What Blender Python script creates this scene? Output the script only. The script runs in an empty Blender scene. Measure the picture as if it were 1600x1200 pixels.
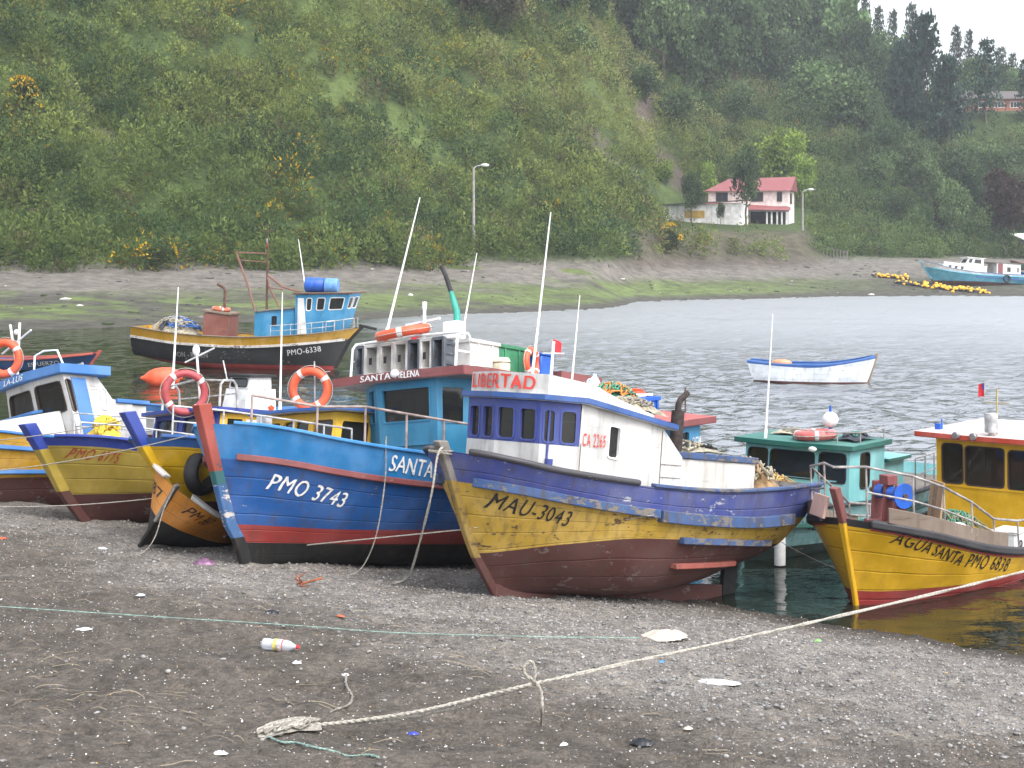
import bpy, bmesh, math, random
import numpy as np
from mathutils import Vector, Matrix, Euler
rad = math.radians
rng = np.random.default_rng(7)
random.seed(7)
SC = bpy.context.scene
COL = SC.collection

# ------------------------------------------------------------------ camera, world, sun, exposure
F, HC, YH = 2537.0, 4.8, 387.0            # focal length in photo pixels, eye height, horizon row
cam_d = bpy.data.cameras.new("camera")
cam = bpy.data.objects.new("camera", cam_d)
COL.objects.link(cam)
cam.location = (0, 0, HC)
cam.rotation_euler = (rad(90), 0, 0)
cam_d.sensor_width = 36.0
cam_d.lens = 36.0 * F / 1600
cam_d.shift_y = -(600 - YH) / 1600
cam_d.clip_start = 0.1
cam_d.clip_end = 3000
SC.camera = cam

SUN_EL, SUN_AZ = 52.0, 140.0              # azimuth clockwise from +Y: the light comes from the right, behind the camera
wd = bpy.data.worlds.new("World")
SC.world = wd
wd.use_nodes = True
wn = wd.node_tree
wn.nodes.clear()
sky = wn.nodes.new("ShaderNodeTexSky")
sky.sky_type = 'NISHITA'
sky.sun_disc = False
sky.sun_elevation = rad(SUN_EL)
sky.sun_rotation = rad(SUN_AZ)
sky.dust_density = 3.0
hs = wn.nodes.new("ShaderNodeHueSaturation")
hs.inputs['Saturation'].default_value = 0.3
bg = wn.nodes.new("ShaderNodeBackground")
bg.inputs['Strength'].default_value = 0.15
wo = wn.nodes.new("ShaderNodeOutputWorld")
wn.links.new(sky.outputs[0], hs.inputs['Color'])
# an overcast sky is brighter overhead than at the horizon
wtc = wn.nodes.new("ShaderNodeTexCoord"); wsx = wn.nodes.new("ShaderNodeSeparateXYZ"); wmr = wn.nodes.new("ShaderNodeMapRange"); wmx = wn.nodes.new("ShaderNodeVectorMath")
wmr.inputs[1].default_value = 0.0; wmr.inputs[2].default_value = 1.0; wmr.inputs[3].default_value = 1.0; wmr.inputs[4].default_value = 3.0
wmx.operation = 'SCALE'
wn.links.new(wtc.outputs['Generated'], wsx.inputs[0]); wpw = wn.nodes.new('ShaderNodeMath'); wpw.operation = 'POWER'; wpw.use_clamp = True; wpw.inputs[1].default_value = 0.5
wn.links.new(wsx.outputs[2], wpw.inputs[0]); wn.links.new(wpw.outputs[0], wmr.inputs[0])
wn.links.new(hs.outputs[0], wmx.inputs[0]); wn.links.new(wmr.outputs[0], wmx.inputs['Scale'])
wn.links.new(wmx.outputs[0], bg.inputs[0])
wn.links.new(bg.outputs[0], wo.inputs[0])

sun_d = bpy.data.lights.new("sun", 'SUN')
sun_d.energy = 0.6
sun_d.angle = rad(18)
sun_d.color = (1.0, 0.96, 0.9)
sun = bpy.data.objects.new("sun", sun_d)
COL.objects.link(sun)
az = rad(SUN_AZ)
sd = Vector((math.sin(az) * math.cos(rad(SUN_EL)), math.cos(az) * math.cos(rad(SUN_EL)), math.sin(rad(SUN_EL))))
sun.rotation_euler = (-sd).to_track_quat('-Z', 'Y').to_euler()
sun.location = sd * 200

SC.view_settings.view_transform = 'Standard'
SC.view_settings.look = 'None'
SC.view_settings.exposure = 0.4
SC.view_settings.gamma = 1.0
SC.render.engine = 'CYCLES'
SC.cycles.max_bounces = 6
SC.cycles.transparent_max_bounces = 12
SC.cycles.volume_bounces = 2
SC.cycles.use_denoising = True

# ------------------------------------------------------------------ helpers
def at(px, py, d):
    return Vector(((px - 800) / F * d, d, HC - (py - YH) / F * d))

class MB:
    """collects shapes and links them as ONE mesh object"""
    def __init__(s):
        s.v, s.f, s.m, s.uv = [], [], [], []
    def add(s, vs, fs, mat=0, uv=None):
        o = len(s.v)
        s.v += [tuple(p) for p in vs]
        s.uv += list(uv) if uv else [(0, 0)] * len(vs)
        s.f += [tuple(i + o for i in f) for f in fs]
        s.m += (mat if isinstance(mat, list) else [mat] * len(fs))
        return s
    def box(s, c, size, mat=0, rot=None, top=(1, 1)):
        x, y, z = size[0] / 2, size[1] / 2, size[2] / 2
        vs = [Vector((sx * x * (top[0] if sz > 0 else 1), sy * y * (top[1] if sz > 0 else 1), sz * z))
              for sz in (-1, 1) for sx, sy in ((-1, -1), (1, -1), (1, 1), (-1, 1))]
        if rot is not None:
            R = rot if isinstance(rot, Matrix) else Euler(rot).to_matrix()
            vs = [R @ p for p in vs]
        c = Vector(c)
        return s.add([p + c for p in vs], [(3, 2, 1, 0), (4, 5, 6, 7), (0, 1, 5, 4), (1, 2, 6, 5), (2, 3, 7, 6), (3, 0, 4, 7)], mat)
    def bar(s, p0, p1, w, h, mat=0):
        p0, p1 = Vector(p0), Vector(p1)
        d = p1 - p0
        return s.box((p0 + p1) / 2, (d.length, w, h), mat, d.to_track_quat('X', 'Z').to_matrix())
    def tube(s, pts, r, n=8, mat=0, closed=False, cap=True):
        pts = [Vector(p) for p in pts]
        N = len(pts)
        rs = r if isinstance(r, (list, tuple)) else [r] * N
        vs, fs = [], []
        up = None
        for i, p in enumerate(pts):
            a = pts[(i - 1) % N] if (i > 0 or closed) else p
            b = pts[(i + 1) % N] if (i < N - 1 or closed) else p
            t = (b - a)
            t = t.normalized() if t.length > 1e-9 else Vector((0, 0, 1))
            if up is None:
                up = Vector((0, 0, 1)) if abs(t.z) < .9 else Vector((1, 0, 0))
            u = up - t * up.dot(t)
            if u.length < 1e-6:
                u = t.orthogonal()
            u.normalize()
            up = u
            w = t.cross(u)
            for k in range(n):
                q = 2 * math.pi * k / n
                vs.append(p + (u * math.cos(q) + w * math.sin(q)) * rs[i])
        for i in range(N if closed else N - 1):
            j = (i + 1) % N
            for k in range(n):
                l = (k + 1) % n
                fs.append((i * n + k, j * n + k, j * n + l, i * n + l)[::-1])
        if cap and not closed:
            fs.append(tuple(range(n)))
            fs.append(tuple(range((N - 1) * n, N * n))[::-1])
        return s.add(vs, fs, mat)
    def cyl(s, p0, p1, r0, r1=None, n=12, mat=0):
        return s.tube([p0, p1], [r0, r0 if r1 is None else r1], n, mat)
    def lathe(s, prof, n=16, mat=0, M=None):
        vs, fs = [], []
        for r, z in prof:
            for k in range(n):
                q = 2 * math.pi * k / n
                vs.append(Vector((r * math.cos(q), r * math.sin(q), z)))
        for i in range(len(prof) - 1):
            for k in range(n):
                l = (k + 1) % n
                fs.append((i * n + k, i * n + l, (i + 1) * n + l, (i + 1) * n + k))
        if M is not None:
            vs = [M @ p for p in vs]
        return s.add(vs, fs, mat)
    def torus(s, c, R, r, nn=28, n=10, mat=0, M=None, a0=0, a1=2 * math.pi):
        full = abs(a1 - a0 - 2 * math.pi) < 1e-6
        k = nn if full else nn + 1
        pts = [Vector((R * math.cos(a0 + (a1 - a0) * i / nn), R * math.sin(a0 + (a1 - a0) * i / nn), 0)) for i in range(k)]
        if M is not None:
            pts = [M @ p for p in pts]
        c = Vector(c)
        return s.tube([p + c for p in pts], r, n, mat, closed=full)
    def loft(s, A, B, mat=0, capa=True, capb=True):
        n = len(A)
        fs = [(i, (i + 1) % n, n + (i + 1) % n, n + i) for i in range(n)]
        if capa: fs.append(tuple(range(n))[::-1])
        if capb: fs.append(tuple(range(n, 2 * n)))
        return s.add(list(A) + list(B), fs, mat)
    def sphere(s, c, r, n=14, mat=0, sc=(1, 1, 1)):
        prof = [(max(1e-4, math.sin(math.pi * i / 8)) * 1.0, -math.cos(math.pi * i / 8)) for i in range(9)]
        M = Matrix.Translation(Vector(c)) @ Matrix.Diagonal((r * sc[0], r * sc[1], r * sc[2], 1))
        return s.lathe(prof, n, mat, M)
    def build(s, name, mats, parent=None, smooth=40, bevel=0, M=None):
        me = bpy.data.meshes.new(name)
        me.from_pydata(s.v, [], s.f)
        for m in (mats if isinstance(mats, (list, tuple)) else [mats]):
            me.materials.append(m)
        me.polygons.foreach_set('material_index', s.m)
        ul = me.uv_layers.new(name='uv')
        li = np.zeros(len(me.loops), np.int32)
        me.loops.foreach_get('vertex_index', li)
        ul.data.foreach_set('uv', np.array(s.uv, np.float32)[li].ravel())
        if smooth:
            me.polygons.foreach_set('use_smooth', [True] * len(me.polygons))
            me.set_sharp_from_angle(angle=rad(smooth))
        o = bpy.data.objects.new(name, me)
        COL.objects.link(o)
        if parent is not None:
            o.parent = parent
        if M is not None:
            o.matrix_world = M
        if bevel:
            b = o.modifiers.new('bevel', 'BEVEL')
            b.width = bevel
            b.segments = 2
            b.limit_method = 'ANGLE'
            b.angle_limit = rad(50)
        return o

def tag(o, label=None, cat=None, group=None, kind=None):
    if label: o['label'] = label
    if cat: o['category'] = cat
    if group: o['group'] = group
    if kind: o['kind'] = kind
    return o

def thing(name, label, cat, M=None, group=None):
    o = bpy.data.objects.new(name, None)
    o.empty_display_size = .3
    COL.objects.link(o)
    if M is not None:
        o.matrix_world = M
    return tag(o, label, cat, group)

def frame(px, py, d, yaw, pitch=0, heel=0):
    return Matrix.Translation(at(px, py, d)) @ Euler((rad(heel), rad(-pitch), rad(yaw))).to_matrix().to_4x4()

def TR(p, r=(0, 0, 0), s=1):
    return Matrix.Translation(Vector(p)) @ Euler(r).to_matrix().to_4x4() @ Matrix.Diagonal((s, s, s, 1))

def npmesh(name, V, Fq, mat, col=None, parent=None, smooth=False, M=None):
    """fast mesh from numpy arrays; Fq is (n,3) or (n,4)"""
    me = bpy.data.meshes.new(name)
    n, k = Fq.shape
    me.vertices.add(len(V))
    me.vertices.foreach_set('co', np.ascontiguousarray(V, np.float32).ravel())
    me.loops.add(n * k)
    me.loops.foreach_set('vertex_index', np.ascontiguousarray(Fq, np.int32).ravel())
    me.polygons.add(n)
    me.polygons.foreach_set('loop_start', np.arange(0, n * k, k, dtype=np.int32))
    me.polygons.foreach_set('loop_total', np.full(n, k, np.int32))
    if smooth:
        me.polygons.foreach_set('use_smooth', np.ones(n, bool))
    if col is not None:
        a = me.attributes.new('col', 'FLOAT_COLOR', 'POINT')
        c4 = np.ones((len(V), 4), np.float32)
        c4[:, :3] = col
        a.data.foreach_set('color', c4.ravel())
    me.update(calc_edges=True)
    me.validate()
    me.materials.append(mat)
    o = bpy.data.objects.new(name, me)
    COL.objects.link(o)
    if parent is not None: o.parent = parent
    if M is not None: o.matrix_world = M
    return o

# value noise
_lat = np.random.default_rng(3).random((256, 256))
def vnoise(x, y):
    x = np.asarray(x, float); y = np.asarray(y, float)
    xi = np.floor(x).astype(int); yi = np.floor(y).astype(int)
    fx = x - xi; fy = y - yi
    fx = fx * fx * (3 - 2 * fx); fy = fy * fy * (3 - 2 * fy)
    g = lambda i, j: _lat[(xi + i) & 255, (yi + j) & 255]
    return (g(0, 0) * (1 - fx) + g(1, 0) * fx) * (1 - fy) + (g(0, 1) * (1 - fx) + g(1, 1) * fx) * fy
def fbm(x, y, o=4):
    s = 0; a = .5
    for i in range(o):
        s = s + a * vnoise(np.asarray(x) * 2 ** i + 17.3 * i, np.asarray(y) * 2 ** i + 9.1 * i)
        a *= .5
    return s / (1 - .5 ** o)
def sstep(a, b, x):
    t = np.clip((np.asarray(x, float) - a) / (b - a), 0, 1)
    return t * t * (3 - 2 * t)
def herm(tab, t):
    """smooth interpolation of [(t,v),...]"""
    xs = np.array([p[0] for p in tab], float); ys = np.array([p[1] for p in tab], float)
    if len(xs) < 3: return np.interp(t, xs, ys)
    m = np.gradient(ys, xs)
    for i in range(1, len(xs) - 1):
        if (ys[i] - ys[i - 1]) * (ys[i + 1] - ys[i]) <= 0: m[i] = 0
    t = np.clip(np.asarray(t, float), xs[0], xs[-1])
    i = np.clip(np.searchsorted(xs, t, 'right') - 1, 0, len(xs) - 2)
    h = xs[i + 1] - xs[i]; u = (t - xs[i]) / h
    return ((2 * u**3 - 3 * u**2 + 1) * ys[i] + (u**3 - 2 * u**2 + u) * h * m[i]
            + (-2 * u**3 + 3 * u**2) * ys[i + 1] + (u**3 - u**2) * h * m[i + 1])

# ------------------------------------------------------------------ materials
class NT:
    def __init__(s, name):
        s.m = bpy.data.materials.new(name)
        s.m.use_nodes = True
        s.t = s.m.node_tree
        s.b = s.t.nodes['Principled BSDF']
        s.out = s.t.nodes['Material Output']
    def n(s, ty, **k):
        x = s.t.nodes.new('ShaderNode' + ty)
        for a, v in k.items(): setattr(x, a, v)
        return x
    def l(s, a, b): s.t.links.new(a, b)
    def val(s, sock, v):
        if hasattr(v, 'is_output') or isinstance(v, bpy.types.NodeSocket): s.l(v, sock)
        else: sock.default_value = v
    def coord(s, kind='Object', scale=(1, 1, 1)):
        c = s.n('TexCoord'); mp = s.n('Mapping')
        mp.inputs['Scale'].default_value = scale
        s.l(c.outputs[kind], mp.inputs[0])
        return mp.outputs[0]
    def noise(s, vec, scale, detail=4, rough=.55, dist=0):
        x = s.n('TexNoise')
        x.inputs['Scale'].default_value = scale; x.inputs['Detail'].default_value = detail
        x.inputs['Roughness'].default_value = rough; x.inputs['Distortion'].default_value = dist
        s.l(vec, x.inputs['Vector'])
        return x.outputs['Fac']
    def ramp(s, fac, a, b, va=0., vb=1.):
        x = s.n('MapRange', interpolation_type='SMOOTHSTEP')
        s.l(fac, x.inputs[0])
        for i, v in zip((1, 2, 3, 4), (a, b, va, vb)): x.inputs[i].default_value = v
        return x.outputs[0]
    def mix(s, fac, a, b, mode='MIX'):
        x = s.n('Mix', data_type='RGBA', blend_type=mode)
        s.val(x.inputs[0], fac)
        for sock, v in ((x.inputs[6], a), (x.inputs[7], b)):
            if isinstance(v, tuple): sock.default_value = (*v[:3], 1)
            else: s.l(v, sock)
        return x.outputs[2]
    def math(s, op, a, b=0.):
        x = s.n('Math', operation=op)
        s.val(x.inputs[0], a); s.val(x.inputs[1], b)
        return x.outputs[0]
    def bump(s, h, strength=.3, dist=.02, prev=None):
        x = s.n('Bump')
        s.val(x.inputs['Strength'], strength)
        x.inputs['Distance'].default_value = dist
        s.l(h, x.inputs['Height'])
        if prev is not None: s.l(prev, x.inputs['Normal'])
        return x.outputs[0]

_mc = {}
def paint(name, col, rough=.5, wear=.25, chip=(.33, .3, .26), planks=0, grime=.35, metal=0, grimecol=(.07, .05, .035), fade=.25):
    """weathered paint: faded patches, vertical dirt runs, chips down to the wood, plank seams"""
    if name in _mc: return _mc[name]
    N = NT(name)
    o = N.coord()
    n1 = N.noise(o, 1.7, 5)
    lum = sum(col) / 3
    fadec = tuple(min(.85, c * 1.15 + (lum * .6 + .05 - c) * fade) for c in col)
    dark = tuple(c * .82 for c in col)
    c = N.mix(N.ramp(n1, .35, .68), dark, fadec)
    st = N.noise(N.coord(scale=(5, 5, .7)), 1.6, 6, .65)
    c = N.mix(N.math('MULTIPLY', N.ramp(st, .46, .74), min(1, grime * 1.2)), c, grimecol)
    chn = N.noise(N.coord(scale=(.6, .6, 1.3)), 11, 9, .72)
    chm = N.noise(o, 1.1, 3)
    ch = N.ramp(N.math('ADD', chn, N.math('MULTIPLY', N.math('SUBTRACT', chm, .5), .5)), .74 - wear * .28, .77 - wear * .28)
    c = N.mix(ch, c, chip)
    sm_ = N.noise(N.coord(scale=(.8, .8, 5)), 1.5, 7, .7)
    c = N.mix(N.math('MULTIPLY', N.ramp(sm_, .56, .76), min(1, grime * 1.3)), c, tuple(x * .45 for x in grimecol))
    h = N.math('ADD', N.math('MULTIPLY', N.noise(o, 24, 6), .25), N.math('MULTIPLY', ch, -.5))
    if planks:
        u = N.n('UVMap'); sp = N.n('SeparateXYZ')
        N.l(u.outputs[0], sp.inputs[0])
        v = N.math('MULTIPLY', sp.outputs[1], planks)
        v = N.math('ADD', v, N.math('MULTIPLY', N.noise(o, .9, 2), .25))
        fr = N.math('ABSOLUTE', N.math('SUBTRACT', N.math('FRACT', v), .5))
        seam = N.ramp(fr, .44, .495)
        wobble = N.ramp(N.noise(o, 2.6, 4), .4, .7, .1, .75)
        c = N.mix(N.math('MULTIPLY', seam, wobble), c, tuple(x * .35 for x in col))
        h = N.math('SUBTRACT', h, N.math('MULTIPLY', seam, 1.0))
    N.l(c, N.b.inputs['Base Color'])
    N.b.inputs['Metallic'].default_value = metal
    N.l(N.ramp(n1, .3, .7, rough - .1, rough + .2), N.b.inputs['Roughness'])
    N.l(N.bump(h, .5, .012), N.b.inputs['Normal'])
    _mc[name] = N.m
    return N.m

def plain(name, col, rough=.5, metal=0, var=.2, scale=6, bump=.15, spec=.5, bscale=30):
    if name in _mc: return _mc[name]
    N = NT(name)
    o = N.coord()
    n = N.noise(o, scale, 6)
    N.l(N.mix(N.ramp(n, .3, .7), tuple(c * (1 - var) for c in col), tuple(min(.9, c * (1 + var)) for c in col)), N.b.inputs['Base Color'])
    N.b.inputs['Roughness'].default_value = rough
    N.b.inputs['Metallic'].default_value = metal
    N.b.inputs['Specular IOR Level'].default_value = spec
    if bump: N.l(N.bump(N.noise(o, bscale, 5), bump, .01), N.b.inputs['Normal'])
    _mc[name] = N.m
    return N.m

def glassmat(name, tint=(.25, .28, .28), fac=.35):
    if name in _mc: return _mc[name]
    N = NT(name)
    tr = N.n('BsdfTransparent'); tr.inputs[0].default_value = (*tint, 1)
    gl = N.n('BsdfGlossy'); gl.inputs[0].default_value = (.9, .9, .9, 1); gl.inputs['Roughness'].default_value = .06
    fr = N.n('Fresnel'); fr.inputs[0].default_value = 1.5
    di = N.n('BsdfDiffuse'); di.inputs[0].default_value = (.05, .05, .045, 1)
    m1 = N.n('MixShader'); m1.inputs[0].default_value = fac
    N.l(tr.outputs[0], m1.inputs[1]); N.l(di.outputs[0], m1.inputs[2])
    m2 = N.n('MixShader')
    N.l(fr.outputs[0], m2.inputs[0]); N.l(m1.outputs[0], m2.inputs[1]); N.l(gl.outputs[0], m2.inputs[2])
    N.l(m2.outputs[0], N.out.inputs[0])
    _mc[name] = N.m
    return N.m

def leafmat(name, use_obj=False, transl=.25):
    N = NT(name)
    a = N.n('Attribute'); a.attribute_name = 'col'
    c = a.outputs['Color']
    if use_obj:
        oi = N.n('ObjectInfo')
        c = N.mix(1.0, c, oi.outputs['Color'], 'MULTIPLY')
    N.l(c, N.b.inputs['Base Color'])
    N.b.inputs['Roughness'].default_value = .75
    N.b.inputs['Specular IOR Level'].default_value = .0
    if transl:
        tl = N.n('BsdfTranslucent'); N.l(c, tl.inputs[0])
        mx = N.n('MixShader'); mx.inputs[0].default_value = transl
        N.l(N.b.outputs[0], mx.inputs[1]); N.l(tl.outputs[0], mx.inputs[2]); N.l(mx.outputs[0], N.out.inputs[0])
    return N.m

M_ROPE = plain('rope_fibre', (.36, .335, .29), .9, var=.3, scale=40, bump=.8, bscale=120)
M_ROPED = plain('rope_weathered', (.25, .23, .2), .9, var=.35, scale=40, bump=.8, bscale=120)
M_LINEG = plain('rope_green', (.2, .3, .26), .8, var=.3, scale=40)
M_STEEL = plain('galvanised_steel', (.42, .42, .42), .5, metal=.4, var=.35, scale=9)
M_RAILW = plain('white_tube', (.75, .75, .74), .45, var=.12)
M_ANT = plain('fibreglass_antenna', (.82, .82, .8), .4, var=.05)
M_RUST = plain('rusty_iron', (.1, .05, .035), .85, var=.5, scale=14, bump=.5)
M_BLACK = plain('black_rubber', (.02, .02, .021), .7, var=.4)
M_DARK = plain('interior_shade', (.03, .028, .025), .8)  # flat dark colour standing in for the shade inside porch and doorway
M_WOOD = paint('weathered_wood', (.2, .15, .1), .8, .5, (.3, .27, .23), grime=.5)
M_GREYWOOD = paint('grey_wood', (.22, .2, .18), .85, .4, (.1, .08, .06), grime=.6)
M_DECK = paint('deck_boards', (.16, .14, .12), .8, .5, grime=.6)
M_ORANGE = paint('orange_plastic', (.78, .1, .03), .45, .1, (.6, .25, .18), grime=.12, fade=.15)
M_WHITE = paint('white_paint', (.68, .67, .65), .5, .12, (.35, .32, .28), grime=.14, fade=0)
M_GLASS = glassmat('window_glass')
M_GLASSL = glassmat('grey_window_glass', (.3, .3, .3), .6)
M_NET = plain('green_net', (.05, .24, .16), .8, var=.5, scale=12)
M_NETB = plain('tangled_rope', (.3, .27, .2), .9, var=.5, scale=14)
M_PLAST = plain('white_plastic', (.78, .78, .77), .45, var=.12)
M_BLUEP = plain('blue_plastic', (.015, .09, .42), .4, var=.2)
M_REDT = plain('red_lettering', (.62, .05, .035), .6, var=.15)
M_WHT = plain('white_lettering', (.78, .78, .75), .6, var=.2, scale=20)
M_BLT = plain('black_lettering', (.02, .018, .02), .6, var=.3, scale=20)
M_BROWNT = plain('red_brown_lettering', (.33, .04, .03), .6, var=.2)

# ------------------------------------------------------------------ terrain
def shore_s(x, y): return (24.6 - .95 * x - y) / 1.379           # metres inland from the near waterline
PROF = [(-30, -3.2), (-12, -2.0), (-4, -.72), (0, 0), (3.7, .6), (5.4, .84), (8.7, 1.18), (18, 1.8), (40, 2.4), (70, 2.8)]
def gz0(x, y): return herm(PROF, shore_s(x, y) + .5 * (vnoise(np.asarray(x) * .35, np.asarray(y) * .35) - .5))
def gz(x, y):
    x = np.asarray(x, float); y = np.asarray(y, float)
    return (gz0(x, y) + .09 * (fbm(x * 1.1, y * 1.1, 3) - .5) + .15 * sstep(2.5, 7, shore_s(x, y)) * (fbm(x * 2.4 + 5, y * 4.0, 4) - .5) + .045 * (vnoise(x * 8, y * 12) - .5) + .02 * (vnoise(x * 17, y * 21) - .5))
def gpt(px, py, up=0.):
    """the point of the beach seen at a photo pixel"""
    lo, hi = 5., 60.
    for _ in range(50):
        d = (lo + hi) / 2; p = at(px, py, d)
        if p.z > float(gz(p.x, p.y)): lo = d
        else: hi = d
    p = at(px, py, lo); p.z = float(gz(p.x, p.y)) + up
    return p

def beach():
    xs = np.unique(np.round(np.concatenate([np.arange(-60, -10, 1.), np.arange(-10, 9, .07), np.arange(9, 45, 1.)]), 3))
    ys = np.unique(np.round(np.concatenate([np.arange(-30, 10, 1.), np.arange(10, 25, .07), np.arange(25, 62, .8)]), 3))
    X, Y = np.meshgrid(xs, ys)
    Z = gz(X, Y)
    n, m = X.shape
    V = np.stack([X, Y, Z], -1).reshape(-1, 3)
    I = np.arange(n * m).reshape(n, m)
    Q = np.stack([I[:-1, :-1], I[:-1, 1:], I[1:, 1:], I[1:, :-1]], -1).reshape(-1, 4)
    S = shore_s(X, Y).ravel()
    nb = fbm(V[:, 0] * .5, V[:, 1] * .5, 3)
    light = sstep(.5, 1.8, S) * (1 - sstep(5.6, 8.3, S + 2.5 * (nb - .5)))
    light = light * sstep(.25, .6, fbm(V[:, 0] * .8 + 3, V[:, 1] * .8, 3) + .1) * .75 + .0
    fine = fbm(V[:, 0] * 3.1, V[:, 1] * 3.1, 3)
    dk = np.array([.118, .103, .088]); lt = np.array([.28, .265, .248])
    col = dk + (lt - dk) * light[:, None]
    col = col * (.6 + .8 * fine)[:, None]
    wet = 1 - sstep(-.1, 1.0, S + .6 * (nb - .5))
    col = col * (1 - .55 * wet)[:, None]
    N = NT('beach_gravel')
    o = N.coord()
    a = N.n('Attribute'); a.attribute_name = 'col'
    c = a.outputs['Color']
    v1 = N.n('TexVoronoi'); v1.inputs['Scale'].default_value = 34; N.l(o, v1.inputs['Vector'])
    sp = N.n('SeparateColor'); N.l(v1.outputs['Color'], sp.inputs[0])
    c = N.mix(.75, c, N.mix(N.ramp(sp.outputs[0], 0, 1), (.7, .69, .68), (1.1, 1.08, 1.05)), 'MULTIPLY')
    c = N.mix(.9, c, N.mix(N.ramp(N.noise(o, 9, 8, .7), .35, .65), (.7, .69, .67), (1.3, 1.27, 1.23)), 'MULTIPLY')
    v2 = N.n('TexVoronoi'); v2.inputs['Scale'].default_value = 60; N.l(o, v2.inputs['Vector'])
    sp2 = N.n('SeparateColor'); N.l(v2.outputs['Color'], sp2.inputs[0])
    speck = N.math('MULTIPLY', N.math('GREATER_THAN', sp2.outputs[1], 0.985), N.math('LESS_THAN', v2.outputs['Distance'], .42))
    c = N.mix(speck, c, (.62, .6, .57))
    N.l(c, N.b.inputs['Base Color'])
    N.b.inputs['Roughness'].default_value = .8
    N.b.inputs['Specular IOR Level'].default_value = .35
    b1 = N.bump(v1.outputs['Distance'], .9, -.03)
    N.l(N.bump(N.noise(o, 14, 9, .75), .8, .05, b1), N.b.inputs['Normal'])
    ob = npmesh('beach', V, Q, N.m, col, smooth=True)
    tag(ob, kind='structure')

# far shore and hills: heights along lines of sight, (distance, height) per photo column
HILL = {
    -900: [(60, -1.2), (76, 0), (100, 2.2), (108, 5), (150, 42), (190, 72), (260, 100), (480, 115)],
    -300: [(66, -1.2), (86, 0), (114, 2.8), (120, 5), (154, 34), (195, 64), (260, 96), (480, 112)],
    0:    [(70, -1.2), (95, 0), (110, 1), (130, 3.1), (136, 5.5), (165, 31), (200, 58), (260, 90), (480, 110)],
    400:  [(75, -1.2), (105, 0), (124, 1.4), (140, 3.25), (146, 6), (180, 34), (215, 60), (270, 84), (480, 104)],
    750:  [(80, -1.2), (119, 0), (136, 1.7), (150, 3.7), (156, 7), (200, 36), (235, 52), (300, 70), (480, 92)],
    900:  [(80, -1.2), (127, 0), (142, 1.6), (152, 3.4), (158, 7), (215, 35), (260, 46), (330, 60), (480, 80)],
    1000: [(80, -1.2), (145, 0), (156, 1.5), (165, 3.4), (172, 8), (215, 20), (260, 33), (330, 49), (480, 72)],
    1040: [(80, -1.2), (148, 0), (160, 1.5), (172, 3.4), (183, 6.8), (200, 7.8), (214, 9.2), (240, 23), (262, 31), (330, 47), (480, 70)],
    1090: [(80, -1.2), (150, 0), (164, 1.5), (176, 3.4), (186, 6.8), (200, 7.7), (220, 8.5), (250, 24), (290, 35), (330, 43), (480, 68)],
    1140: [(80, -1.2), (152, 0), (168, 1.6), (180, 3.3), (189, 6.8), (200, 7.7), (222, 8.2), (260, 24), (320, 40), (480, 66)],
    1240: [(80, -1.2), (157, 0), (174, 1.6), (188, 3.4), (197, 6.6), (205, 7.7), (222, 8.4), (260, 20), (320, 35), (480, 62)],
    1300: [(80, -1.2), (160, 0), (178, 1.6), (195, 3.5), (215, 5.2), (250, 16), (300, 30), (350, 42), (480, 54)],
    1450: [(80, -1.2), (162, 0), (182, 1.8), (205, 3.8), (230, 6.5), (260, 15), (290, 24), (330, 34), (400, 42), (480, 45)],
    1500: [(80, -1.2), (162, 0), (184, 1.8), (208, 3.8), (232, 6), (255, 15), (270, 27), (280, 28.3), (296, 28.6), (330, 34), (400, 41), (480, 43)],
    1600: [(80, -1.2), (162, 0), (184, 1.8), (213, 3.8), (235, 6), (255, 15), (270, 27), (280, 28.3), (296, 28.6), (330, 34), (400, 41), (480, 43)],
    1800: [(80, -1.2), (165, 0), (190, 2), (220, 4), (240, 7), (258, 15), (273, 26), (296, 27), (330, 33), (480, 40)],
    2600: [(80, -1.2), (185, 0), (215, 2), (240, 4), (265, 10), (300, 24), (340, 32), (480, 38)],
}
_hc = sorted(HILL)
def hz(c, d):
    c = np.asarray(c, float); d = np.asarray(d, float)
    c, d = np.broadcast_arrays(c, d)
    Z = np.stack([np.interp(d, [p[0] for p in HILL[k]], [p[1] for p in HILL[k]]) for k in _hc])
    i = np.clip(np.searchsorted(_hc, c, 'right') - 1, 0, len(_hc) - 2)
    k0 = np.array(_hc, float)[i]; k1 = np.array(_hc, float)[i + 1]
    t = np.clip((c - k0) / (k1 - k0), 0, 1); t = t * t * (3 - 2 * t)
    z0 = np.take_along_axis(Z, i[None], 0)[0]; z1 = np.take_along_axis(Z, (i + 1)[None], 0)[0]
    z = z0 * (1 - t) + z1 * t
    x = (c - 800) / F * d
    amp = sstep(3.0, 9, z)
    terr = (c > 1030) & (c < 1290) & (d > 186) & (d < 224)
    amp = np.where(terr | ((c > 1480) & (d > 262) & (d < 302)), amp * .08, amp)
    z = z + amp * (6.0 * (fbm(x * .05 + 4, d * .05, 3) - .5) + 2.4 * (fbm(x * .22, d * .22, 2) - .5))
    return z + .25 * (fbm(x * .12, d * .12, 2) - .5) * sstep(-.5, 1.5, z)
def hpix(c, d): return YH + F * (HC - hz(c, d)) / d
def hfind(c, py, dmin=120., dmax=440.):
    ds = np.arange(dmin, dmax, .5)
    ys = hpix(np.full(ds.shape, float(c)), ds)
    k = np.nonzero(ys <= py)[0]
    return float(ds[k[0]]) if len(k) else float(ds[np.argmin(ys)])
def hpos(c, d): return Vector(((c - 800) / F * d, d, float(hz(c, d))))

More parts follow.
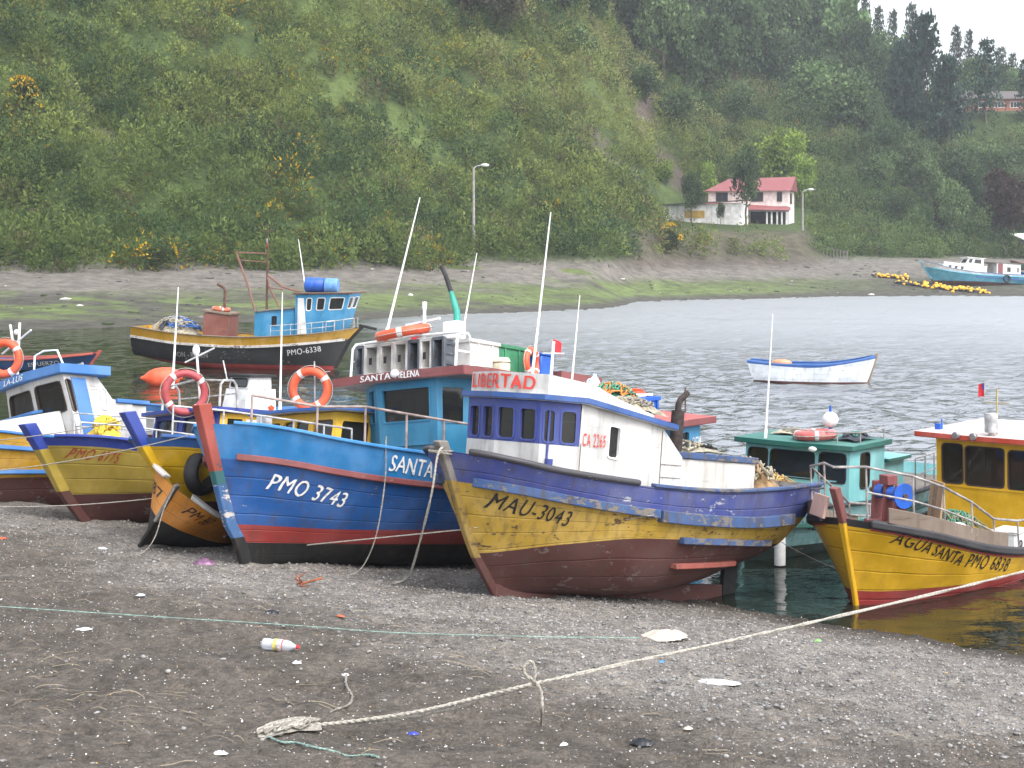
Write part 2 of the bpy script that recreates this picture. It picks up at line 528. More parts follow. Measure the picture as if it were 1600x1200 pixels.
def soilmask(c, d, z):
    """bare earth: bank below the house, the path and a slide scar"""
    py = YH + F * (HC - z) / d
    w = 14 * (fbm(c * .03, py * .05, 2) - .5)
    def seg(pts, wid):
        best = np.full(c.shape, 1e9)
        for (x0, y0), (x1, y1) in zip(pts[:-1], pts[1:]):
            t = np.clip(((c - x0) * (x1 - x0) + (py - y0) * (y1 - y0)) / ((x1 - x0)**2 + (y1 - y0)**2), 0, 1)
            best = np.minimum(best, np.hypot(c - x0 - t * (x1 - x0), py - y0 - t * (y1 - y0)))
        return 1 - sstep(wid * .6, wid * 1.2, best + w)
    m = seg([(1040, 146), (1018, 158), (1004, 175), (1002, 195)], 17)
    m = np.maximum(m, seg([(1030, 240), (1048, 264), (1062, 288)], 13))
    m = np.maximum(m, .7 * seg([(905, 205), (950, 235), (990, 280), (1010, 318)], 17))
    m = np.maximum(m, .7 * seg([(100, 130), (130, 185), (165, 210)], 14))
    bank = sstep(955, 1000, c) * (1 - sstep(1255, 1320, c)) * sstep(355, 366, py + w) * (z > 2.2)
    return np.maximum(m, bank * .76)

def hills():
    cs = np.concatenate([np.arange(-900, -100, 30), np.arange(-100, 1700, 6), np.arange(1700, 2601, 40)]).astype(float)
    ds = np.concatenate([np.arange(60, 90, 3), np.arange(90, 200, .8), np.arange(200, 300, 1.5), np.arange(300, 481, 5)]).astype(float)
    C, D = np.meshgrid(cs, ds)
    Z = hz(C, D); X = (C - 800) / F * D
    n, m = C.shape
    V = np.stack([X, D, Z], -1).reshape(-1, 3)
    I = np.arange(n * m).reshape(n, m)
    Q = np.stack([I[:-1, :-1], I[:-1, 1:], I[1:, 1:], I[1:, :-1]], -1).reshape(-1, 4)
    c, d, z, x = C.ravel(), D.ravel(), Z.ravel(), X.ravel()
    gravel = np.array([.15, .137, .122]); mud = np.array([.075, .072, .06]); alg = np.array([.11, .145, .052]); soil = np.array([.085, .068, .055])
    grn = np.array([.05, .075, .022])
    nb = fbm(x * .09, d * .25, 4); n2 = fbm(x * .3 + 9, d * .6, 4)
    col = mud + (gravel - mud) * sstep(1.1, 2.0, z + 1.2 * (nb - .5))[:, None]
    n3_ = fbm(x * .9 + 3, d * 1.4, 4)
    am = sstep(.15, .5, z) * (1 - sstep(1.1, 2.2, z + 1.8 * (nb - .5))) * sstep(.46, .62, n2 * .45 + nb * .35 + n3_ * .25 + .09 * sstep(300, 700, c))
    am = am * (1 - sstep(1120, 1420, c) * .85)
    col = col + (alg * (.7 + .6 * n2)[:, None] - col) * (am * .9)[:, None]
    gm = sstep(.55, .62, fbm(x * .12 + 31, d * .2, 3)) * sstep(2.1, 2.6, z) * (c > 700) * (c < 960)
    col = col + (np.array([.1, .13, .04]) - col) * gm[:, None]
    hm = sstep(3.1, 4.2, z)
    g2 = fbm(x * .08, d * .08, 4)
    gcol = grn * (.6 + .8 * g2)[:, None]
    col = col + (gcol - col) * hm[:, None]
    gr = sstep(.52, .62, fbm(x * .06 + 90, d * .06 + z * .05, 3)) * sstep(380, 560, c) * (1 - sstep(1000, 1100, c)) * sstep(9, 16, z)
    col = col + (np.array([.1, .135, .04]) * (.5 + 1.0 * n2)[:, None] - col) * (gr * .8)[:, None]
    sm = soilmask(c, d, z) * sstep(2.2, 3.2, z)
    col = col + (soil * (.7 + .6 * n2)[:, None] - col) * sm[:, None]
    N = NT('hill_ground')
    o = N.coord()
    a = N.n('Attribute'); a.attribute_name = 'col'
    cc = N.mix(.85, a.outputs['Color'], N.mix(N.ramp(N.noise(o, .9, 9, .75), .35, .65), (.6, .6, .58), (1.35, 1.35, 1.3)), 'MULTIPLY')
    N.l(cc, N.b.inputs['Base Color'])
    N.b.inputs['Roughness'].default_value = .9
    N.b.inputs['Specular IOR Level'].default_value = .2
    N.l(N.bump(N.noise(o, 1.6, 8, .7), .8, .25), N.b.inputs['Normal'])
    tag(npmesh('hillside_terrain', V, Q, N.m, col, smooth=True), kind='structure')

def water():
    N = NT('sea_water')
    g = N.n('NewGeometry'); sx = N.n('SeparateXYZ'); N.l(g.outputs['Position'], sx.inputs[0])
    N.b.inputs['Base Color'].default_value = (.014, .019, .014, 1)
    vec = N.coord('Object', (.75, 1.15, 1))
    w1 = N.noise(vec, .85, 3, .5, .6)
    w2 = N.noise(vec, 2.9, 3, .5, .4)
    w3 = N.noise(vec, 9, 2, .5, .2)
    h = N.math('ADD', N.math('MULTIPLY', w1, .55), N.math('ADD', N.math('MULTIPLY', w2, .24), N.math('MULTIPLY', w3, .05)))
    wind = N.ramp(N.noise(N.coord('Object', (.03, .06, 1)), 1, 3), .3, .62, .55, 1.0)
    # open water is ruffled, the sheltered edges calm
    side = N.ramp(N.math('SUBTRACT', sx.outputs[0], N.math('MULTIPLY', sx.outputs[1], -.12)), -4, 9, .25, 1.0)
    near = N.ramp(N.math('ADD', sx.outputs[1], N.math('MULTIPLY', sx.outputs[0], .6)), 23, 38, .14, 1.0)
    st = N.math('MULTIPLY', N.math('MULTIPLY', wind, near), side)
    # fine wind ripples too small to see one by one roughen the open water
    rg = N.math('MULTIPLY', N.math('MULTIPLY', near, side), N.ramp(N.noise(N.coord('Object', (.06, .16, 1)), 1, 4), .3, .65, .75, 1.05))
    N.l(N.ramp(rg, .2, .9, 1.38, 8.0), N.b.inputs['IOR'])  # index raised far above real water on the open part, to brighten its sheen
    N.l(N.math('MULTIPLY', N.ramp(rg, .05, .9, .1, 1.0), N.ramp(sx.outputs[1], 36, 110, .13, .4)), N.b.inputs['Roughness'])
    N.l(N.bump(h, st, .35), N.b.inputs['Normal'])
    cs = np.concatenate([[-6000, -2500, -1200, -700], np.arange(-420, 1960, 5), [2300, 3200, 5000, 8000]]).astype(float)
    d = 17.; ds = [4., 8., 12.]
    while d < 168: ds.append(d); d *= 1.0046
    ds = np.array(ds + [185., 230.])
    C, D = np.meshgrid(cs, ds); X = (C - 800) / F * D; Y = D
    n1 = vnoise(X * 1.35 + Y * .2, Y * 1.75); n2 = vnoise(X * 2.4 - Y * .3 + 40, Y * 3.0 + 9); n3 = vnoise(X * 2.6 + 7, Y * 6.5)
    h = (1 - np.abs(2 * n1 - 1)) * .5 + n2 * .2 * (1 - .5 * sstep(80, 130, D)) + n3 * .07 * (1 - sstep(25, 50, D)) - .4
    gust = .55 + .75 * fbm(X * .05 + 3, Y * .09, 3)
    calm = sstep(23, 40, Y + .55 * X) * (.3 + .7 * sstep(-9, 2, X + .02 * Y))
    A = .27 * gust * np.clip(.1 + .9 * calm, 0, 1) * ((C > -430) & (C < 1965)) * (1 - .45 * sstep(90, 150, D))
    Z = A * h
    n, m = C.shape
    I = np.arange(n * m).reshape(n, m)
    Q = np.stack([I[:-1, :-1], I[:-1, 1:], I[1:, 1:], I[1:, :-1]], -1).reshape(-1, 4)
    tag(npmesh('water', np.stack([X, Y, Z], -1).reshape(-1, 3), Q, N.m, smooth=True), kind='structure')

beach(); hills(); water()

# ------------------------------------------------------------------ vegetation
def blades(C, Nrm, L, W, up=.5, jit=.6):
    """one quad per point: C centres, Nrm outward normals, L lengths, W widths"""
    n = len(C)
    a = Nrm + rng.normal(0, jit, (n, 3)); a[:, 2] += up
    a /= np.linalg.norm(a, axis=1)[:, None] + 1e-9
    b = np.cross(a, rng.normal(0, 1, (n, 3))); b /= np.linalg.norm(b, axis=1)[:, None] + 1e-9
    P = C[:, None, :] + np.stack([-b * W[:, None], b * W[:, None], b * W[:, None] * .55 + a * L[:, None], -b * W[:, None] * .55 + a * L[:, None]], 1)
    return P.reshape(-1, 3), np.arange(4 * n).reshape(n, 4)

M_LEAF = leafmat('foliage_leaves', True)
M_SCRUB = leafmat('scrub_leaves')
M_BARK = plain('tree_bark', (.1, .08, .06), .9, var=.4, scale=8, bump=.6)

def scrub():
    cs, dd = [], []
    n = 120000
    c = rng.uniform(-260, 1860, n); d = rng.uniform(120, 330, n)
    keep = rng.random(n) < d / 330                      # even over the ground
    c, d = c[keep], d[keep]
    z = hz(c, d)
    x = (c - 800) / F * d
    sl = (hz(c, d + 2) - z) / 2
    ok = (z > np.where(c < 720, 3.0, 3.6) + .8 * (vnoise(x * .4, d * .4) - .5)) & (z < HC + .185 * d)
    sm = soilmask(c, d, z)
    ok &= rng.random(len(c)) > np.minimum(sm, .97)
    ok &= ~((c > 1022) & (c < 1262) & (d > 186) & (d < 226))
    ok &= ~((c > 1470) & (d > 262) & (d < 305))
    gr = sstep(.52, .62, fbm(x * .06 + 90, d * .06 + z * .05, 3)) * sstep(380, 560, c) * (1 - sstep(1000, 1100, c)) * sstep(9, 16, z)
    ok &= rng.random(len(c)) > gr * .62                 # open grassy patches
    ok &= sl > -.25
    c, d, z, x, sl = c[ok], d[ok], z[ok], x[ok], sl[ok]
    m = min(len(c), 12500)
    idx = rng.permutation(len(c))[:m]
    c, d, z, x, sl = c[idx], d[idx], z[idx], x[idx], sl[idx]
    patch = fbm(x * .07 + 2, d * .07 + z * .05, 4)
    patch2 = fbm(x * .17 + 40, d * .17 + z * .1, 3)
    r = (.55 + 1.35 * rng.random(m)**1.8) * (1 + .3 * sstep(230, 300, d)) * (.7 + .7 * patch2)
    dkm = (rng.random(m) < .3 * sstep(.46, .62, fbm(x * .13 + 55, d * .13 + z * .1, 3)) + .03)
    r = np.where(dkm, r * 1.45, r)
    k = 185
    th = rng.uniform(0, 2 * np.pi, (m, k)); u = rng.uniform(-.25, 1, (m, k))
    s = np.sqrt(np.maximum(0, 1 - u * u))
    nrm = np.stack([s * np.cos(th), s * np.sin(th), u], -1)
    # uneven mound: lobes in every direction
    ph = rng.uniform(0, 6, (m, 1)); ph2 = rng.uniform(0, 6, (m, 1))
    rr = r[:, None] * (.74 + .26 * rng.random((m, k))) * (1 + .2 * np.sin(3 * th + ph) * s + .16 * np.sin(5 * u + 2 * th + ph2))
    hgt = (1.05 + .75 * rng.random(m))[:, None]
    P = np.stack([x[:, None] + nrm[..., 0] * rr, d[:, None] + nrm[..., 1] * rr,
                  z[:, None] + .25 * r[:, None] + nrm[..., 2] * rr * hgt], -1).reshape(-1, 3)
    n = len(P)
    sz = np.repeat(np.clip(r * .16, .14, .26), k)
    V, Q = blades(P, nrm.reshape(-1, 3), sz * rng.uniform(.7, 1.5, n), sz * rng.uniform(.2, .4, n), up=.25, jit=.5)
    # leaf colours: olive and grey-green on the spur, deeper and cooler to the right, gorse in flower low on the left
    olive = np.array([.225, .255, .064]); deep = np.array([.066, .112, .036]); grey = np.array([.26, .265, .105]); cool = np.array([.098, .158, .063]); brown = np.array([.12, .095, .055])
    g = (rng.random(m) * .55 + patch * 1.0 - .28)
    base = deep + (olive - deep) * np.clip(g, 0, 1)[:, None]
    gw = sstep(.42, .62, patch2) * sstep(10, 26, z) * sstep(500, 800, c) * .8
    base = base + (grey - base) * gw[:, None]
    cw = sstep(1050, 1350, c) * .6
    base = base + (cool - base) * cw[:, None]
    low = (1 - sstep(6, 22, z)) * (1 - sstep(500, 760, c)) * .55
    base = base + (deep * 1.05 - base) * low[:, None]
    bw = (rng.random(m) < .07) * .8
    base = base + (brown - base) * bw[:, None]
    base = base * (.72 + .55 * rng.random(m))[:, None]
    cq = np.repeat(base, k, 0) * rng.uniform(.78, 1.24, n)[:, None]
    base[dkm] = np.array([.045, .08, .032]) * rng.uniform(.75, 1.3, (dkm.sum(), 1))
    cq = np.repeat(base, k, 0) * rng.uniform(.78, 1.24, n)[:, None]
    gorse = (rng.random(m) < .16 * sstep(.5, .66, fbm(x * .11 + 70, d * .11, 3)) * (c < 720)) | (rng.random(m) < .004)
    fl = np.repeat(gorse, k) & (rng.random(n) < .3)
    cq[fl] = np.array([.42, .27, .012]) * rng.uniform(.7, 1.2, (fl.sum(), 1))
    tag(npmesh('hillside_scrub', V, Q, M_SCRUB, np.repeat(cq, 4, 0)), 'dense olive green bushes and bamboo covering the steep hillside', 'scrub', kind='stuff')
scrub()

def crown_mesh(kind, seed):
    """unit tree: height 1, crown about 1 wide; returns crown mesh"""
    global rng
    old = rng; rng = np.random.default_rng(seed)
    if kind in ('broad', 'slim', 'bush'):
        zc, zr = {'broad': (.58, .40), 'slim': (.62, .36), 'bush': (.48, .46)}[kind]
        nb = {'broad': 44, 'slim': 34, 'bush': 26}[kind]
        q = rng.normal(0, 1, (nb, 3)); q /= np.linalg.norm(q, axis=1)[:, None]
        q *= (rng.random(nb)**.45)[:, None] * .82
        B = np.stack([q[:, 0] * .40, q[:, 1] * .40, zc + q[:, 2] * zr], 1)
        br = rng.uniform(.1, .2, nb) * (.9 if kind != 'bush' else 1.0)
        k = 110 if kind == 'broad' else 90
        nv = rng.normal(0, 1, (nb, k, 3)); nv[..., 2] += .25; nv /= np.linalg.norm(nv, axis=2)[..., None]
        P = (B[:, None] + nv * (br[:, None] * (.55 + .5 * rng.random((nb, k))))[..., None] * np.array([1.1, 1.1, .85])).reshape(-1, 3)
        tint = np.repeat(rng.uniform(.6, 1.45, nb), k)
        nrm = nv.reshape(-1, 3)
        sz = .034
    else:                                     # conifer with drooping tiers, or loose feathery tree
        P, nrm, tint = [], [], []
        tiers = 17 if kind == 'cypress' else 12
        for i in range(tiers):
            h = .13 + .85 * i / tiers
            w = (.5 * (1 - h)**.62 if kind == 'cypress' else .42 * (1 - h)**.55) + .03
            for b in range(9 if kind == 'cypress' else 8):
                a = rng.uniform(0, 2 * math.pi); L = w * rng.uniform(.6, 1.1); t0 = rng.uniform(.55, 1.4)
                n = 18
                s = rng.random(n)**.7
                P.append(np.stack([np.cos(a) * L * s + rng.normal(0, .022, n), np.sin(a) * L * s + rng.normal(0, .022, n),
                                   h + (.05 if kind == 'cypress' else .06) * s - .10 * s * s * L * 2 + rng.normal(0, .018, n)], 1))
                nrm.append(np.stack([np.full(n, np.cos(a)), np.full(n, np.sin(a)), rng.uniform(-.3, .6, n)], 1))
                tint.append(np.full(n, t0))
        P = np.concatenate(P); nrm = np.concatenate(nrm); tint = np.concatenate(tint); sz = .036
    n = len(P)
    V, Q = blades(P, nrm, sz * rng.uniform(.7, 1.4, n), sz * rng.uniform(.3, .6, n), up=.15, jit=.7)
    col = np.repeat(tint * rng.uniform(.7, 1.3, n), 4)[:, None] * np.ones(3)
    ob = npmesh('crown', V, Q, M_LEAF, col)
    rng = old
    return ob

def trunk_mb(kind, seed):
    r = random.Random(seed)
    mb = MB()
    top = {'broad': .8, 'slim': .9, 'bush': .5, 'cypress': .97, 'loose': .98}[kind]
    pts = [(r.uniform(-.02, .02) * i, r.uniform(-.02, .02) * i, -.03 + top * i / 5) for i in range(6)]
    mb.tube(pts, [.028 * (1 - .8 * i / 5) for i in range(6)], 7)
    for j in range(7 if kind != 'bush' else 5):
        h = r.uniform(.28, .75) * top; a = r.uniform(0, 6.28); L = r.uniform(.15, .32)
        if kind in ('cypress', 'loose'): L *= (1 - h) * 1.2
        mb.tube([(0, 0, h), (math.cos(a) * L * .5, math.sin(a) * L * .5, h + .05), (math.cos(a) * L, math.sin(a) * L, h + (.14 if kind not in ('cypress',) else .02))], [.012, .008, .003], 5)
    return mb

PROTO = {}
def tree(c, ytop, ybot, w, kind, color, name, label, cat='tree', group=None, d=None, dmin=120.):
    """a tree whose foot stands where the photo shows it on the slope"""
    if d is None: d = hfind(c, ybot, dmin)
    base = hpos(c, d)
    H = (ybot - ytop) * d / F + max(0, 0); W = w * d / F
    H = max(H, HC + (YH - ytop) * d / F - base.z)
    var = random.randrange(3)
    key = (kind, var)
    root = thing(name, label, cat, Matrix.Translation(base) @ Euler((0, 0, random.uniform(0, 6.28))).to_matrix().to_4x4() @ Matrix.Diagonal((W, W, H, 1)), group)
    if key not in PROTO:
        cr = crown_mesh(kind, 100 + var * 7 + len(kind)); tk = trunk_mb(kind, 40 + var).build('trunk', M_BARK)
        PROTO[key] = (cr.data, tk.data)
        cr.parent = root; tk.parent = root
    else:
        cr = bpy.data.objects.new('crown', PROTO[key][0]); tk = bpy.data.objects.new('trunk', PROTO[key][1])
        COL.objects.link(cr); COL.objects.link(tk)
        cr.parent = root; tk.parent = root
    j = random.uniform(.72, 1.28)
    cr.color = (color[0] * j, color[1] * j * random.uniform(.95, 1.05), color[2] * j, 1)
    return root

DK = (.075, .112, .052); MID = (.11, .165, .068); BR = (.085, .075, .045); BL = (.045, .08, .055); LIME = (.2, .29, .055); RED = (.07, .05, .036)
for (c, yt, yb, w, col) in [(745, -60, 45, 90, BR), (792, -50, 62, 80, BR), (838, -70, 30, 110, DK), (885, -70, 35, 100, DK), (930, -70, 48, 110, DK), (966, -50, 70, 90, DK),
                            (1000, -40, 110, 100, DK), (1035, -50, 135, 110, MID), (1075, 15, 160, 90, DK), (1110, 25, 168, 125, DK), (1150, -30, 150, 120, DK), (1187, 20, 158, 110, DK),
                            (1225, -40, 150, 110, MID), (1215, 60, 150, 95, DK), (1262, -30, 130, 100, DK), (1292, -40, 120, 110, MID), (1328, 0, 125, 80, MID)]:
    tree(c, yt, yb, w, 'broad', col, 'broadleaf_tree', 'dark broadleaf tree in the wood along the top of the hillside', group='dark trees along the hilltop')
for (c, yt, yb, w, col) in [(1270, 85, 200, 110, MID), (1310, 90, 225, 130, MID), (1350, 95, 235, 100, DK), (1245, 130, 205, 80, MID), (1385, 160, 270, 80, DK), (1425, 195, 300, 90, MID), (1372, 215, 310, 80, MID),
                            (1505, 205, 300, 90, DK), (1545, 215, 285, 80, MID), (1585, 212, 290, 90, DK), (1335, 60, 175, 90, DK), (1300, 70, 180, 90, DK), (1060, 110, 215, 90, DK), (1010, 95, 165, 70, DK), (1150, 120, 200, 80, DK), (1362, 80, 165, 60, DK), (1448, 235, 330, 90, MID), (1525, 240, 340, 90, DK), (1590, 240, 350, 80, MID), (1400, 290, 350, 70, DK), (1180, 150, 200, 70, DK), (1120, 160, 200, 60, DK)]:
    tree(c, yt, yb, w, 'bush', col, 'round_tree', 'low round green tree on the slope below the hilltop wood', group='round trees on the upper slope')
for (c, yt, yb, w) in [(1352, -12, 95, 42), (1373, 8, 100, 44), (1396, 14, 105, 46), (1424, 3, 110, 52), (1494, 38, 150, 42), (1515, 50, 150, 38), (1563, 74, 152, 42), (1582, 82, 155, 36), (1640, 60, 170, 60), (1700, 70, 180, 60)]:
    tree(c, yt, yb, w, 'loose', (.06, .075, .05), 'conifer_tree', 'thin feathery conifer standing out against the sky on the ridge', group='skyline conifers', d=360 + random.uniform(-15, 25))
for (c, yt, yb, w, col, dd) in [(1060, -50, 120, 120, DK, 330), (1100, -60, 110, 120, MID, 335), (1140, -60, 110, 130, DK, 335), (1190, -55, 110, 130, MID, 335), (1240, -60, 120, 130, DK, 335), (1285, -45, 120, 120, DK, 330), (1320, -20, 130, 110, MID, 320), (1345, 30, 150, 90, DK, 310), (1365, 60, 160, 80, DK, 305), (700, -70, 20, 100, DK, 215), (1390, 70, 170, 90, MID, 320), (1520, 90, 165, 90, MID, 330), (1560, 100, 165, 90, DK, 335), (1600, 105, 170, 90, MID, 330)]:
    tree(c, yt, yb, w, 'broad', col, 'broadleaf_tree', 'dark broadleaf tree in the wood along the top of the hillside', group='dark trees along the hilltop', d=dd)
for c in range(1040, 1420, 42):
    tree(c, 30 + random.uniform(-15, 15), 150, 95, 'bush', random.choice((DK, MID)), 'round_tree', 'low round green tree on the slope below the hilltop wood', group='round trees on the upper slope', d=322 + random.uniform(-8, 8))
tree(1442, 22, 225, 118, 'cypress', BL, 'cypress_tree', 'tallest dark cypress, towering above the hillside near the sky')
tree(1408, 62, 225, 92, 'cypress', BL, 'cypress_tree', 'dark cypress standing left of and touching the tallest one')
tree(1482, 88, 232, 100, 'cypress', BL, 'cypress_tree', 'dark cypress right of the tallest one, nearer the brick house')
tree(1541, 62, 195, 78, 'loose', BL, 'pine_tree', 'dark pine standing in front of the long brick house', d=268)
tree(1604, 105, 205, 54, 'loose', BL, 'pine_tree', 'dark pine at the right end of the brick house, cut by the frame', d=268)
tree(1490, 278, 392, 72, 'broad', MID, 'broadleaf_tree', 'mid green tree at the foot of the slope above the pale blue stranded boat')
tree(1478, 305, 380, 52, 'broad', RED, 'broadleaf_tree', 'small brownish tree in front of the green one above the stranded boat')
tree(1572, 265, 398, 108, 'broad', RED, 'broadleaf_tree', 'large reddish brown tree at the foot of the slope by the right edge')
tree(1226, 228, 352, 105, 'broad', LIME, 'broadleaf_tree', 'bright yellow green tree standing behind the white house', d=229)
tree(1250, 268, 352, 62, 'broad', (.17, .26, .05), 'broadleaf_tree', 'bright green tree right of the red roof beside the street lamp', d=227)
tree(1166, 222, 358, 62, 'slim', DK, 'slender_tree', 'slender dark tree with a bare trunk in front of the red roof', d=200)
tree(1100, 252, 330, 58, 'broad', (.16, .22, .05), 'broadleaf_tree', 'light green tree behind the low white annex', d=224)
tree(1080, 262, 348, 44, 'slim', DK, 'slender_tree', 'small dark tree in front of the white annex', d=201)
tree(1040, 284, 330, 50, 'bush', (.17, .24, .05), 'round_tree', 'pale lime bush left of the white annex', cat='bush', d=222)
tree(1312, 346, 388, 76, 'bush', (.13, .17, .045), 'round_bush', 'pale yellow green bush on the shore bank right of the house', cat='bush')
tree(1126, 322, 360, 20, 'slim', DK, 'sapling', 'thin sapling standing close to the front of the white annex', d=199)
for (c, yt, yb, w, lb) in [(245, 372, 424, 70, 'yellow flowering gorse bush at the beach edge behind the black hulled boat'), (1047, 345, 398, 42, 'yellow flowering gorse bush on the bare bank left of the house'),
                           (34, 120, 185, 60, 'yellow flowering gorse bush high on the left hillside beside the bare scar')]:
    t = tree(c, yt, yb, w, 'bush', (.055, .08, .03), 'gorse_bush', lb, cat='bush')
    d = t.matrix_basis.translation.y; k = 240
    W = w * d / F; H = (yb - yt) * d / F
    nv = rng.normal(0, 1, (k, 3)); nv /= np.linalg.norm(nv, axis=1)[:, None]; nv[:, 2] = np.abs(nv[:, 2])
    P = nv * np.array([.46, .46, .5]) + np.array([0, 0, .42])
    cl = rng.normal(0, 1, (6, 3)); cl /= np.linalg.norm(cl, axis=1)[:, None]
    P = P[(np.linalg.norm(nv[:, None] - np.abs(cl) * np.array([1, -1, 1]) * np.sign(cl[:, :1]), axis=2).min(1) < .75)]
    V, Q = blades(P, P - np.array([0, 0, .4]), np.full(len(P), .05), np.full(len(P), .03), 0, .8)
    tag(npmesh('flowers', V, Q, M_SCRUB, np.repeat(np.array([[.5, .31, .02]]) * rng.uniform(.7, 1.2, (len(P), 1)), 4, 0), parent=t), kind='stuff')
# ------------------------------------------------------------------ boat building kit
BD = [(0, .74), (.15, .88), (.35, .98), (.55, 1), (.72, .95), (.85, .83), (.94, .62), (.98, .36), (1, .05)]
AX = [(0, .45), (.2, .34), (.5, .28), (.72, .38), (.88, .68), (1, .95)]

class Hull:
    def __init__(s, Xb, Xs, half, zk, zw, zr, zt, bd=BD, ax=AX, zb=None):
        s.Xb, s.Xs, s.half, s.zk, s.zw, s.zr, s.zt, s.bd, s.ax, s.zb = Xb, Xs, half, zk, zw, zr, zt, bd, ax, zb
    def xb(s, z): return float(np.interp(z, [p[0] for p in s.Xb], [p[1] for p in s.Xb]))
    def xs(s, z): return float(np.interp(z, [p[0] for p in s.Xs], [p[1] for p in s.Xs]))
    def pt(s, t, z, out=0.):
        k = float(herm(s.zk, t)); T = float(herm(s.zt, t))
        w = min(1.15, max(0, (z - k) / (T - k)))
        y = float(herm(s.bd, t)) * s.half * w ** float(herm(s.ax, t))
        return Vector((s.xs(z) + (s.xb(z) - s.xs(z)) * t, y + out, z))
    def tx(s, X, z): return min(1, max(0, (X - s.xs(z)) / (s.xb(z) - s.xs(z))))
    def onx(s, X, z, out=0.): return s.pt(s.tx(X, z), z, out)
    def top(s, t, dz=0., out=0.): 
        z = float(herm(s.zt, t)); p = s.pt(t, z, out); p.z += dz
        return p
    def build(s, boat, mb_, mt, mr, mdeck, zdeck=-.3, boot=None, nt=44, inner=None, name='hull'):
        ts = [1 - (1 - i / nt) ** 1.35 for i in range(nt + 1)]
        def levels(t):
            k, w, r, T = (float(herm(a, t)) for a in (s.zk, s.zw, s.zr, s.zt))
            w = max(w, k + .02)
            L = []
            if s.zb:
                b = max(k + .01, min(float(herm(s.zb, t)), w - .01))
                L += [k + (b - k) * (i / 4) ** 2 for i in range(4)] + [b, (b + w) / 2]
            else:
                L += [k + (w - k) * (i / 6) ** 2 for i in range(6)]
            L += [w + (r - w) * i / 5 for i in range(5)] + [r + (T - r) * i / 3 for i in range(4)]
            return L
        LV = [levels(t) for t in ts]
        R = len(LV[0])
        mats = [0] * 4 + [3] * 2 if s.zb else [0] * 6
        mats = (mats + [1] * 5 + [2] * 3)[:R - 1]
        mb = MB()
        for side in (1, -1):
            vs, uv, fs, ms = [], [], [], []
            for r in range(R):
                for i, t in enumerate(ts):
                    p = s.pt(t, LV[i][r])
                    vs.append((p.x, p.y * side, p.z)); uv.append((p.x, r / (R - 1)))
            n = nt + 1
            for r in range(R - 1):
                for i in range(nt):
                    q = (r * n + i, (r + 1) * n + i, (r + 1) * n + i + 1, r * n + i + 1)
                    fs.append(q if side > 0 else q[::-1]); ms.append(mats[r])
            mb.add(vs, fs, ms, uv)
        tv = []
        for r in range(R):
            p = s.pt(0, LV[0][r]); tv += [(p.x, p.y, p.z), (p.x, -p.y, p.z)]
        mb.add(tv, [(2 * r, 2 * r + 1, 2 * r + 3, 2 * r + 2) for r in range(R - 1)], mats, [(v[1], r // 2 / R) for r, v in enumerate(tv)])
        o = mb.build(name, [mb_, mt, mr, boot or mt], boat, smooth=50)
        # inside of the bulwark, cap and deck
        mb = MB(); dk = MB()
        th = .05
        vi, vd = [], []
        for i, t in enumerate(ts):
            T = float(herm(s.zt, t)); p = s.pt(t, T); zd = T + zdeck
            y1 = max(.012, p.y - th); q = s.pt(t, zd); y2 = max(.01, min(q.y, p.y) - th)
            xt = min(p.x, s.xb(T) - .03)
            vi += [(xt, y1, T + .002), (q.x, y2, zd), (xt, -y1, T + .002), (q.x, -y2, zd)]
            vd += [(q.x, y2 + .01, zd + .004), (q.x, -y2 - .01, zd + .004)]
        fi = []
        for i in range(nt):
            a, b = 4 * i, 4 * i + 4
            fi += [(a, a + 1, b + 1, b), (a + 2, b + 2, b + 3, a + 3)]
        fi.append((0, 2, 3, 1))
        mb.add(vi, fi); mb.build('bulwark_lining', inner or mr, boat)
        dk.add(vd, [(2 * i, 2 * i + 1, 2 * i + 3, 2 * i + 2) for i in range(nt)])
        dk.build('deck', mdeck, boat, smooth=0)
        return o
    def strip(s, boat, name, mat, zf, t0, t1, h, w, sides=(1, -1), n=36, bevel=.012, inset=0.):
        """a plank swept along the hull; zf(t) height of its centre"""
        mb = MB()
        for side in sides:
            P = [s.pt(t0 + (t1 - t0) * i / n, zf(t0 + (t1 - t0) * i / n)) for i in range(n + 1)]
            vs = []
            for i, p in enumerate(P):
                a = P[max(0, i - 1)]; b = P[min(n, i + 1)]
                tx, ty = b.x - a.x, b.y - a.y
                L = math.hypot(tx, ty) or 1
                nx, ny = -ty / L, tx / L
                if ny < 0: nx, ny = -nx, -ny
                q0 = (p.x - nx * (.02 + inset), p.y - ny * (.02 + inset)); q1 = (p.x + nx * w, p.y + ny * w)
                for (x, y), z in ((q0, p.z - h / 2), (q1, p.z - h / 2), (q1, p.z + h / 2), (q0, p.z + h / 2)):
                    vs.append((x, y * side, z))
            fs = []
            for i in range(n):
                for k in range(4):
                    l = (k + 1) % 4
                    f = (4 * i + k, 4 * i + l, 4 * i + 4 + l, 4 * i + 4 + k)
                    fs.append(f if side < 0 else f[::-1])
            fs += [(0, 1, 2, 3) if side > 0 else (3, 2, 1, 0), tuple(4 * n + k for k in ((3, 2, 1, 0) if side > 0 else (0, 1, 2, 3)))]
            mb.add(vs, fs)
        return mb.build(name, mat, boat, smooth=45, bevel=bevel)
    def cap(s, boat, mat, w=.09, h=.045, t0=0., t1=.985, name='cap_rail', lift=.024):
        return s.strip(boat, name, mat, lambda t: float(herm(s.zt, t)) + lift, t0, t1, h, w - .05, inset=.05)
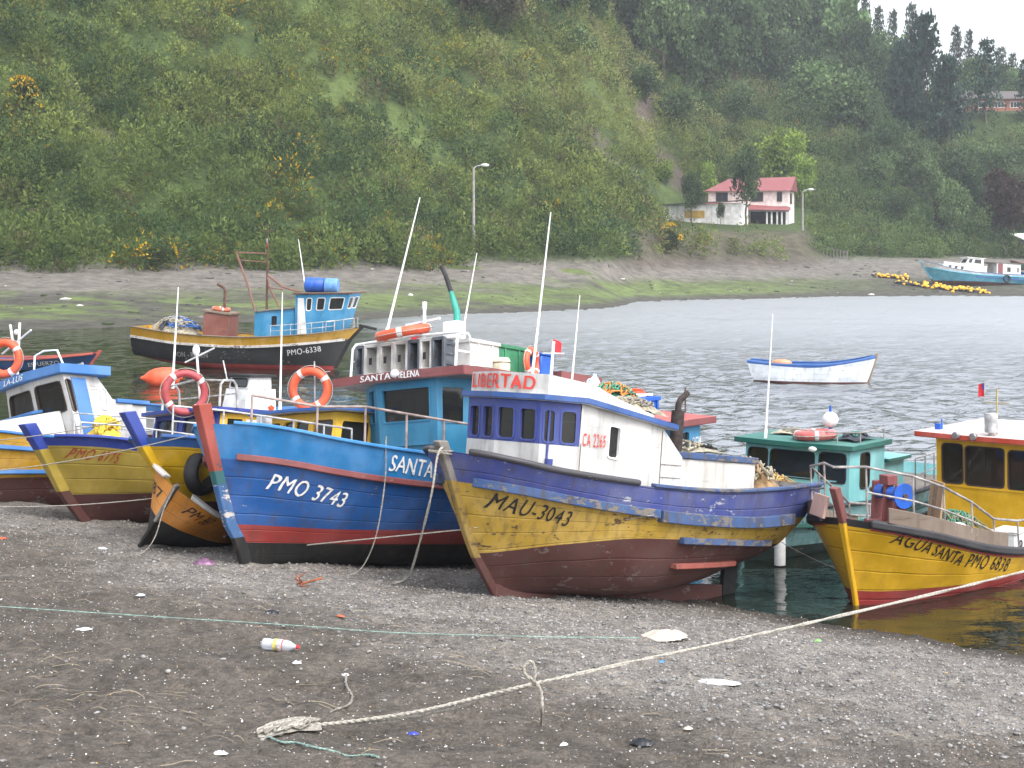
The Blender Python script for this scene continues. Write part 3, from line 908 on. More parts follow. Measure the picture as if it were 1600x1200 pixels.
    def stem(s, boat, mats, z0, z1, w=.1, d=.08, wt=None, top=None, cuts=(), name='stem_post'):
        """the post up the bow; mats change at the heights in cuts"""
        zs = [z0 + (z1 - z0) * i / 12 for i in range(13)]
        mb = MB(); vs = []
        sl = (s.Xb[-1][1] - s.Xb[-2][1]) / max(.01, s.Xb[-1][0] - s.Xb[-2][0])
        for z in zs:
            x = s.xb(z) if z <= s.Xb[-1][0] else s.Xb[-1][1] + (z - s.Xb[-1][0]) * sl
            k = (z - z0) / (z1 - z0); ww = w + ((wt or w) - w) * k; dd = d * (1 + (.6 if top else 0) * max(0, k - .6))
            vs += [(x - .05, -ww / 2, z), (x + dd, -ww / 2 * .7, z - dd * .25), (x + dd, ww / 2 * .7, z - dd * .25), (x - .05, ww / 2, z)]
        fs, ms = [], []
        for i in range(12):
            for k in range(4):
                l = (k + 1) % 4
                fs.append((4 * i + k, 4 * i + l, 4 * i + 4 + l, 4 * i + 4 + k)[::-1])
                ms.append(sum((zs[i] + zs[i + 1]) / 2 > c for c in cuts))
        fs += [(0, 1, 2, 3), (51, 50, 49, 48)]; ms += [0, len(cuts)]
        mb.add(vs, fs, ms)
        return mb.build(name, mats, boat, smooth=30, bevel=.012)

_tx = {}
def text_shape(body, bold=.0, space=1.0, shear=0.):
    k = (body, bold, space, shear)
    if k not in _tx:
        cu = bpy.data.curves.new('lettering', 'FONT')
        cu.body = body; cu.space_character = space; cu.shear = shear; cu.resolution_u = 3
        o = bpy.data.objects.new('lettering', cu); COL.objects.link(o)
        dg = bpy.context.evaluated_depsgraph_get(); dg.update()
        me = bpy.data.meshes.new_from_object(o.evaluated_get(dg))
        bm = bmesh.new(); bm.from_mesh(me)
        bmesh.ops.remove_doubles(bm, verts=bm.verts, dist=1e-4)
        bmesh.ops.triangulate(bm, faces=bm.faces)
        for _ in range(3):
            L = [e for e in bm.edges if e.calc_length() > .16]
            if not L: break
            bmesh.ops.subdivide_edges(bm, edges=L, cuts=1)
            bmesh.ops.triangulate(bm, faces=[f for f in bm.faces if len(f.verts) > 3])
        bm.verts.index_update()
        v = np.array([x.co[:2] for x in bm.verts]); f = [tuple(q.index for q in p.verts) for p in bm.faces]
        bm.free(); bpy.data.meshes.remove(me)
        bpy.data.objects.remove(o); bpy.data.curves.remove(cu)
        v -= v.min(0); asp = v[:, 0].max() / v[:, 1].max(); v /= v.max(0)
        # brushed by hand: the strokes waver a little
        q = v * np.array([asp, 1.])
        v = v + np.stack([(vnoise(q[:, 0] * 2.3 + 5, q[:, 1] * 2.3) - .5) * .09 / asp, (vnoise(q[:, 0] * 1.7, q[:, 1] * 2.1 + 30) - .5) * .1], 1)
        v = v + np.stack([(vnoise(q[:, 0] * 11 + 5, q[:, 1] * 11) - .5) * .03 / asp, (vnoise(q[:, 0] * 11, q[:, 1] * 11 + 30) - .5) * .03], 1)
        lay = np.zeros((len(v), 1)); n_ = len(v)
        if bold:                                   # a fuller brush: the stroke laid three times, side by side
            vs = [np.hstack([v, lay])]; fs = list(f)
            for j, (dx, dy) in enumerate(((bold * 1.3, .3 * bold), (-bold * 1.3, -.3 * bold))):
                vs.append(np.hstack([v + np.array([dx / asp, dy]), lay + .0015 * (j + 1)])); fs += [tuple(q + n_ * (j + 1) for q in p) for p in f]
            _tx[k] = (np.vstack(vs), fs)
        else:
            _tx[k] = (np.hstack([v, lay]), f)
    return _tx[k]

def hull_text(h, boat, name, body, X0, z0, X1, z1, ht, mat, side=1, bold=.012, space=1.05, shear=0., out=.011):
    v, f = text_shape(body, bold, space, shear)
    mb = MB(); vs = []
    for a, b, dl in v:
        z = z0 + (z1 - z0) * a + ht * b; X = X0 + (X1 - X0) * a
        p = h.onx(X, z, out + dl); vs.append((X, p.y * side, z))
    mb.add(vs, f)
    return mb.build(name, mat, boat, smooth=0)

def quad_text(boat, name, body, P00, P10, P01, u0, u1, v0, v1, mat, bold=.01, out=.014, space=1.05, shear=0.):
    """lettering on a flat panel; (u, v) in fractions of the panel"""
    P00, P10, P01 = Vector(P00), Vector(P10), Vector(P01)
    n = (P10 - P00).cross(P01 - P00).normalized()
    v, f = text_shape(body, bold, space, shear)
    mb = MB().add([P00 + (P10 - P00) * (u0 + (u1 - u0) * a) + (P01 - P00) * (v0 + (v1 - v0) * b) + n * (out + dl) for a, b, dl in v], f)
    return mb.build(name, mat, boat, smooth=0)

def solve_hull(h, M, px, py, side=1):
    """where on the hull side a photo pixel lies: (X, z)"""
    best = None
    def pr(X, z):
        p = h.onx(X, z); w = M @ Vector((p.x, p.y * side, p.z))
        return (800 + F * w.x / w.y - px) ** 2 + (YH + F * (HC - w.z) / w.y - py) ** 2
    zlo, zhi = 0., 1.9; xlo, xhi = h.xs(1), h.xb(1.)
    for it in range(5):
        c = [(pr(X, z), X, z) for X in np.linspace(xlo, xhi, 22) for z in np.linspace(zlo, zhi, 22)]
        _, X, z = min(c)
        dx = (xhi - xlo) / 10; dz = (zhi - zlo) / 10
        xlo, xhi, zlo, zhi = X - dx, X + dx, z - dz, z + dz
    return float(X), float(z)

def name_on(h, M, boat, name, body, a, b, hpx, mat, side=1, **k):
    """lettering whose baseline runs between two places on the hull"""
    X0, z0 = solve_hull(h, M, *a, side=side); X1, z1 = solve_hull(h, M, *b, side=side)
    d = (M @ Vector((X0, 0, z0))).y
    return hull_text(h, boat, name, body, X0, z0, X1, z1, hpx * d / F, mat, side, **k)

def bil(P, u, v):
    a, b, c, d = P
    return (a * (1 - u) + b * u) * (1 - v) + (c * (1 - u) + d * u) * v

def wall(mb, P, holes, th=.05, mat=0, nu=1):
    """P = bottom-left, bottom-right, top-left, top-right seen from outside; holes in (u0,u1,v0,v1)"""
    P = [Vector(p) for p in P]
    n = (P[1] - P[0]).cross(P[2] - P[0]).normalized()
    us = sorted({0., 1.} | {u for h in holes for u in h[:2]}); vs_ = sorted({0., 1.} | {v for h in holes for v in h[2:]})
    for u0, u1 in zip(us[:-1], us[1:]):
        for v0, v1 in zip(vs_[:-1], vs_[1:]):
            uc, vc = (u0 + u1) / 2, (v0 + v1) / 2
            if any(h[0] < uc < h[1] and h[2] < vc < h[3] for h in holes): continue
            q = [bil(P, u, v) for u, v in ((u0, v0), (u1, v0), (u1, v1), (u0, v1))]
            mb.add(q, [(0, 1, 2, 3)], mat)
            mb.add([p - n * th for p in q], [(3, 2, 1, 0)], mat)
    for u0, u1, v0, v1 in holes:
        q = [bil(P, u, v) for u, v in ((u0, v0), (u1, v0), (u1, v1), (u0, v1))]
        mb.add(q + [p - n * th for p in q], [(i, 4 + i, 4 + (i + 1) % 4, (i + 1) % 4)[::-1] for i in range(4)], mat)

def window(parent, P, hole, fmat, gmat, r=.05, fw=.025, proud=.012, name='window'):
    """a rounded frame round one opening, with its pane set back in it"""
    P = [Vector(p) for p in P]
    n = (P[1] - P[0]).cross(P[2] - P[0]).normalized()
    u0, u1, v0, v1 = hole
    q = [bil(P, u0, v0), bil(P, u1, v0), bil(P, u1, v1), bil(P, u0, v1)]
    W = ((q[1] - q[0]).length + (q[2] - q[3]).length) / 2; H = ((q[3] - q[0]).length + (q[2] - q[1]).length) / 2
    def rr(W, H, r, off):
        pts = []
        for cx, cy, a0 in ((W - r, r, -90), (W - r, H - r, 0), (r, H - r, 90), (r, r, 180)):
            for k in range(5):
                a = rad(a0 + 22.5 * k); pts.append((cx + (r + off) * math.cos(a), cy + (r + off) * math.sin(a)))
        return pts
    r = min(r, W * .45, H * .45)
    def to(pts, k):
        return [(q[0] * (1 - x / W) + q[1] * (x / W)) * (1 - y / H) + (q[3] * (1 - x / W) + q[2] * (x / W)) * (y / H) + n * k for x, y in pts]
    ou, inn = rr(W, H, r, fw), rr(W, H, r, -.004)
    corner = rr(W, H, .001, .004)
    A = to(ou, proud); B = to(inn, proud); C = to(ou, -.002); D = to(inn, -.035)
    N = len(A)
    mb = MB().add(A + B + C + D, [f for i in range(N) for j in ((i + 1) % N,) for f in
                                  ((i, j, N + j, N + i), (2 * N + i, 2 * N + j, j, i), (N + i, N + j, 3 * N + j, 3 * N + i))])
    f = mb.build(name, fmat, parent, smooth=30)
    if gmat is not None:
        e = to([(-.002, -.002), (W + .002, -.002), (W + .002, H + .002), (-.002, H + .002)], -.03)
        MB().add(e, [(0, 1, 2, 3)]).build('pane', gmat, f, smooth=0)
    return f

def cabin(boat, base, top, holes, mat, fmat, gmat=None, name='wheelhouse', r=.05, skip=(), fw=.025, floor=True):
    """closed walls round a plan; base/top lists run counter-clockwise from above; holes {wall: [(u0,u1,v0,v1)]}"""
    mb = MB(); n = len(base)
    for i in range(n):
        if i in skip: continue
        j = (i + 1) % n
        wall(mb, (base[i], base[j], top[i], top[j]), holes.get(i, []))
    if floor:
        mb.add([Vector(p) + Vector((0, 0, .03)) for p in base], [tuple(range(n))])
    o = mb.build(name, mat, boat, smooth=0)
    for i, hs_ in holes.items():
        j = (i + 1) % n
        for h in hs_:
            window(boat, (base[i], base[j], top[i], top[j]), h, fmat, gmat or M_GLASS, r, fw)
    return o

def roof(boat, poly, th, mtop, mside=None, name='roof', crown=0., bevel=.015):
    """slab over a plan (list of xyz, underside), thickness th, slightly crowned"""
    poly = [Vector(p) for p in poly]; n = len(poly)
    mb = MB()
    mb.add(poly + [p + Vector((0, 0, th)) for p in poly], [tuple(range(n))[::-1]] + [(i, (i + 1) % n, n + (i + 1) % n, n + i) for i in range(n)], [0] + [1] * n)
    c = sum(poly, Vector()) / n
    ins = [p + (c - p) * .06 + Vector((0, 0, th + .001)) for p in poly]
    mb.add([p + Vector((0, 0, th)) for p in poly] + ins + [c + Vector((0, 0, th + crown))],
           [(i, (i + 1) % n, n + (i + 1) % n, n + i) for i in range(n)] + [(n + i, n + (i + 1) % n, 2 * n) for i in range(n)], 0)
    return mb.build(name, [mtop, mside or mtop], boat, smooth=25, bevel=bevel)

def rail(boat, h, t0, t1, hf, mat, r=.014, n=7, mid=False, sides=(1,), name='railing', out=-.03):
    """posts and top tube along the bulwark"""
    for side in sides:
        mb = MB(); tops, mids = [], []
        for i in range(n):
            t = t0 + (t1 - t0) * i / (n - 1)
            p = h.top(t, .02); p.y = max(0, p.y + out) * side
            q = p + Vector((0, 0, hf(t)))
            tops.append(q); mids.append(p.lerp(q, .5))
            mb.cyl(p, q, r, n=7)
        mb.tube(tops, r * 1.1, 7)
        if mid: mb.tube(mids, r * .9, 7)
        mb.build(name, mat, boat)

def antenna(boat, p, q, r=.016, name='antenna'):
    p, q = Vector(p), Vector(q)
    MB().tube([p, p.lerp(q, .08), p.lerp(q, .09), p.lerp(q, .5), q], [r * 1.5, r * 1.5, r, r * .75, r * .4], 7).build(name, M_ANT, boat)

def life_ring(M, label, R=.3, r=.065, band=None, mat=None, group='life rings on the boats'):
    t = thing('life_ring', label, 'life ring', M, group)
    MB().torus((0, 0, 0), R, r, 32, 10).build('ring', mat or M_ORANGE, t)
    for k in range(4):
        a = math.pi / 2 * k + .5
        MB().torus((0, 0, 0), R, r + .005, 4, 10, a0=a, a1=a + .2).build('band', band or M_WHITE, t)
    pts = []
    for k in range(33):
        a = 2 * math.pi * k / 32; s = R + r + .004 + .018 * abs(math.sin(2 * (a - .6)))
        pts.append((s * math.cos(a), s * math.sin(a), 0))
    MB().tube(pts, .007, 5).build('grab_line', M_ROPE, t)
    return t

def UP(M, p, yaw, tilt=84):
    return Matrix.Translation(M @ Vector(p)) @ Euler((rad(tilt), 0, rad(yaw))).to_matrix().to_4x4()

def catenary(a, b, sag, n=24, r=.01, mat=None, name='mooring_line', label='', group=None, wob=0.):
    a, b = Vector(a), Vector(b)
    pts = []
    for i in range(n + 1):
        u = i / n; p = a.lerp(b, u); p.z -= sag * 4 * u * (1 - u)
        if wob and 0 < i < n: p += Vector((random.gauss(0, wob), random.gauss(0, wob), random.gauss(0, wob) * .4))
        pts.append(p)
    return tag(MB().tube(pts, r, 6).build(name, mat or M_ROPE), label, 'rope', group)

def rope_path(pts, r, mat, label, name='rope', n=8, sub=6, smooth_pts=True, cat='rope'):
    """a rope through points, rounded off"""
    P = [Vector(p) for p in pts]
    out = []
    for i in range(len(P) - 1):
        p0, p1, p2, p3 = P[max(0, i - 1)], P[i], P[i + 1], P[min(len(P) - 1, i + 2)]
        for k in range(sub):
            t = k / sub
            out.append(.5 * ((2 * p1) + (p2 - p0) * t + (2 * p0 - 5 * p1 + 4 * p2 - p3) * t * t + (3 * p1 - p0 - 3 * p2 + p3) * t ** 3))
    out.append(P[-1])
    mb = MB()
    # two laid strands
    for ph in (0, math.pi):
        q = []
        L = 0
        for i, p in enumerate(out):
            a = out[max(0, i - 1)]; b = out[min(len(out) - 1, i + 1)]
            t = (b - a).normalized(); L += (p - a).length
            u = t.orthogonal().normalized(); w = t.cross(u)
            an = L / (r * 7) * 2 * math.pi + ph
            q.append(p + (u * math.cos(an) + w * math.sin(an)) * r * .45)
        mb.tube(q, r * .68, n)
    return tag(mb.build(name, mat), label, cat)

def tangle(M, size, n, r, mats, name, label, cat, seed=1, strands=30, parts=None):
    """a heap of rope or net: looping strands wound over a low mound"""
    rr = random.Random(seed)
    t = thing(name, label, cat, M)
    for k, (mname, mat) in enumerate(mats):
        mb = MB()
        for s in range(strands // len(mats)):
            a = rr.uniform(0, 6.28); h0 = rr.random(); pts = []
            ax_, ay = rr.uniform(.2, 1), rr.uniform(.2, 1); ox, oy = rr.uniform(-.5, .5), rr.uniform(-.5, .5)
            for i in range(n):
                q = a + i * .55
                x = max(-1, min(1, ox + ax_ * .55 * math.cos(q + rr.uniform(-.2, .2)))); y = max(-1, min(1, oy + ay * .55 * math.sin(q * 1.15)))
                z = (1 - (x * x + y * y) * .5) * rr.uniform(.75, 1.08) if h0 > .3 else (1 - (x * x + y * y) * .5) * h0 * 1.5
                pts.append((x * size[0], y * size[1], max(.01, z * size[2])))
            mb.tube(pts, r, 5)
        mo = MB()
        g = 12
        if k == 0:
            vs = []
            for j in range(g + 1):
                for i in range(g + 1):
                    x, y = -1 + 2 * i / g, -1 + 2 * j / g
                    z = max(0, 1 - (x * x + y * y) * .62) * rr.uniform(.6, .95) * .9
                    vs.append((x * size[0] * .95, y * size[1] * .95, z * size[2]))
            mb.add(vs, [(j * (g + 1) + i, j * (g + 1) + i + 1, (j + 1) * (g + 1) + i + 1, (j + 1) * (g + 1) + i) for j in range(g) for i in range(g)])
        tag(mb.build(mname, mat, t), kind='stuff')
    return t

def crate(M, size, mat, label, cat='crate', name='fish_crate', group=None, slats=5):
    t = thing(name, label, cat, M, group)
    x, y, z = size
    mb = MB()
    mb.box((0, 0, .012), (x, y, .024))
    for sx in (-1, 1): mb.box((sx * (x / 2 - .012), 0, z / 2), (.024, y - .002, z * .96))
    for sy in (-1, 1): mb.box((0, sy * (y / 2 - .012), z / 2), (x - .05, .022, z * .955))
    mb.build('crate_body', mat, t, bevel=.006)
    rb = MB()
    for k in range(slats):
        u = -x / 2 + x * (k + .5) / slats
        for sy in (-1, 1): rb.box((u, sy * (y / 2 + .008), z / 2), (.03, .016, z * .9))
    for sy in (-1, 1): rb.box((0, sy * (y / 2 + .012), z - .03), (x + .02, .026, .05))
    for sx in (-1, 1): rb.box((sx * (x / 2 + .012), 0, z - .03), (.022, y + .001, .05))
    rb.build('rim', mat, t, bevel=.004)
    return t

def flag(boat, p, w, h, cols, dirx=(-1, 0, 0)):
    mb = MB(); d = Vector(dirx).normalized(); n = 8
    vs, fs, ms = [], [], []
    for i in range(n + 1):
        for j in range(5):
            u, v = i / n, j / 4
            q = Vector(p) + d * w * u + Vector((0, 0, -h * v - .25 * w * u * u)) + Vector((-d.y, d.x, 0)) * .05 * w * math.sin(u * 7 + v)
            vs.append(q)
    for i in range(n):
        for j in range(4):
            fs.append((i * 5 + j, i * 5 + j + 1, i * 5 + j + 6, i * 5 + j + 5))
            ms.append(1 if j >= 2 else (2 if i < 3 and len(cols) > 2 else 0))
    mb.add(vs, fs, ms)
    mb.build('flag', cols, boat)

M_FW = plain('flag_white', (.75, .75, .75), .8); M_FR = plain('flag_red', (.6, .03, .04), .8); M_FB = plain('flag_blue', (.03, .06, .35), .8)
FLAG = [M_FW, M_FR, M_FB]

def tyre(M, label, R=.27, r=.09, mat=None):
    t = thing('tyre_fender', label, 'tyre', M)
    mb = MB(); prof = []
    for k in range(10):
        a = 2 * math.pi * k / 10
        prof.append((R + r * .8 * math.cos(a), r * 1.1 * math.sin(a)))
    mb.lathe(prof + [prof[0]], 28)
    mb.build('tyre', M_BLACK, t)
    MB().tube([(R * .9, 0, 0), (R + r + .15, 0, .02), (R + r + .4, 0, .03)], .012, 6).build('hanging_rope', M_ROPED, t)
    return t

# ================================================================== the yellow and blue boat in front
# -------- yellow boat with the white and blue wheelhouse
yl = paint('old_yellow_paint', (.55, .35, .045), .55, .5, (.12, .07, .03), planks=11, grime=.5)
bl = paint('faded_violet_blue', (.06, .085, .32), .6, .42, (.38, .4, .46), planks=9, grime=.45, fade=.55)
bl2 = paint('worn_blue_wood', (.035, .085, .22), .75, .75, (.16, .14, .12), grime=1.0)
blw = paint('wheelhouse_blue', (.035, .06, .27), .5, .2, (.4, .4, .42), grime=.2)
ox = paint('oxide_red', (.095, .029, .024), .75, .45, (.16, .13, .12), planks=11, grime=.5)
whw = paint('white_boards', (.52, .515, .5), .5, .16, (.4, .37, .32), grime=.3, fade=0)
ML = frame(775, 929, 19.66, 222, 8, 2)
LB = thing('fishing_boat', 'yellow boat with violet blue bulwark and white wheelhouse lettered LIBERTAD, aground in front', 'fishing boat', ML)
HL = Hull([(-.2, -.2), (0, 0), (.49, .4), (.9, .63), (1.33, .83), (1.8, 1.08)], [(-.2, -4.15), (.38, -4.2), (.75, -4.75), (1.13, -5.02), (1.7, -5.18)], 1.2,
          [(0, .4), (.15, .22), (.4, .06), (1, 0)], [(0, .74), (.3, .8), (.6, .8), (.8, .69), (1, .49)],
          [(0, 1.14), (.3, 1.05), (.6, 1.09), (.8, 1.18), (1, 1.33)], [(0, 1.6), (.2, 1.49), (.45, 1.42), (.7, 1.46), (.88, 1.55), (1, 1.68)])
HL.build(LB, ox, yl, bl, M_DECK, -.22, inner=M_GREYWOOD)
MB().box((-2.05, 0, -.02), (4.2, .1, .3)).build('keel', ox, LB, bevel=.01)
MB().add([(-4.42, .035, -.25), (-4.18, .035, -.25), (-4.2, .035, .9), (-4.5, .035, .9)] + [(-4.42, -.035, -.25), (-4.18, -.035, -.25), (-4.2, -.035, .9), (-4.5, -.035, .9)],
         [(0, 1, 2, 3)[::-1], (4, 5, 6, 7), (0, 1, 5, 4), (1, 2, 6, 5), (2, 3, 7, 6), (3, 0, 4, 7)]).build('rudder', M_BLACK, LB)
HL.stem(LB, [ox, paint('worn_yellow_stem', (.34, .22, .04), .7, .6, (.1, .07, .05), grime=.7), M_GREYWOOD], .0, 1.8, .09, .06, .17, True, (.5, 1.3))
HL.strip(LB, 'rub_rail', bl2, lambda t: float(herm(HL.zr, t)) + .02, .6, .985, .11, .07)
HL.strip(LB, 'rub_rail', bl2, lambda t: float(herm(HL.zr, t)) + .0, .08, .595, .15, .09)
HL.strip(LB, 'fender_strake', bl2, lambda t: .76 + .06 * t, .1, .5, .085, .09, sides=(1, -1))
HL.strip(LB, 'lower_strake', paint('red_strake', (.3, .06, .04), .7, .5, (.2, .16, .14)), lambda t: .5 - .1 * t, .16, .46, .07, .1)
HL.strip(LB, 'cap_rail', bl2, lambda t: float(herm(HL.zt, t)) + .022, .0, .62, .045, .03, inset=.05)
HL.strip(LB, 'cap_rail', paint('black_cap', (.05, .05, .06), .6, .3, (.2, .2, .2)), lambda t: float(herm(HL.zt, t)) + .03, .66, .985, .075, .035, inset=.05, bevel=.03)
name_on(HL, ML, LB, 'registration_number', 'MAU-3043', (755, 793), (884, 823), 24, M_BLT, bold=.01, shear=.08, space=1.12)
# wheelhouse: white lower wall, blue window band, white side further aft
pl = [(-1.72, -.95), (-.28, -.95), (.1, -.66), (.23, 0), (.1, .66), (-.28, .95)]
zs = lambda x: 2.36 if x > -.3 else 2.36 + (x + .3) * .13
cabin(LB, [(x, y, 1.34) for x, y in pl], [(x, y, 1.85) for x, y in pl], {}, whw, blw, name='wheelhouse_base', skip=(5, 0))
B0 = [(x, y, 1.85) for x, y in pl]; T0 = [(x + .02, y, zs(x)) for x, y in pl]
cabin(LB, B0, T0, {1: [(.2, .8, .08, .8)], 2: [(.1, .43, .08, .8), (.57, .92, .08, .8)], 3: [(.06, .42, .08, .8), (.56, .9, .08, .8)], 4: [(.1, .36, .06, .8), (.54, .9, .06, .8)]},
      blw, blw, name='wheelhouse', skip=(5, 0), fw=.018, r=.04)
for s_ in (1, -1):
    side = [(-.28, .95 * s_, 1.2), (-2.12, .95 * s_, 1.2), (-2.12, .95 * s_, 1.84), (-1.72, .95 * s_, 2.18), (-.28, .95 * s_, 2.355)]
    P = ((-.28, .952, 1.3), (-1.72, .952, 1.3), (-.28, .952, 2.356), (-1.72, .952, 2.18)) if s_ > 0 else ((-1.72, -.952, 1.3), (-.28, -.952, 1.3), (-1.72, -.952, 2.18), (-.28, -.952, 2.356))
    mb = MB()
    hole = [(.345, .475, .46, .84)] if s_ > 0 else [(.525, .655, .46, .84)]
    wall(mb, P, hole)
    a = [(-1.723, .952 * s_, 1.3), (-2.13, .952 * s_, 1.3), (-2.13, .952 * s_, 1.82), (-1.723, .952 * s_, 2.18)]
    b = [(x, y - .04 * s_, z) for x, y, z in a]
    if s_ < 0: mb.loft(a, b)
    else: mb.loft(b, a)
    mb.build('side_wall', whw, LB, smooth=0)
    window(LB, P, hole[0], M_RAILW, M_GLASS, .035, .018)
    if s_ > 0:
        quad_text(LB, 'registration_number', 'CA 2265', P[0], P[1], P[2], .03, .3, .53, .68, M_REDT, bold=.0, space=1.2)
        sm = MB()
        sm.box((-1.726, .956, 1.68), (.008, .012, .9)); sm.box((-1.92, .957, 1.72), (.39, .012, .008)); sm.box((-1.92, .957, 1.56), (.39, .012, .006)); sm.box((-.3, .957, 1.55), (.01, .012, .68))
        sm.build('panel_seams', M_GREYWOOD, LB, smooth=0)
cabin(LB, [(-1.9, -.93, 1.2), (-1.7, -.93, 1.2), (-1.7, .93, 1.2), (-1.9, .93, 1.2)], [(-1.76, -.93, 2.16), (-1.7, -.93, 2.16), (-1.7, .93, 2.16), (-1.76, .93, 2.16)], {}, whw, blw, name='aft_wall', skip=(0, 2, 1), floor=False)
rp = [(-1.95, -1.03), (-.3, -1.05), (.16, -.76), (.33, 0), (.16, .76), (-.3, 1.05), (-1.95, 1.03)]
roof(LB, [(x, y, zs(x) + .002) for x, y in rp], .075, whw, paint('roof_edge_blue', (.03, .1, .33), .5, .2, (.3, .3, .35)), crown=.05)
# white parapet with the name on its front
fr_ = [(-1.5, 1.0, .03), (-.9, 1.0, .09), (-.42, .985, .18), (.06, .7, .24), (.24, 0, .25), (.06, -.7, .24), (-.42, -.985, .2)]
mb = MB()
for (x0, y0, h0), (x1, y1, h1) in zip(fr_[:-1], fr_[1:]):
    za, zb_ = zs(x0) + .08, zs(x1) + .08
    A = [Vector((x0, y0, za)), Vector((x1, y1, zb_)), Vector((x1, y1, zb_ + h1)), Vector((x0, y0, za + h0))]
    n_ = (A[1] - A[0]).cross(A[3] - A[0]).normalized() * .03
    mb.loft([p - n_ for p in A], [p for p in A]) if False else mb.loft(A, [p + n_ for p in A])
mb.build('name_board', whw, LB, smooth=0)
v, f = text_shape('LIBERTAD', .03, 1.08)
def onboard(a, b, dl):
    pts = [(.075, -.64), (.248, 0), (.105, .53)]
    if a < .5: k = a / .5; p, q = pts[0], pts[1]
    else: k = (a - .5) / .5; p, q = pts[1], pts[2]
    x, y = p[0] + (q[0] - p[0]) * k, p[1] + (q[1] - p[1]) * k
    return (x + .012 + dl + .014 * (1 - abs(a - .5)), y, 2.455 + .03 + b * .17)
MB().add([onboard(*q) for q in v], f).build('boat_name', M_REDT, LB, smooth=0)
# engine casing, exhaust, seams, deck fittings
MB().box((-2.98, 0, 1.5), (1.72, 1.5, .62)).build('engine_casing', paint('casing_white', (.6, .58, .54), .6, .3, (.35, .3, .25), grime=.4), LB, bevel=.015)
MB().box((-2.98, 0, 1.855), (1.78, 1.56, .085)).build('casing_lid', bl2, LB, bevel=.012)
ex = MB().cyl((-2.36, .62, 1.88), (-2.36, .62, 2.42), .085, n=14); ex.tube([(-2.36, .62, 2.4), (-2.36, .62, 2.5), (-2.4, .62, 2.57), (-2.52, .62, 2.66)], .042, 9); ex.build('exhaust_pipe', plain('sooty_iron', (.035, .025, .022), .85, var=.5, scale=14, bump=.5), LB)
MB().cyl((.02, .72, 1.25), (.02, .72, 2.3), .016).cyl((-.0, .74, 1.28), (-.0, .74, 1.68), .05).build('side_pole', blw, LB)
antenna(LB, (-.6, -.32, 2.45), (-.58, -.18, 4.79), .02)
antenna(LB, (-.7, .31, 2.45), (-.72, .32, 3.73), .013)
ms = MB().cyl((-.75, -.12, 2.45), (-.75, -.12, 3.15), .02).bar((-.75, -.3, 3.0), (-.75, .08, 3.0), .018, .018); ms.build('signal_mast', M_RAILW, LB)
flag(LB, (-.75, -.13, 3.18), .16, .16, [M_FR, M_FR])
# things lying on its roof and deck
tangle(ML @ TR((-1.3, .45, 2.34)), (.42, .34, .34), 26, .009, [('green_netting', M_NET), ('orange_line', plain('orange_line', (.6, .22, .05), .8))], 'net_heap', 'green fishing net heaped on the roof of the LIBERTAD boat', 'net', 3, 26)
tangle(ML @ TR((-1.25, .8, 2.31)), (.62, .17, .2), 20, .012, [('rope_coils', M_NETB), ('grey_line', M_ROPED)], 'rope_heap', 'tangled grey rope and rags along the roof edge of the LIBERTAD boat', 'rope', 8, 24)
t = thing('plastic_jug', 'pale blue translucent jug standing in the nets on the LIBERTAD roof', 'jug', ML @ TR((-1.35, .06, 2.5), (0, 0, 0), .85))
MB().lathe([(.02, 0), (.1, .01), (.115, .06), (.11, .2), (.06, .28), (.03, .31), (.03, .35), (.001, .351)], 14).build('jug_body', plain('pale_blue_plastic', (.5, .62, .75), .35), t)
MB().torus((.1, 0, .21), .05, .011, 12, 6, M=Euler((rad(90), 0, 0)).to_matrix()).build('handle', plain('pale_blue_plastic', (.5, .62, .75), .35), t)
crate(ML @ TR((-1.62, .58, 2.36), (0, rad(7), .1)), (.45, .38, .19), M_BLUEP, 'bright blue fish tray half buried in net on the LIBERTAD roof', name='fish_tray')
t = thing('cool_box', 'white foam cool box at the aft end of the LIBERTAD roof', 'cool box', ML @ TR((-1.8, .35, 2.27), (0, .1, .15)))
MB().box((0, 0, .14), (.28, .4, .28)).build('box_body', M_PLAST, t, bevel=.02); MB().box((0, 0, .302), (.31, .43, .04)).build('box_lid', M_PLAST, t, bevel=.012)
tangle(ML @ TR((-1.83, .35, 2.59)), (.12, .16, .06), 14, .01, [('line', M_ORANGE)], 'rope_heap', 'small coil of orange line on top of the white foam cool box', 'rope', 21, 8)
tangle(ML @ TR((-3.05, .1, 1.88)), (.72, .6, .16), 20, .016, [('rope_coils', M_NETB), ('dark_line', M_BLACK)], 'rope_heap', 'dark tangled rope lying on the engine casing behind the rusty exhaust', 'rope', 5, 26)
tangle(ML @ TR((-4.35, .15, 1.35)), (.48, .6, .52), 22, .014, [('brown_netting', plain('brown_net', (.25, .16, .08), .9, var=.5)), ('pale_line', M_NETB)], 'net_heap', 'brown net and sticks piled in the stern of the LIBERTAD boat', 'net', 11, 34)

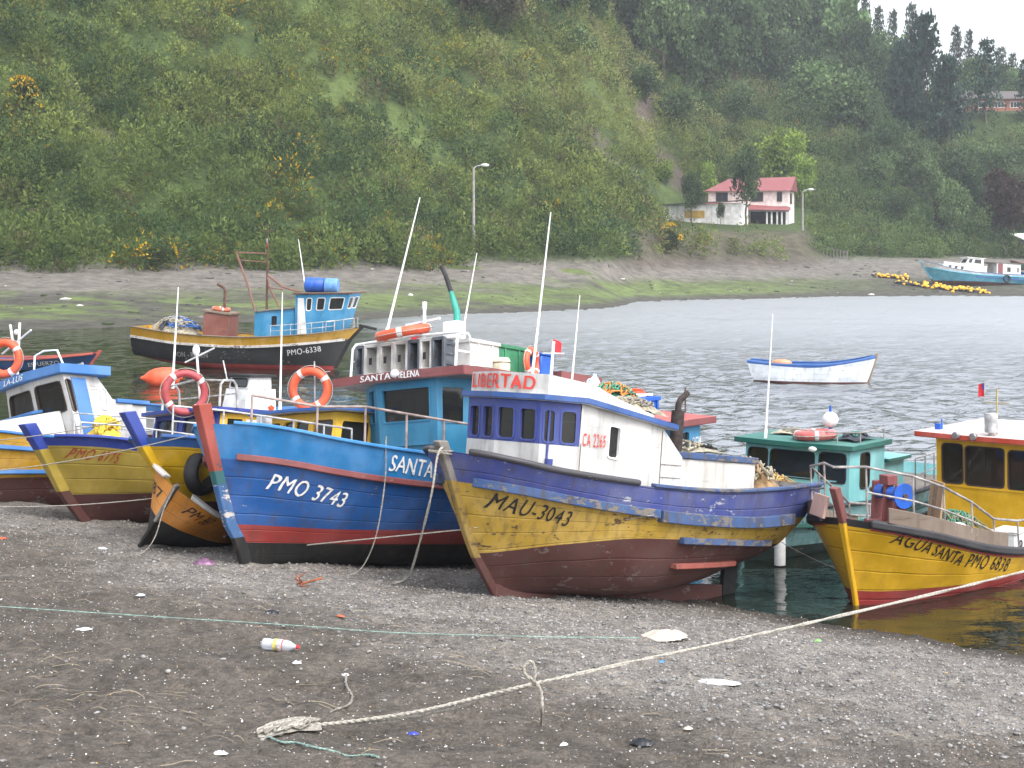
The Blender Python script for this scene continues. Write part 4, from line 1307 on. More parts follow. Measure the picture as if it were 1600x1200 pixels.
# -------- the blue boat
sb = paint('strong_blue', (.012, .1, .35), .5, .25, (.25, .3, .33), planks=10, grime=.45)
lb = paint('bright_sky_blue', (.02, .215, .52), .5, .12, (.1, .16, .2), planks=0, grime=.18)
mar = paint('maroon_paint', (.22, .055, .055), .6, .35, (.2, .15, .13), grime=.3)
teal = paint('teal_blue', (.012, .2, .36), .5, .12, (.02, .09, .14), grime=.25)
blk = paint('black_bottom', (.007, .008, .008), .85, .15, (.03, .03, .028), planks=10, grime=.3)
redb = paint('red_boot_stripe', (.35, .035, .03), .6, .2, (.15, .08, .07), planks=10)
MS = frame(386, 882, 20.3, 230, 9, 7)
SB = thing('fishing_boat', 'blue boat with maroon roof edge lettered SANTA ELENA, aground left of the yellow one', 'fishing boat', MS)
HS = Hull([(-.2, -.2), (0, 0), (.27, .1), (.48, .28), (1.29, .59), (1.73, .74)], [(0, -6.2), (.5, -6.6), (1.7, -6.9)], 1.22,
          [(0, .4), (.2, .2), (.5, 0), (1, 0)], [(0, .6), (.5, .5), (.8, .45), (1, .49)],
          [(0, 1.2), (.4, .99), (.6, 1.02), (.8, 1.1), (1, 1.29)], [(0, 1.55), (.4, 1.38), (.65, 1.43), (.85, 1.53), (1, 1.70)],
          zb=[(0, .35), (.5, .3), (.8, .27), (1, .27)])
HS.build(SB, blk, sb, lb, M_DECK, -.35, boot=redb)
HS.stem(SB, [blk, paint('scuffed_blue_stem', (.03, .12, .3), .6, .6, (.45, .42, .4)), paint('teal_stem', (.02, .13, .14), .6, .4), paint('red_stem', (.33, .05, .03), .6, .4, (.1, .06, .05))], .02, 1.95, .1, .1, .2, True, (.3, 1.0, 1.22))
HS.strip(SB, 'rub_rail', mar, lambda t: float(herm(HS.zr, t)) + .02, .0, .985, .08, .055)
HS.cap(SB, lb, .08)
name_on(HS, MS, SB, 'registration_number', 'PMO 3743', (415, 764), (534, 794), 23, M_WHT, bold=.02, shear=.15, space=1.1)
name_on(HS, MS, SB, 'boat_name', 'SANTA ELENA', (606, 736), (735, 759), 24, M_WHT, bold=.02)
rail(SB, HS, .42, .97, lambda t: .36 + .12 * (t < .8), plain('rusty_pipe_rail', (.27, .21, .19), .7, var=.4), .016, 7)
pl = [(-4.4, -.9), (-3.1, -.9), (-2.85, -.42), (-2.8, .68), (-3.2, 1.05), (-4.4, 1.05)]
pt_ = [(-4.4, -1.0), (-3.05, -1.0), (-2.75, -.5), (-2.7, .7), (-3.15, 1.1), (-4.4, 1.1)]
cabin(SB, [(x, y, 1.05) for x, y in pl], [(x, y, 2.55) for x, y in pt_], {1: [(.3, .75, .64, .95)], 2: [(.09, .88, .63, .93)], 3: [(.12, .62, .6, .92)], 4: [(.15, .45, .62, .9)], 0: [(.5, .85, .62, .9)]}, teal, teal, r=.025, fw=.018)
MB().bar((-2.79, -.45, 1.66), (-2.74, .69, 1.66), .03, .025).build('wall_batten', teal, SB)
rfp = [(-5.6, -1.32), (-2.7, -1.36), (-2.55, .0), (-2.6, 1.28), (-2.95, 1.4), (-5.6, 1.4)]
roof(SB, [(x, y, 2.55 + .01 * (x + 2.6)) for x, y in rfp], .13, paint('roof_grey', (.3, .28, .27), .7, .3), mar, crown=.06)
Pn = [Vector((-2.7, -1.36, 2.55)), Vector((-2.55, 0, 2.55))]; Pm = Vector((-2.6, 1.28, 2.55))
quad_text(SB, 'boat_name', 'SANTA', Pn[0], Pn[1], Pn[0] + Vector((0, 0, .13)), .5, .985, .18, .86, M_WHT, bold=.02)
quad_text(SB, 'boat_name', 'HELENA', Pn[1], Pm, Pn[1] + Vector((0, 0, .13)), .06, .4, .18, .86, M_WHT, bold=.02)
MB().sphere((-2.53, .06, 2.64), .06, sc=(.6, 1.3, 1)).build('lamp', M_PLAST, SB)
for sy in (-1.02, 1.0):                      # white tube arches on the roof
    MB().tube([(-2.75, sy, 2.68), (-2.78, sy, 3.1), (-2.84, sy, 3.17), (-3.0, sy, 3.18), (-3.05, sy, 3.12), (-3.08, sy, 2.68)], .02, 8).bar((-2.77, sy, 2.92), (-3.06, sy, 2.92), .025, .025).build('roof_arch', M_RAILW, SB)
MB().tube([(-2.88, -1.02, 3.18), (-2.86, 0, 3.21), (-2.88, 1.0, 3.19)], .018, 8).build('roof_rail', M_RAILW, SB)
antenna(SB, (-2.9, -.5, 3.2), (-2.88, .16, 5.22), .02); antenna(SB, (-2.95, .94, 3.15), (-2.92, 1.22, 4.28), .014)
ms = MB().cyl((-3.1, .1, 2.68), (-3.06, .12, 3.62), .025).bar((-3.08, -.25, 3.42), (-3.08, .4, 3.46), .03, .03).cyl((-3.06, .12, 3.62), (-3.06, .12, 3.72), .035); ms.build('signal_mast', M_RAILW, SB)
flag(SB, (-3.07, .07, 3.42), .2, .2, FLAG, (.0, -1, 0))
MB().box((-3.3, .48, 3.3), (.2, .28, .26)).build('equipment_box', M_PLAST, SB, bevel=.02)
MB().tube([(-3.4, .45, 3.35), (-3.42, .42, 3.6), (-3.45, .28, 3.9)], [.05, .05, .035], 9).build('exhaust_hose', plain('green_hose', (.02, .26, .2), .5), SB)
MB().tube([(-3.45, .28, 3.9), (-3.5, .12, 4.18), (-3.52, .02, 4.32)], [.036, .034, .03], 9).build('exhaust_tip', M_BLACK, SB)
crt_w = plain('grey_white_plastic', (.5, .49, .46), .6, var=.25, scale=4); crt_d = plain('dark_grey_plastic', (.1, .11, .13), .6, var=.3); crt_g = plain('green_plastic', (.04, .2, .1), .55, var=.2)
cl = ['pale grey fish crate on end, second from the left in the roof row', 'pale fish crate standing on end with a slot, third in the roof row', 'whitish fish crate on end left of the first dark one in the roof row', 'dark grey fish crate on end in the middle of the roof row', 'pale fish crate on end between the two dark crates', 'dark fish crate on end near the right white arch', 'darker grey fish crate at the left end of the roof row']
for k, (y0, w, m, lb_) in enumerate([(-.86, .16, crt_d, cl[6]), (-.62, .28, crt_w, cl[0]), (-.33, .26, crt_w, cl[1]), (-.05, .26, crt_w, cl[2]), (.2, .22, crt_d, cl[3]), (.43, .22, crt_w, cl[4]), (.66, .22, crt_d, cl[5])]):
    c_ = crate(MS @ TR((-2.93, y0, 2.905), (0, rad(90), 0)) @ TR((0, 0, -.06)), (.42, w - .02, .24), m, lb_, group='fish crates standing on the maroon edged roof', slats=3)
    mb = MB().box((.02, 0, .252), (.1, .05, .012)); mb.build('hand_slot', M_BLACK, c_)
for k, (x0, m, lb_) in enumerate([(-3.3, plain('stained_white_plastic', (.6, .58, .55), .6, var=.2, scale=3), 'large white fish bin at the port side of the maroon edged roof'), (-3.92, crt_g, 'green fish bin behind the large white one on the maroon edged roof')]):
    crate(MS @ TR((x0 - .05, .82 - .02 * k, 2.7)), (.62, .4, .42), m, lb_, name='fish_bin', group='bins on the maroon edged roof', slats=2)
life_ring(MS @ TR((-2.84, -.08, 3.27), (rad(4), rad(12), 0)), 'orange life ring lying flat on the white tube above the crate row', .34, .07)
t = thing('plastic_drum', 'cream drum lying behind the name board right of the green bin', 'drum', MS @ TR((-3.6, 1.12, 2.69)))
MB().lathe([(.001, 0), (.11, .0), (.12, .02), (.12, .17), (.1, .2), (.001, .2)], 16).build('drum_body', plain('cream_plastic', (.6, .54, .4), .5), t)
MB().torus((0, 0, .13), .122, .007, 18, 6).build('hoop', M_RUST, t)
bx = thing('storage_box', 'blue plastic box on the SANTA ELENA roof beside the leaning life ring', 'box', MS @ TR((-4.45, 1.12, 2.69)))
MB().box((0, 0, .16), (.3, .3, .3)).build('box_body', M_BLUEP, bx, bevel=.02); MB().box((0, 0, .325), (.33, .33, .03)).build('box_lid', M_BLUEP, bx, bevel=.008)
life_ring(UP(MS, (-4.15, 1.22, 2.88), 62), 'orange life ring leaning on the blue box, seen edge on behind the LIBERTAD sign', .17, .05)
rr_ = roof(SB, [(-5.75, -1.0, 2.66), (-4.75, -1.0, 2.67), (-4.75, 1.3, 2.67), (-5.75, 1.3, 2.66)], .14, mar, mar, name='aft_roof')
mb = MB()
for x, y in ((-6.2, .95), (-6.2, -.9), (-5.5, .95), (-5.5, -.9)): mb.box((x, y, 1.9), (.06, .06, 1.45))
mb.build('roof_posts', teal, SB)

# -------- yellow boat right, afloat
ya = paint('clean_yellow_paint', (.66, .375, .012), .4, .06, (.3, .17, .03), planks=9, grime=.12, fade=.05)
blkr = paint('black_rail', (.025, .025, .03), .55, .1, (.15, .1, .08), grime=.2)
brd = paint('bare_boards', (.2, .15, .115), .85, .4, (.28, .24, .2), grime=.5)
MA = frame(1338, 946, F * HC / (946 - YH), 230, 0, 0)
AB = thing('fishing_boat', 'bright yellow boat with red roof edge lettered AGUA SANTA, afloat at the right edge', 'fishing boat', MA)
HA = Hull([(-.6, -.25), (0, 0), (.21, .05), (1.22, .39), (1.65, .6)], [(-.6, -6.5), (.8, -6.9)], 1.2,
          [(0, -.1), (.2, -.3), (.5, -.5), (1, -.55)], [(0, .1), (.5, .12), (.8, .15), (1, .21)],
          [(0, .64), (.3, .44), (.5, .36), (.72, .56), (.91, .93), (1, 1.12)], [(0, .75), (.3, .55), (.5, .47), (.72, .66), (.91, 1.03), (1, 1.22)])
HA.build(AB, redb, ya, blkr, M_DECK, -.25, inner=mar)
HA.stem(AB, [ya, ya, paint('dark_red_stem', (.2, .05, .045), .6, .25)], -.3, 1.66, .06, .05, .14, True, (.2, 1.1))
HA.strip(AB, 'rub_rail', blkr, lambda t: float(herm(HA.zt, t)) - .02, .0, .985, .12, .06, bevel=.03)
HA.strip(AB, 'red_stripe', redb, lambda t: float(herm(HA.zt, t)) - .1, .3, .985, .03, .012, bevel=0)
name_on(HA, MA, AB, 'boat_name', 'AGUA SANTA', (1388, 848), (1497, 884), 20, M_BLT, bold=.005, shear=.3)
name_on(HA, MA, AB, 'registration_number', 'PMO 6838', (1506, 886), (1571, 893), 22, M_BLT, bold=.0, space=1.1, shear=.1)
def boards(t): return float(herm(HA.zt, t)) + .13
HA.strip(AB, 'wash_board', brd, boards, .66, .97, .2, -.03, sides=(1, -1), inset=.06, bevel=.006)
pl = [(-6.2, -.72), (-4.0, -.72), (-4.04, 1.0), (-6.2, 1.0)]
cabin(AB, [(x, y, .25) for x, y in pl], [(x + .03, y * 1.02, 1.86) for x, y in pl], {1: [(.056, .245, .565, .94), (.27, .62, .56, .93), (.66, .95, .55, .92)], 2: [(.1, .42, .56, .93), (.5, .85, .56, .93)], 0: [(.2, .5, .56, .93), (.6, .85, .56, .93)]},
      ya, paint('rubber_seal', (.05, .03, .02), .6, 0), r=.06, fw=.014)
rfp = [(-6.35, -1.02), (-3.85, -1.05), (-3.75, -.2), (-3.78, 1.3), (-6.35, 1.3)]
roof(AB, [(x, y, 1.85) for x, y in rfp], .085, paint('pink_white_roof', (.62, .5, .47), .6, .3, (.6, .15, .12), grime=.1), paint('red_roof_edge', (.5, .055, .025), .5, .15, (.6, .4, .3)), crown=.06)
MB().bar((-3.98, -.73, 1.12), (-4.02, 1.0, 1.12), .03, .03).build('window_ledge', ya, AB)
for y in (-.3, -.02):
    lp = MB().lathe([(.02, -.05), (.055, -.03), (.06, .03), (.05, .045), (.001, .046)], 14, M=TR((-3.74, y, 1.93), (0, rad(90), 0)))
    lp.cyl((-3.78, y, 1.86), (-3.78, y, 1.9), .012); lp.build('lamp', plain('lamp_metal', (.3, .3, .3), .3, .6), AB)
MB().cyl((-3.95, .17, 1.93), (-3.95, .17, 2.0), .04).lathe([(.001, 0), (.1, 0), (.1, .28), (.095, .29), (.001, .29)], 18, M=TR((-3.95, .17, 1.99))).build('radar_reflector', M_STEEL, AB)
ms = MB().cyl((-4.1, .2, 1.9), (-4.1, .2, 2.65), .015).bar((-4.1, 0, 2.43), (-4.1, .4, 2.43), .015, .015); ms.build('signal_mast', plain('brass_pole', (.4, .33, .18), .5), AB)
flag(AB, (-4.1, -.0, 2.72), .1, .2, [M_FR, M_FR, M_FB], (0, -1, 0))
MB().cyl((-4.1, .0, 2.43), (-4.1, -.0, 2.73), .008).build('flag_staff', M_STEEL, AB)
MB().box((-4.2, -.8, 1.98), (.1, .1, .12)).cyl((-4.2, -.75, 1.95), (-4.2, -.75, 2.12), .01).build('roof_lamp', M_BLUEP, AB, bevel=.02)
# railing round the foredeck
hr = lambda t: float(np.interp(t, [.5, .7, .73, .8, .9, .96, 1], [.38, .38, .42, .6, .68, .7, .7]))
M_PIPE = plain('grey_pipe_rail', (.3, .28, .27), .6, metal=.2, var=.4)
for sd_ in (1, -1):
    mb = MB(); tp, md = [], []
    for t in (.5, .6, .7, .78, .86, .93, .985):
        p = HA.top(t, .03); p.y = max(.05, p.y - .04) * sd_
        q = p + Vector((.05, 0, hr(t))); tp.append(q); md.append(p.lerp(q, .52)); mb.cyl(p, q, .014, n=7)
    mb.tube(tp, .018, 7); mb.tube(md[1:], .014, 7)
    mb.build('railing', M_PIPE, AB)
MB().tube([tp[-1], (.62, 0, tp[-1].z), (tp[-1].x, -tp[-1].y, tp[-1].z)], .018, 7).build('bow_rail', M_PIPE, AB)
MB().box((.42, -.32, 1.36), (.05, .4, .3), rot=(0, rad(-15), rad(-35))).build('bow_board', paint('pink_board', (.5, .3, .24), .7, .4, (.3, .2, .17)), AB, bevel=.01)
# winch
t = thing('winch', 'red winch with blue drums on the yellow foredeck beside plywood boards', 'winch', MA @ TR((-1.75, -.42, .82), (0, 0, rad(-25))))
mb = MB()
for y in (-.26, .0, .26): mb.box((0, y, .3), (.2, .06, .6), top=(.7, 1))
mb.box((0, 0, .02), (.4, .62, .06)); mb.box((0, 0, .64), (.18, .2, .14)); mb.build('frame', mar, t, bevel=.01)
MB().cyl((0, -.4, .45), (0, .4, .45), .035).build('shaft', M_RUST, t)
for y in (-.14, .14): MB().cyl((0, y - .08, .45), (0, y + .08, .45), .1, n=16).build('drum', M_BLUEP, t)
MB().cyl((0, .34, .45), (0, .37, .45), .18, n=20).build('flange', M_BLUEP, t)
t = thing('plywood_board', 'pale plywood board standing upright behind the winch', 'board', MA @ TR((-1.95, .16, .62), (0, rad(-6), rad(-40))))
MB().box((0, 0, .42), (.03, .42, .86)).build('panel', paint('plywood', (.42, .27, .15), .7, .2, (.25, .16, .1), grime=.3), t, bevel=.004)
MB().box((.03, .0, .4), (.03, .05, .8)).build('batten', M_WOOD, t)
tangle(MA @ TR((-2.75, .1, .42)), (.62, .5, .5), 26, .01, [('green_netting', M_NET), ('olive_line', plain('olive_line', (.2, .2, .12), .9, var=.4))], 'net_heap', 'green net piled on deck in front of the yellow wheelhouse', 'net', 17, 40)
t = thing('float_buoy', 'white and red float lying on the green net on the yellow boat', 'buoy', MA @ TR((-2.3, .42, .72), (rad(70), 0, rad(30))))
MB().sphere((0, 0, 0), .14, sc=(1, 1, 1.25)).build('float_body', M_PLAST, t); MB().lathe([(.128, -.1), (.136, -.06), (.128, -.02)], 16).build('band', M_FR, t)
tag(MB().sphere((0, 0, 0), .13, sc=(1.2, .8, .7)).build('float_buoy', plain('tan_float', (.45, .24, .14), .6), M=MA @ TR((-2.1, .42, .72))), 'tan float beside the white and red one on the green net', 'buoy')
t = thing('cool_box', 'white cool box with a lid on the side deck beside the yellow wheelhouse', 'cool box', MA @ TR((-3.35, .72, .28), (0, 0, .05)))
MB().box((0, 0, .17), (.5, .36, .34)).build('box_body', M_PLAST, t, bevel=.03); MB().box((0, 0, .36), (.54, .4, .05)).build('box_lid', M_PLAST, t, bevel=.02)
MB().torus((.1, .2, .2), .05, .01, 10, 6, M=Euler((rad(90), 0, 0)).to_matrix()).build('handle', M_BLACK, t)

# -------- turquoise boat, afloat between the two
tq = paint('turquoise_paint', (.2, .52, .54), .5, .12, (.12, .3, .3), grime=.15)
tqh = paint('turquoise_hull', (.34, .66, .68), .55, .2, (.07, .16, .17), planks=9, grime=.45)
grn_ = paint('dark_green_paint', (.015, .125, .1), .5, .15, (.05, .2, .18), grime=.2)
MV = frame(1160, 875, F * HC / (875 - YH), 230, 0, 0)
VB = thing('fishing_boat', 'turquoise boat with a dark green roof edge lettered VIRGO, afloat behind the yellow ones', 'fishing boat', MV)
HV = Hull([(-.5, -.2), (0, 0), (.5, .2), (1.1, .55)], [(-.5, -6), (.9, -6.3)], 1.15, [(0, -.1), (.3, -.3), (1, -.45)], [(0, .12), (1, .2)],
          [(0, .5), (.5, .45), (.8, .5), (1, .62)], [(0, .85), (.4, .72), (.7, .76), (.9, .88), (1, 1.05)])
HV.build(VB, paint('green_black_bottom', (.03, .06, .055), .8, .2), tqh, tqh, M_DECK, -.2, inner=tq)
HV.stem(VB, [tqh], -.2, 1.2, .08, .05)
HV.strip(VB, 'rub_rail', grn_, lambda t: float(herm(HV.zr, t)), .0, .985, .07, .06)
HV.cap(VB, blkr, .1)
name_on(HV, MV, VB, 'boat_name', 'VIRGO', (1246, 825), (1284, 831), 12, M_BLT, bold=.0, shear=.15)
pl = [(-2.75, -1.0), (-1.6, -.95), (-1.58, 1.0), (-2.75, 1.0)]
cabin(VB, [(x + .08, y, .62) for x, y in pl], [(x - .02, y * .98, 1.62) for x, y in pl], {1: [(.03, .22, .48, .9), (.25, .67, .48, .9), (.72, .965, .46, .92)], 0: [(.3, .7, .5, .9)], 2: [(.3, .56, .35, .9)]}, tq, M_BLACK, r=.07, fw=.014)
roof(VB, [(-2.85, -1.12, 1.6), (-1.5, -1.1, 1.6), (-1.42, 0, 1.6), (-1.5, 1.08, 1.6), (-2.85, 1.08, 1.6)], .085, paint('green_roof_top', (.05, .2, .17), .7, .3, (.2, .35, .33), grime=.3), grn_, crown=.03)
cabin(VB, [(-3.5, -.9, .62), (-2.76, -.9, .62), (-2.76, .95, .62), (-3.5, .95, .62)], [(-3.5, -.9, 1.3), (-2.76, -.9, 1.3), (-2.76, .95, 1.3), (-3.5, .95, 1.3)], {}, tq, tq, name='aft_cabin')
roof(VB, [(-3.6, -1.0, 1.3), (-2.78, -1.0, 1.3), (-2.78, 1.05, 1.3), (-3.6, 1.05, 1.3)], .06, tq, grn_, name='aft_roof')
MB().box((-1.6, 0, 1.09), (.04, 1.5, .04)).build('window_ledge', tq, VB)
mb = MB()
for y in (-.6, -.1, .3, .7, 1.0):
    mb.cyl((-1.7 - .2 * (y > .9), y, 1.66), (-1.7 - .2 * (y > .9), y, 1.86), .01)
mb.tube([(-1.7, -.6, 1.86), (-1.7, .7, 1.86), (-1.9, 1.0, 1.86), (-2.7, 1.0, 1.86)], .012, 7); mb.cyl((-2.7, 1.0, 1.66), (-2.7, 1.0, 1.88), .01)
mb.build('roof_rail', M_PIPE, VB)
antenna(VB, (-1.6, -.56, 1.66), (-1.6, -.42, 3.72), .018)
life_ring(MV @ TR((-1.85, .22, 1.78), (rad(3), 0, 0)), 'faded red life ring lying flat on the dark green edged roof', .27, .075, mat=paint('faded_red_plastic', (.62, .13, .12), .5, .2, (.7, .5, .45)))
t = thing('float_buoy', 'round white float standing on the roof behind the faded red life ring', 'buoy', MV @ TR((-2.2, .3, 1.68)))
MB().sphere((0, 0, .32), .13, n=18).build('float_body', M_PLAST, t); MB().cyl((0, 0, 0), (0, 0, .21), .03).cyl((0, 0, .43), (0, 0, .55), .02).build('spindle', M_BLUEP, t)
tangle(MV @ TR((-2.25, .72, 1.72)), (.36, .22, .1), 18, .012, [('dark_line', plain('dark_net', (.04, .045, .06), .9)), ('green_line', M_NET)], 'rope_heap', 'dark tangle of line on the dark green edged roof, right of the round float', 'rope', 61, 18)
tangle(MV @ TR((-2.3, -.45, 1.72)), (.3, .3, .08), 18, .01, [('brown_line', M_NETB)], 'rope_heap', 'pale coil of rope on the dark green edged roof behind the faded ring', 'rope', 62, 14)
MB().sphere((-1.44, .4, 1.6), .05, sc=(.6, 1.5, .8)).build('roof_lamp', M_PLAST, VB)
tangle(MV @ TR((-.85, -.1, .6)), (.6, .7, .62), 20, .012, [('yellow_straw', plain('straw', (.45, .3, .1), .9, var=.4)), ('brown_sticks', plain('brown_net', (.25, .16, .08), .9))], 'net_heap', 'straw coloured net and sticks on the turquoise foredeck below the windows', 'net', 23, 44)
MB().box((-1.53, .55, .98), (.0081, .01, .1)).build('mark', M_BLT, VB) if False else None
rail(VB, HV, .1, .4, lambda t: .55, M_PIPE, .012, 6, True, (1,), out=-.04)
t = thing('fender_post', 'white plastic pipe fender hanging at the turquoise bow, just above the water', 'fender', MV @ TR((.1, .72, .05)))
MB().cyl((0, 0, -.02), (0, 0, .62), .085, n=16).build('pipe', M_PLAST, t); MB().tube([(0, 0, .6), (-.05, -.05, .85)], .01, 6).build('hanging_rope', M_ROPED, t)

# -------- left boats
# olive yellow hull with blue rail
yp = paint('olive_yellow_paint', (.4, .29, .045), .5, .08, (.3, .2, .06), planks=9, grime=.15, fade=.1)
bp = paint('navy_blue_paint', (.015, .045, .3), .5, .1, (.2, .25, .35), grime=.15)
MP = frame(138, 818, 24, 228, 8, 7)
PB = thing('fishing_boat', 'dull yellow boat with navy rail, numbered PMO 6775 in red, aground on the left', 'fishing boat', MP)
HP = Hull([(-.2, -.15), (0, 0), (.41, .4), (1.1, .86), (1.4, 1.08)], [(0, -5), (.4, -5.2), (1.2, -5.4)], 1.12, [(0, .35), (.2, .15), (.5, 0), (1, 0)], [(0, .6), (.5, .5), (.8, .45), (1, .41)],
          [(0, 1.02), (.4, .9), (.8, 1.02), (.93, 1.08), (1, 1.1)], [(0, 1.14), (.4, 1.02), (.8, 1.14), (.93, 1.2), (1, 1.21)])
HP.build(PB, ox, yp, bp, M_DECK, -.25)
HP.stem(PB, [ox, yp, bp], .0, 1.42, .12, .1, .26, True, (.42, 1.08))
HP.cap(PB, bp, .09)
name_on(HP, MP, PB, 'registration_number', 'PMO 6775', (99, 716), (182, 724), 15, M_BROWNT, bold=.005, shear=.12, space=1.15)
rail(PB, HP, .55, .95, lambda t: .2, M_STEEL, .012, 6)
yw = paint('yellow_cabin_paint', (.66, .4, .03), .45, .06, (.4, .25, .05), grime=.12, fade=.05)
pl = [(-3.0, -.95), (-1.6, -.85), (-1.5, 0), (-1.6, .85), (-3.0, .95)]
cabin(PB, [(x, y, .85) for x, y in pl], [(x - .12, y * .96, 1.72) for x, y in pl], {1: [(.08, .9, .45, .92)], 2: [(.08, .9, .45, .92)], 3: [(.08, .3, .42, .93), (.62, .8, .35, .93)]}, bp, bp, M_GLASSL, r=.04)
mb = MB(); P = ((-1.62, .862, .9), (-3.0, .962, .9), (-1.72, .832, 1.7), (-3.1, .926, 1.7))
wall(mb, [Vector(p) + Vector((0, .012, 0)) for p in P], [(.1, .3, .45, .9), (.6, .8, .3, .9)], .01)
mb.build('side_panel', yw, PB, smooth=0)
MB().add([bil([Vector(p) + Vector((0, .026, 0)) for p in P], u, v) for u, v in ((.34, .66), (.58, .66), (.58, .9), (.34, .9))], [(0, 1, 2, 3)]).build('number_plate', M_PLAST, PB, smooth=0)
quad_text(PB, 'registration_number', 'CA2668', Vector(P[0]) + Vector((0, .02, 0)), Vector(P[1]) + Vector((0, .02, 0)), Vector(P[2]) + Vector((0, .02, 0)), .36, .56, .7, .86, M_BLT, bold=.0)
roof(PB, [(-3.2, -1.05, 1.72), (-1.55, -.98, 1.72), (-1.4, 0, 1.72), (-1.55, .98, 1.72), (-3.2, 1.05, 1.72)], .06, paint('pale_roof', (.55, .55, .53), .6, .2), bp, crown=.05)
for y in (-.42, 1.02):
    MB().tube([(-1.55, y, 1.78), (-1.56, y, 2.12), (-1.62, y, 2.18), (-1.8, y, 2.19), (-1.86, y, 2.12), (-1.9, y, 1.78)], .02, 8).build('roof_arch', M_STEEL, PB)
MB().tube([(-1.66, -.42, 2.18), (-1.64, .3, 2.24), (-1.66, 1.02, 2.18)], .016, 7).bar((-1.9, -.4, 2.0), (-1.9, 1.0, 2.0), .02, .02).build('roof_rail', M_STEEL, PB)
antenna(PB, (-1.7, -.38, 2.15), (-1.7, -.33, 3.78), .02)
ms = MB().cyl((-1.75, .3, 1.8), (-1.72, .18, 2.72), .02).bar((-1.72, -.1, 2.55), (-1.72, .62, 2.72), .02, .02).sphere((-1.72, .17, 2.72), .06, sc=(1, 1, 1.5)); ms.build('signal_mast', M_RAILW, PB)
MB().cyl((-1.7, 1.0, 2.18), (-1.7, .88, 2.5), .012).build('roof_pole', M_STEEL, PB)
life_ring(UP(MP, (-1.42, .32, 2.02), 18), 'red and purple life ring tied to the arch above the navy wheelhouse', .3, .06, band=M_WHITE, mat=paint('red_purple_plastic', (.42, .05, .06), .5, .3, (.22, .1, .2)))
tangle(MP @ TR((-.55, -.5, 1.12)), (.36, .3, .5), 22, .02, [('yellow_netting', plain('yellow_net', (.6, .42, .05), .8, var=.3))], 'net_heap', 'bright yellow net heaped on the foredeck beside the red and purple life ring', 'net', 31, 24)

# bright yellow hull with tall blue stem, yellow wheelhouse
yc = paint('bright_yellow_paint', (.66, .4, .012), .4, .06, (.35, .2, .03), planks=9, grime=.12, fade=.05)
bc = paint('mid_blue_paint', (.02, .11, .36), .5, .12, (.1, .2, .3), grime=.15)
MC = frame(312, 850, 22, 228, 8, 7)
CB = thing('fishing_boat', 'bright yellow boat with tall blue stem, aground behind the small orange skiff', 'fishing boat', MC)
HCc = Hull([(-.2, -.15), (0, 0), (.8, .58), (1.27, .95), (1.65, 1.2)], [(0, -5), (.4, -5.2), (1.3, -5.4)], 1.12, [(0, .35), (.2, .15), (.5, 0), (1, 0)], [(0, .65), (.5, .58), (.8, .56), (1, .56)],
            [(0, 1.16), (.4, 1.04), (.8, 1.16), (1, 1.27)], [(0, 1.28), (.4, 1.15), (.8, 1.27), (1, 1.38)])
HCc.build(CB, ox, yc, bc, M_DECK, -.25)
HCc.stem(CB, [ox, yc, bp], .0, 1.72, .1, .09, .2, True, (.5, 1.24))
HCc.cap(CB, bc, .09)
rail(CB, HCc, .58, .975, lambda t: .4, M_STEEL, .013, 6, True)
pl = [(-3.0, -.8), (-1.7, -.75), (-1.62, .0), (-1.7, .82), (-3.0, .85)]
cabin(CB, [(x + .1, y, 1.0) for x, y in pl], [(x - .04, y * .97, 1.86) for x, y in pl], {1: [(.06, .52, .4, .88), (.62, .98, .4, .88)], 2: [(.02, .36, .4, .88), (.46, .94, .36, .88)], 3: [(.08, .5, .38, .86)]}, yw, yw, r=.05, fw=.016)
roof(CB, [(-3.2, -.98, 1.87), (-1.55, -.98, 1.87), (-1.48, 0, 1.87), (-1.55, .98, 1.87), (-3.2, 1.0, 1.87)], .055, paint('pale_roof', (.55, .55, .53), .6, .2), bc, crown=.05)
antenna(CB, (-1.62, -.32, 1.92), (-1.62, -.34, 3.68), .017)
MB().lathe([(.001, 0), (.04, .02), (.05, .06), (.001, .1)], 12, M=TR((-1.62, -.52, 1.93))).build('roof_lamp', M_ORANGE, CB)
MB().cyl((-.95, .1, 1.45), (-1.0, .1, 1.78), .015).box((-.98, .1, 1.72), (.12, .2, .14)).build('search_light', M_STEEL, CB)
life_ring(UP(MC, (-1.62, .33, 2.2), -12), 'bright orange life ring standing on the blue edged yellow wheelhouse', .26, .06)
ms = MB().cyl((-1.75, .3, 1.93), (-1.75, .26, 2.62), .012).bar((-1.75, .0, 2.45), (-1.75, .6, 2.45), .012, .012); ms.build('signal_mast', M_STEEL, CB)
tyre(MC @ TR((.42, .52, .92), (rad(75), rad(90), rad(0))), 'black tyre hanging between the bright yellow hull and the red stem', .22, .1)

# white cabin boat at the left edge
yw2 = paint('orange_yellow_hull', (.62, .34, .02), .5, .12, (.3, .15, .05), planks=9, grime=.25)
bw_ = paint('cabin_trim_blue', (.035, .17, .45), .45, .08, (.2, .3, .4), grime=.12)
MW = frame(-95, 800, 25.3, 228, 8, 13)
WB = thing('fishing_boat', 'white cabin boat with blue roof edge and blue door, at the left edge', 'fishing boat', MW)
HW = Hull([(-.2, -.1), (0, 0), (.9, .55), (1.4, .85)], [(0, -5.2), (1.2, -5.6)], 1.15, [(0, .35), (.2, .15), (.5, -.05), (1, -.05)], [(0, .55), (.5, .5), (1, .45)],
          [(0, .95), (.4, .86), (.8, .9), (1, 1.0)], [(0, 1.15), (.4, 1.05), (.8, 1.1), (1, 1.25)])
HW.build(WB, ox, yw2, yw2, M_DECK, -.2)
HW.stem(WB, [ox, yw2, bw_], .0, 1.45, .1, .06, .15, True, (.45, 1.0))
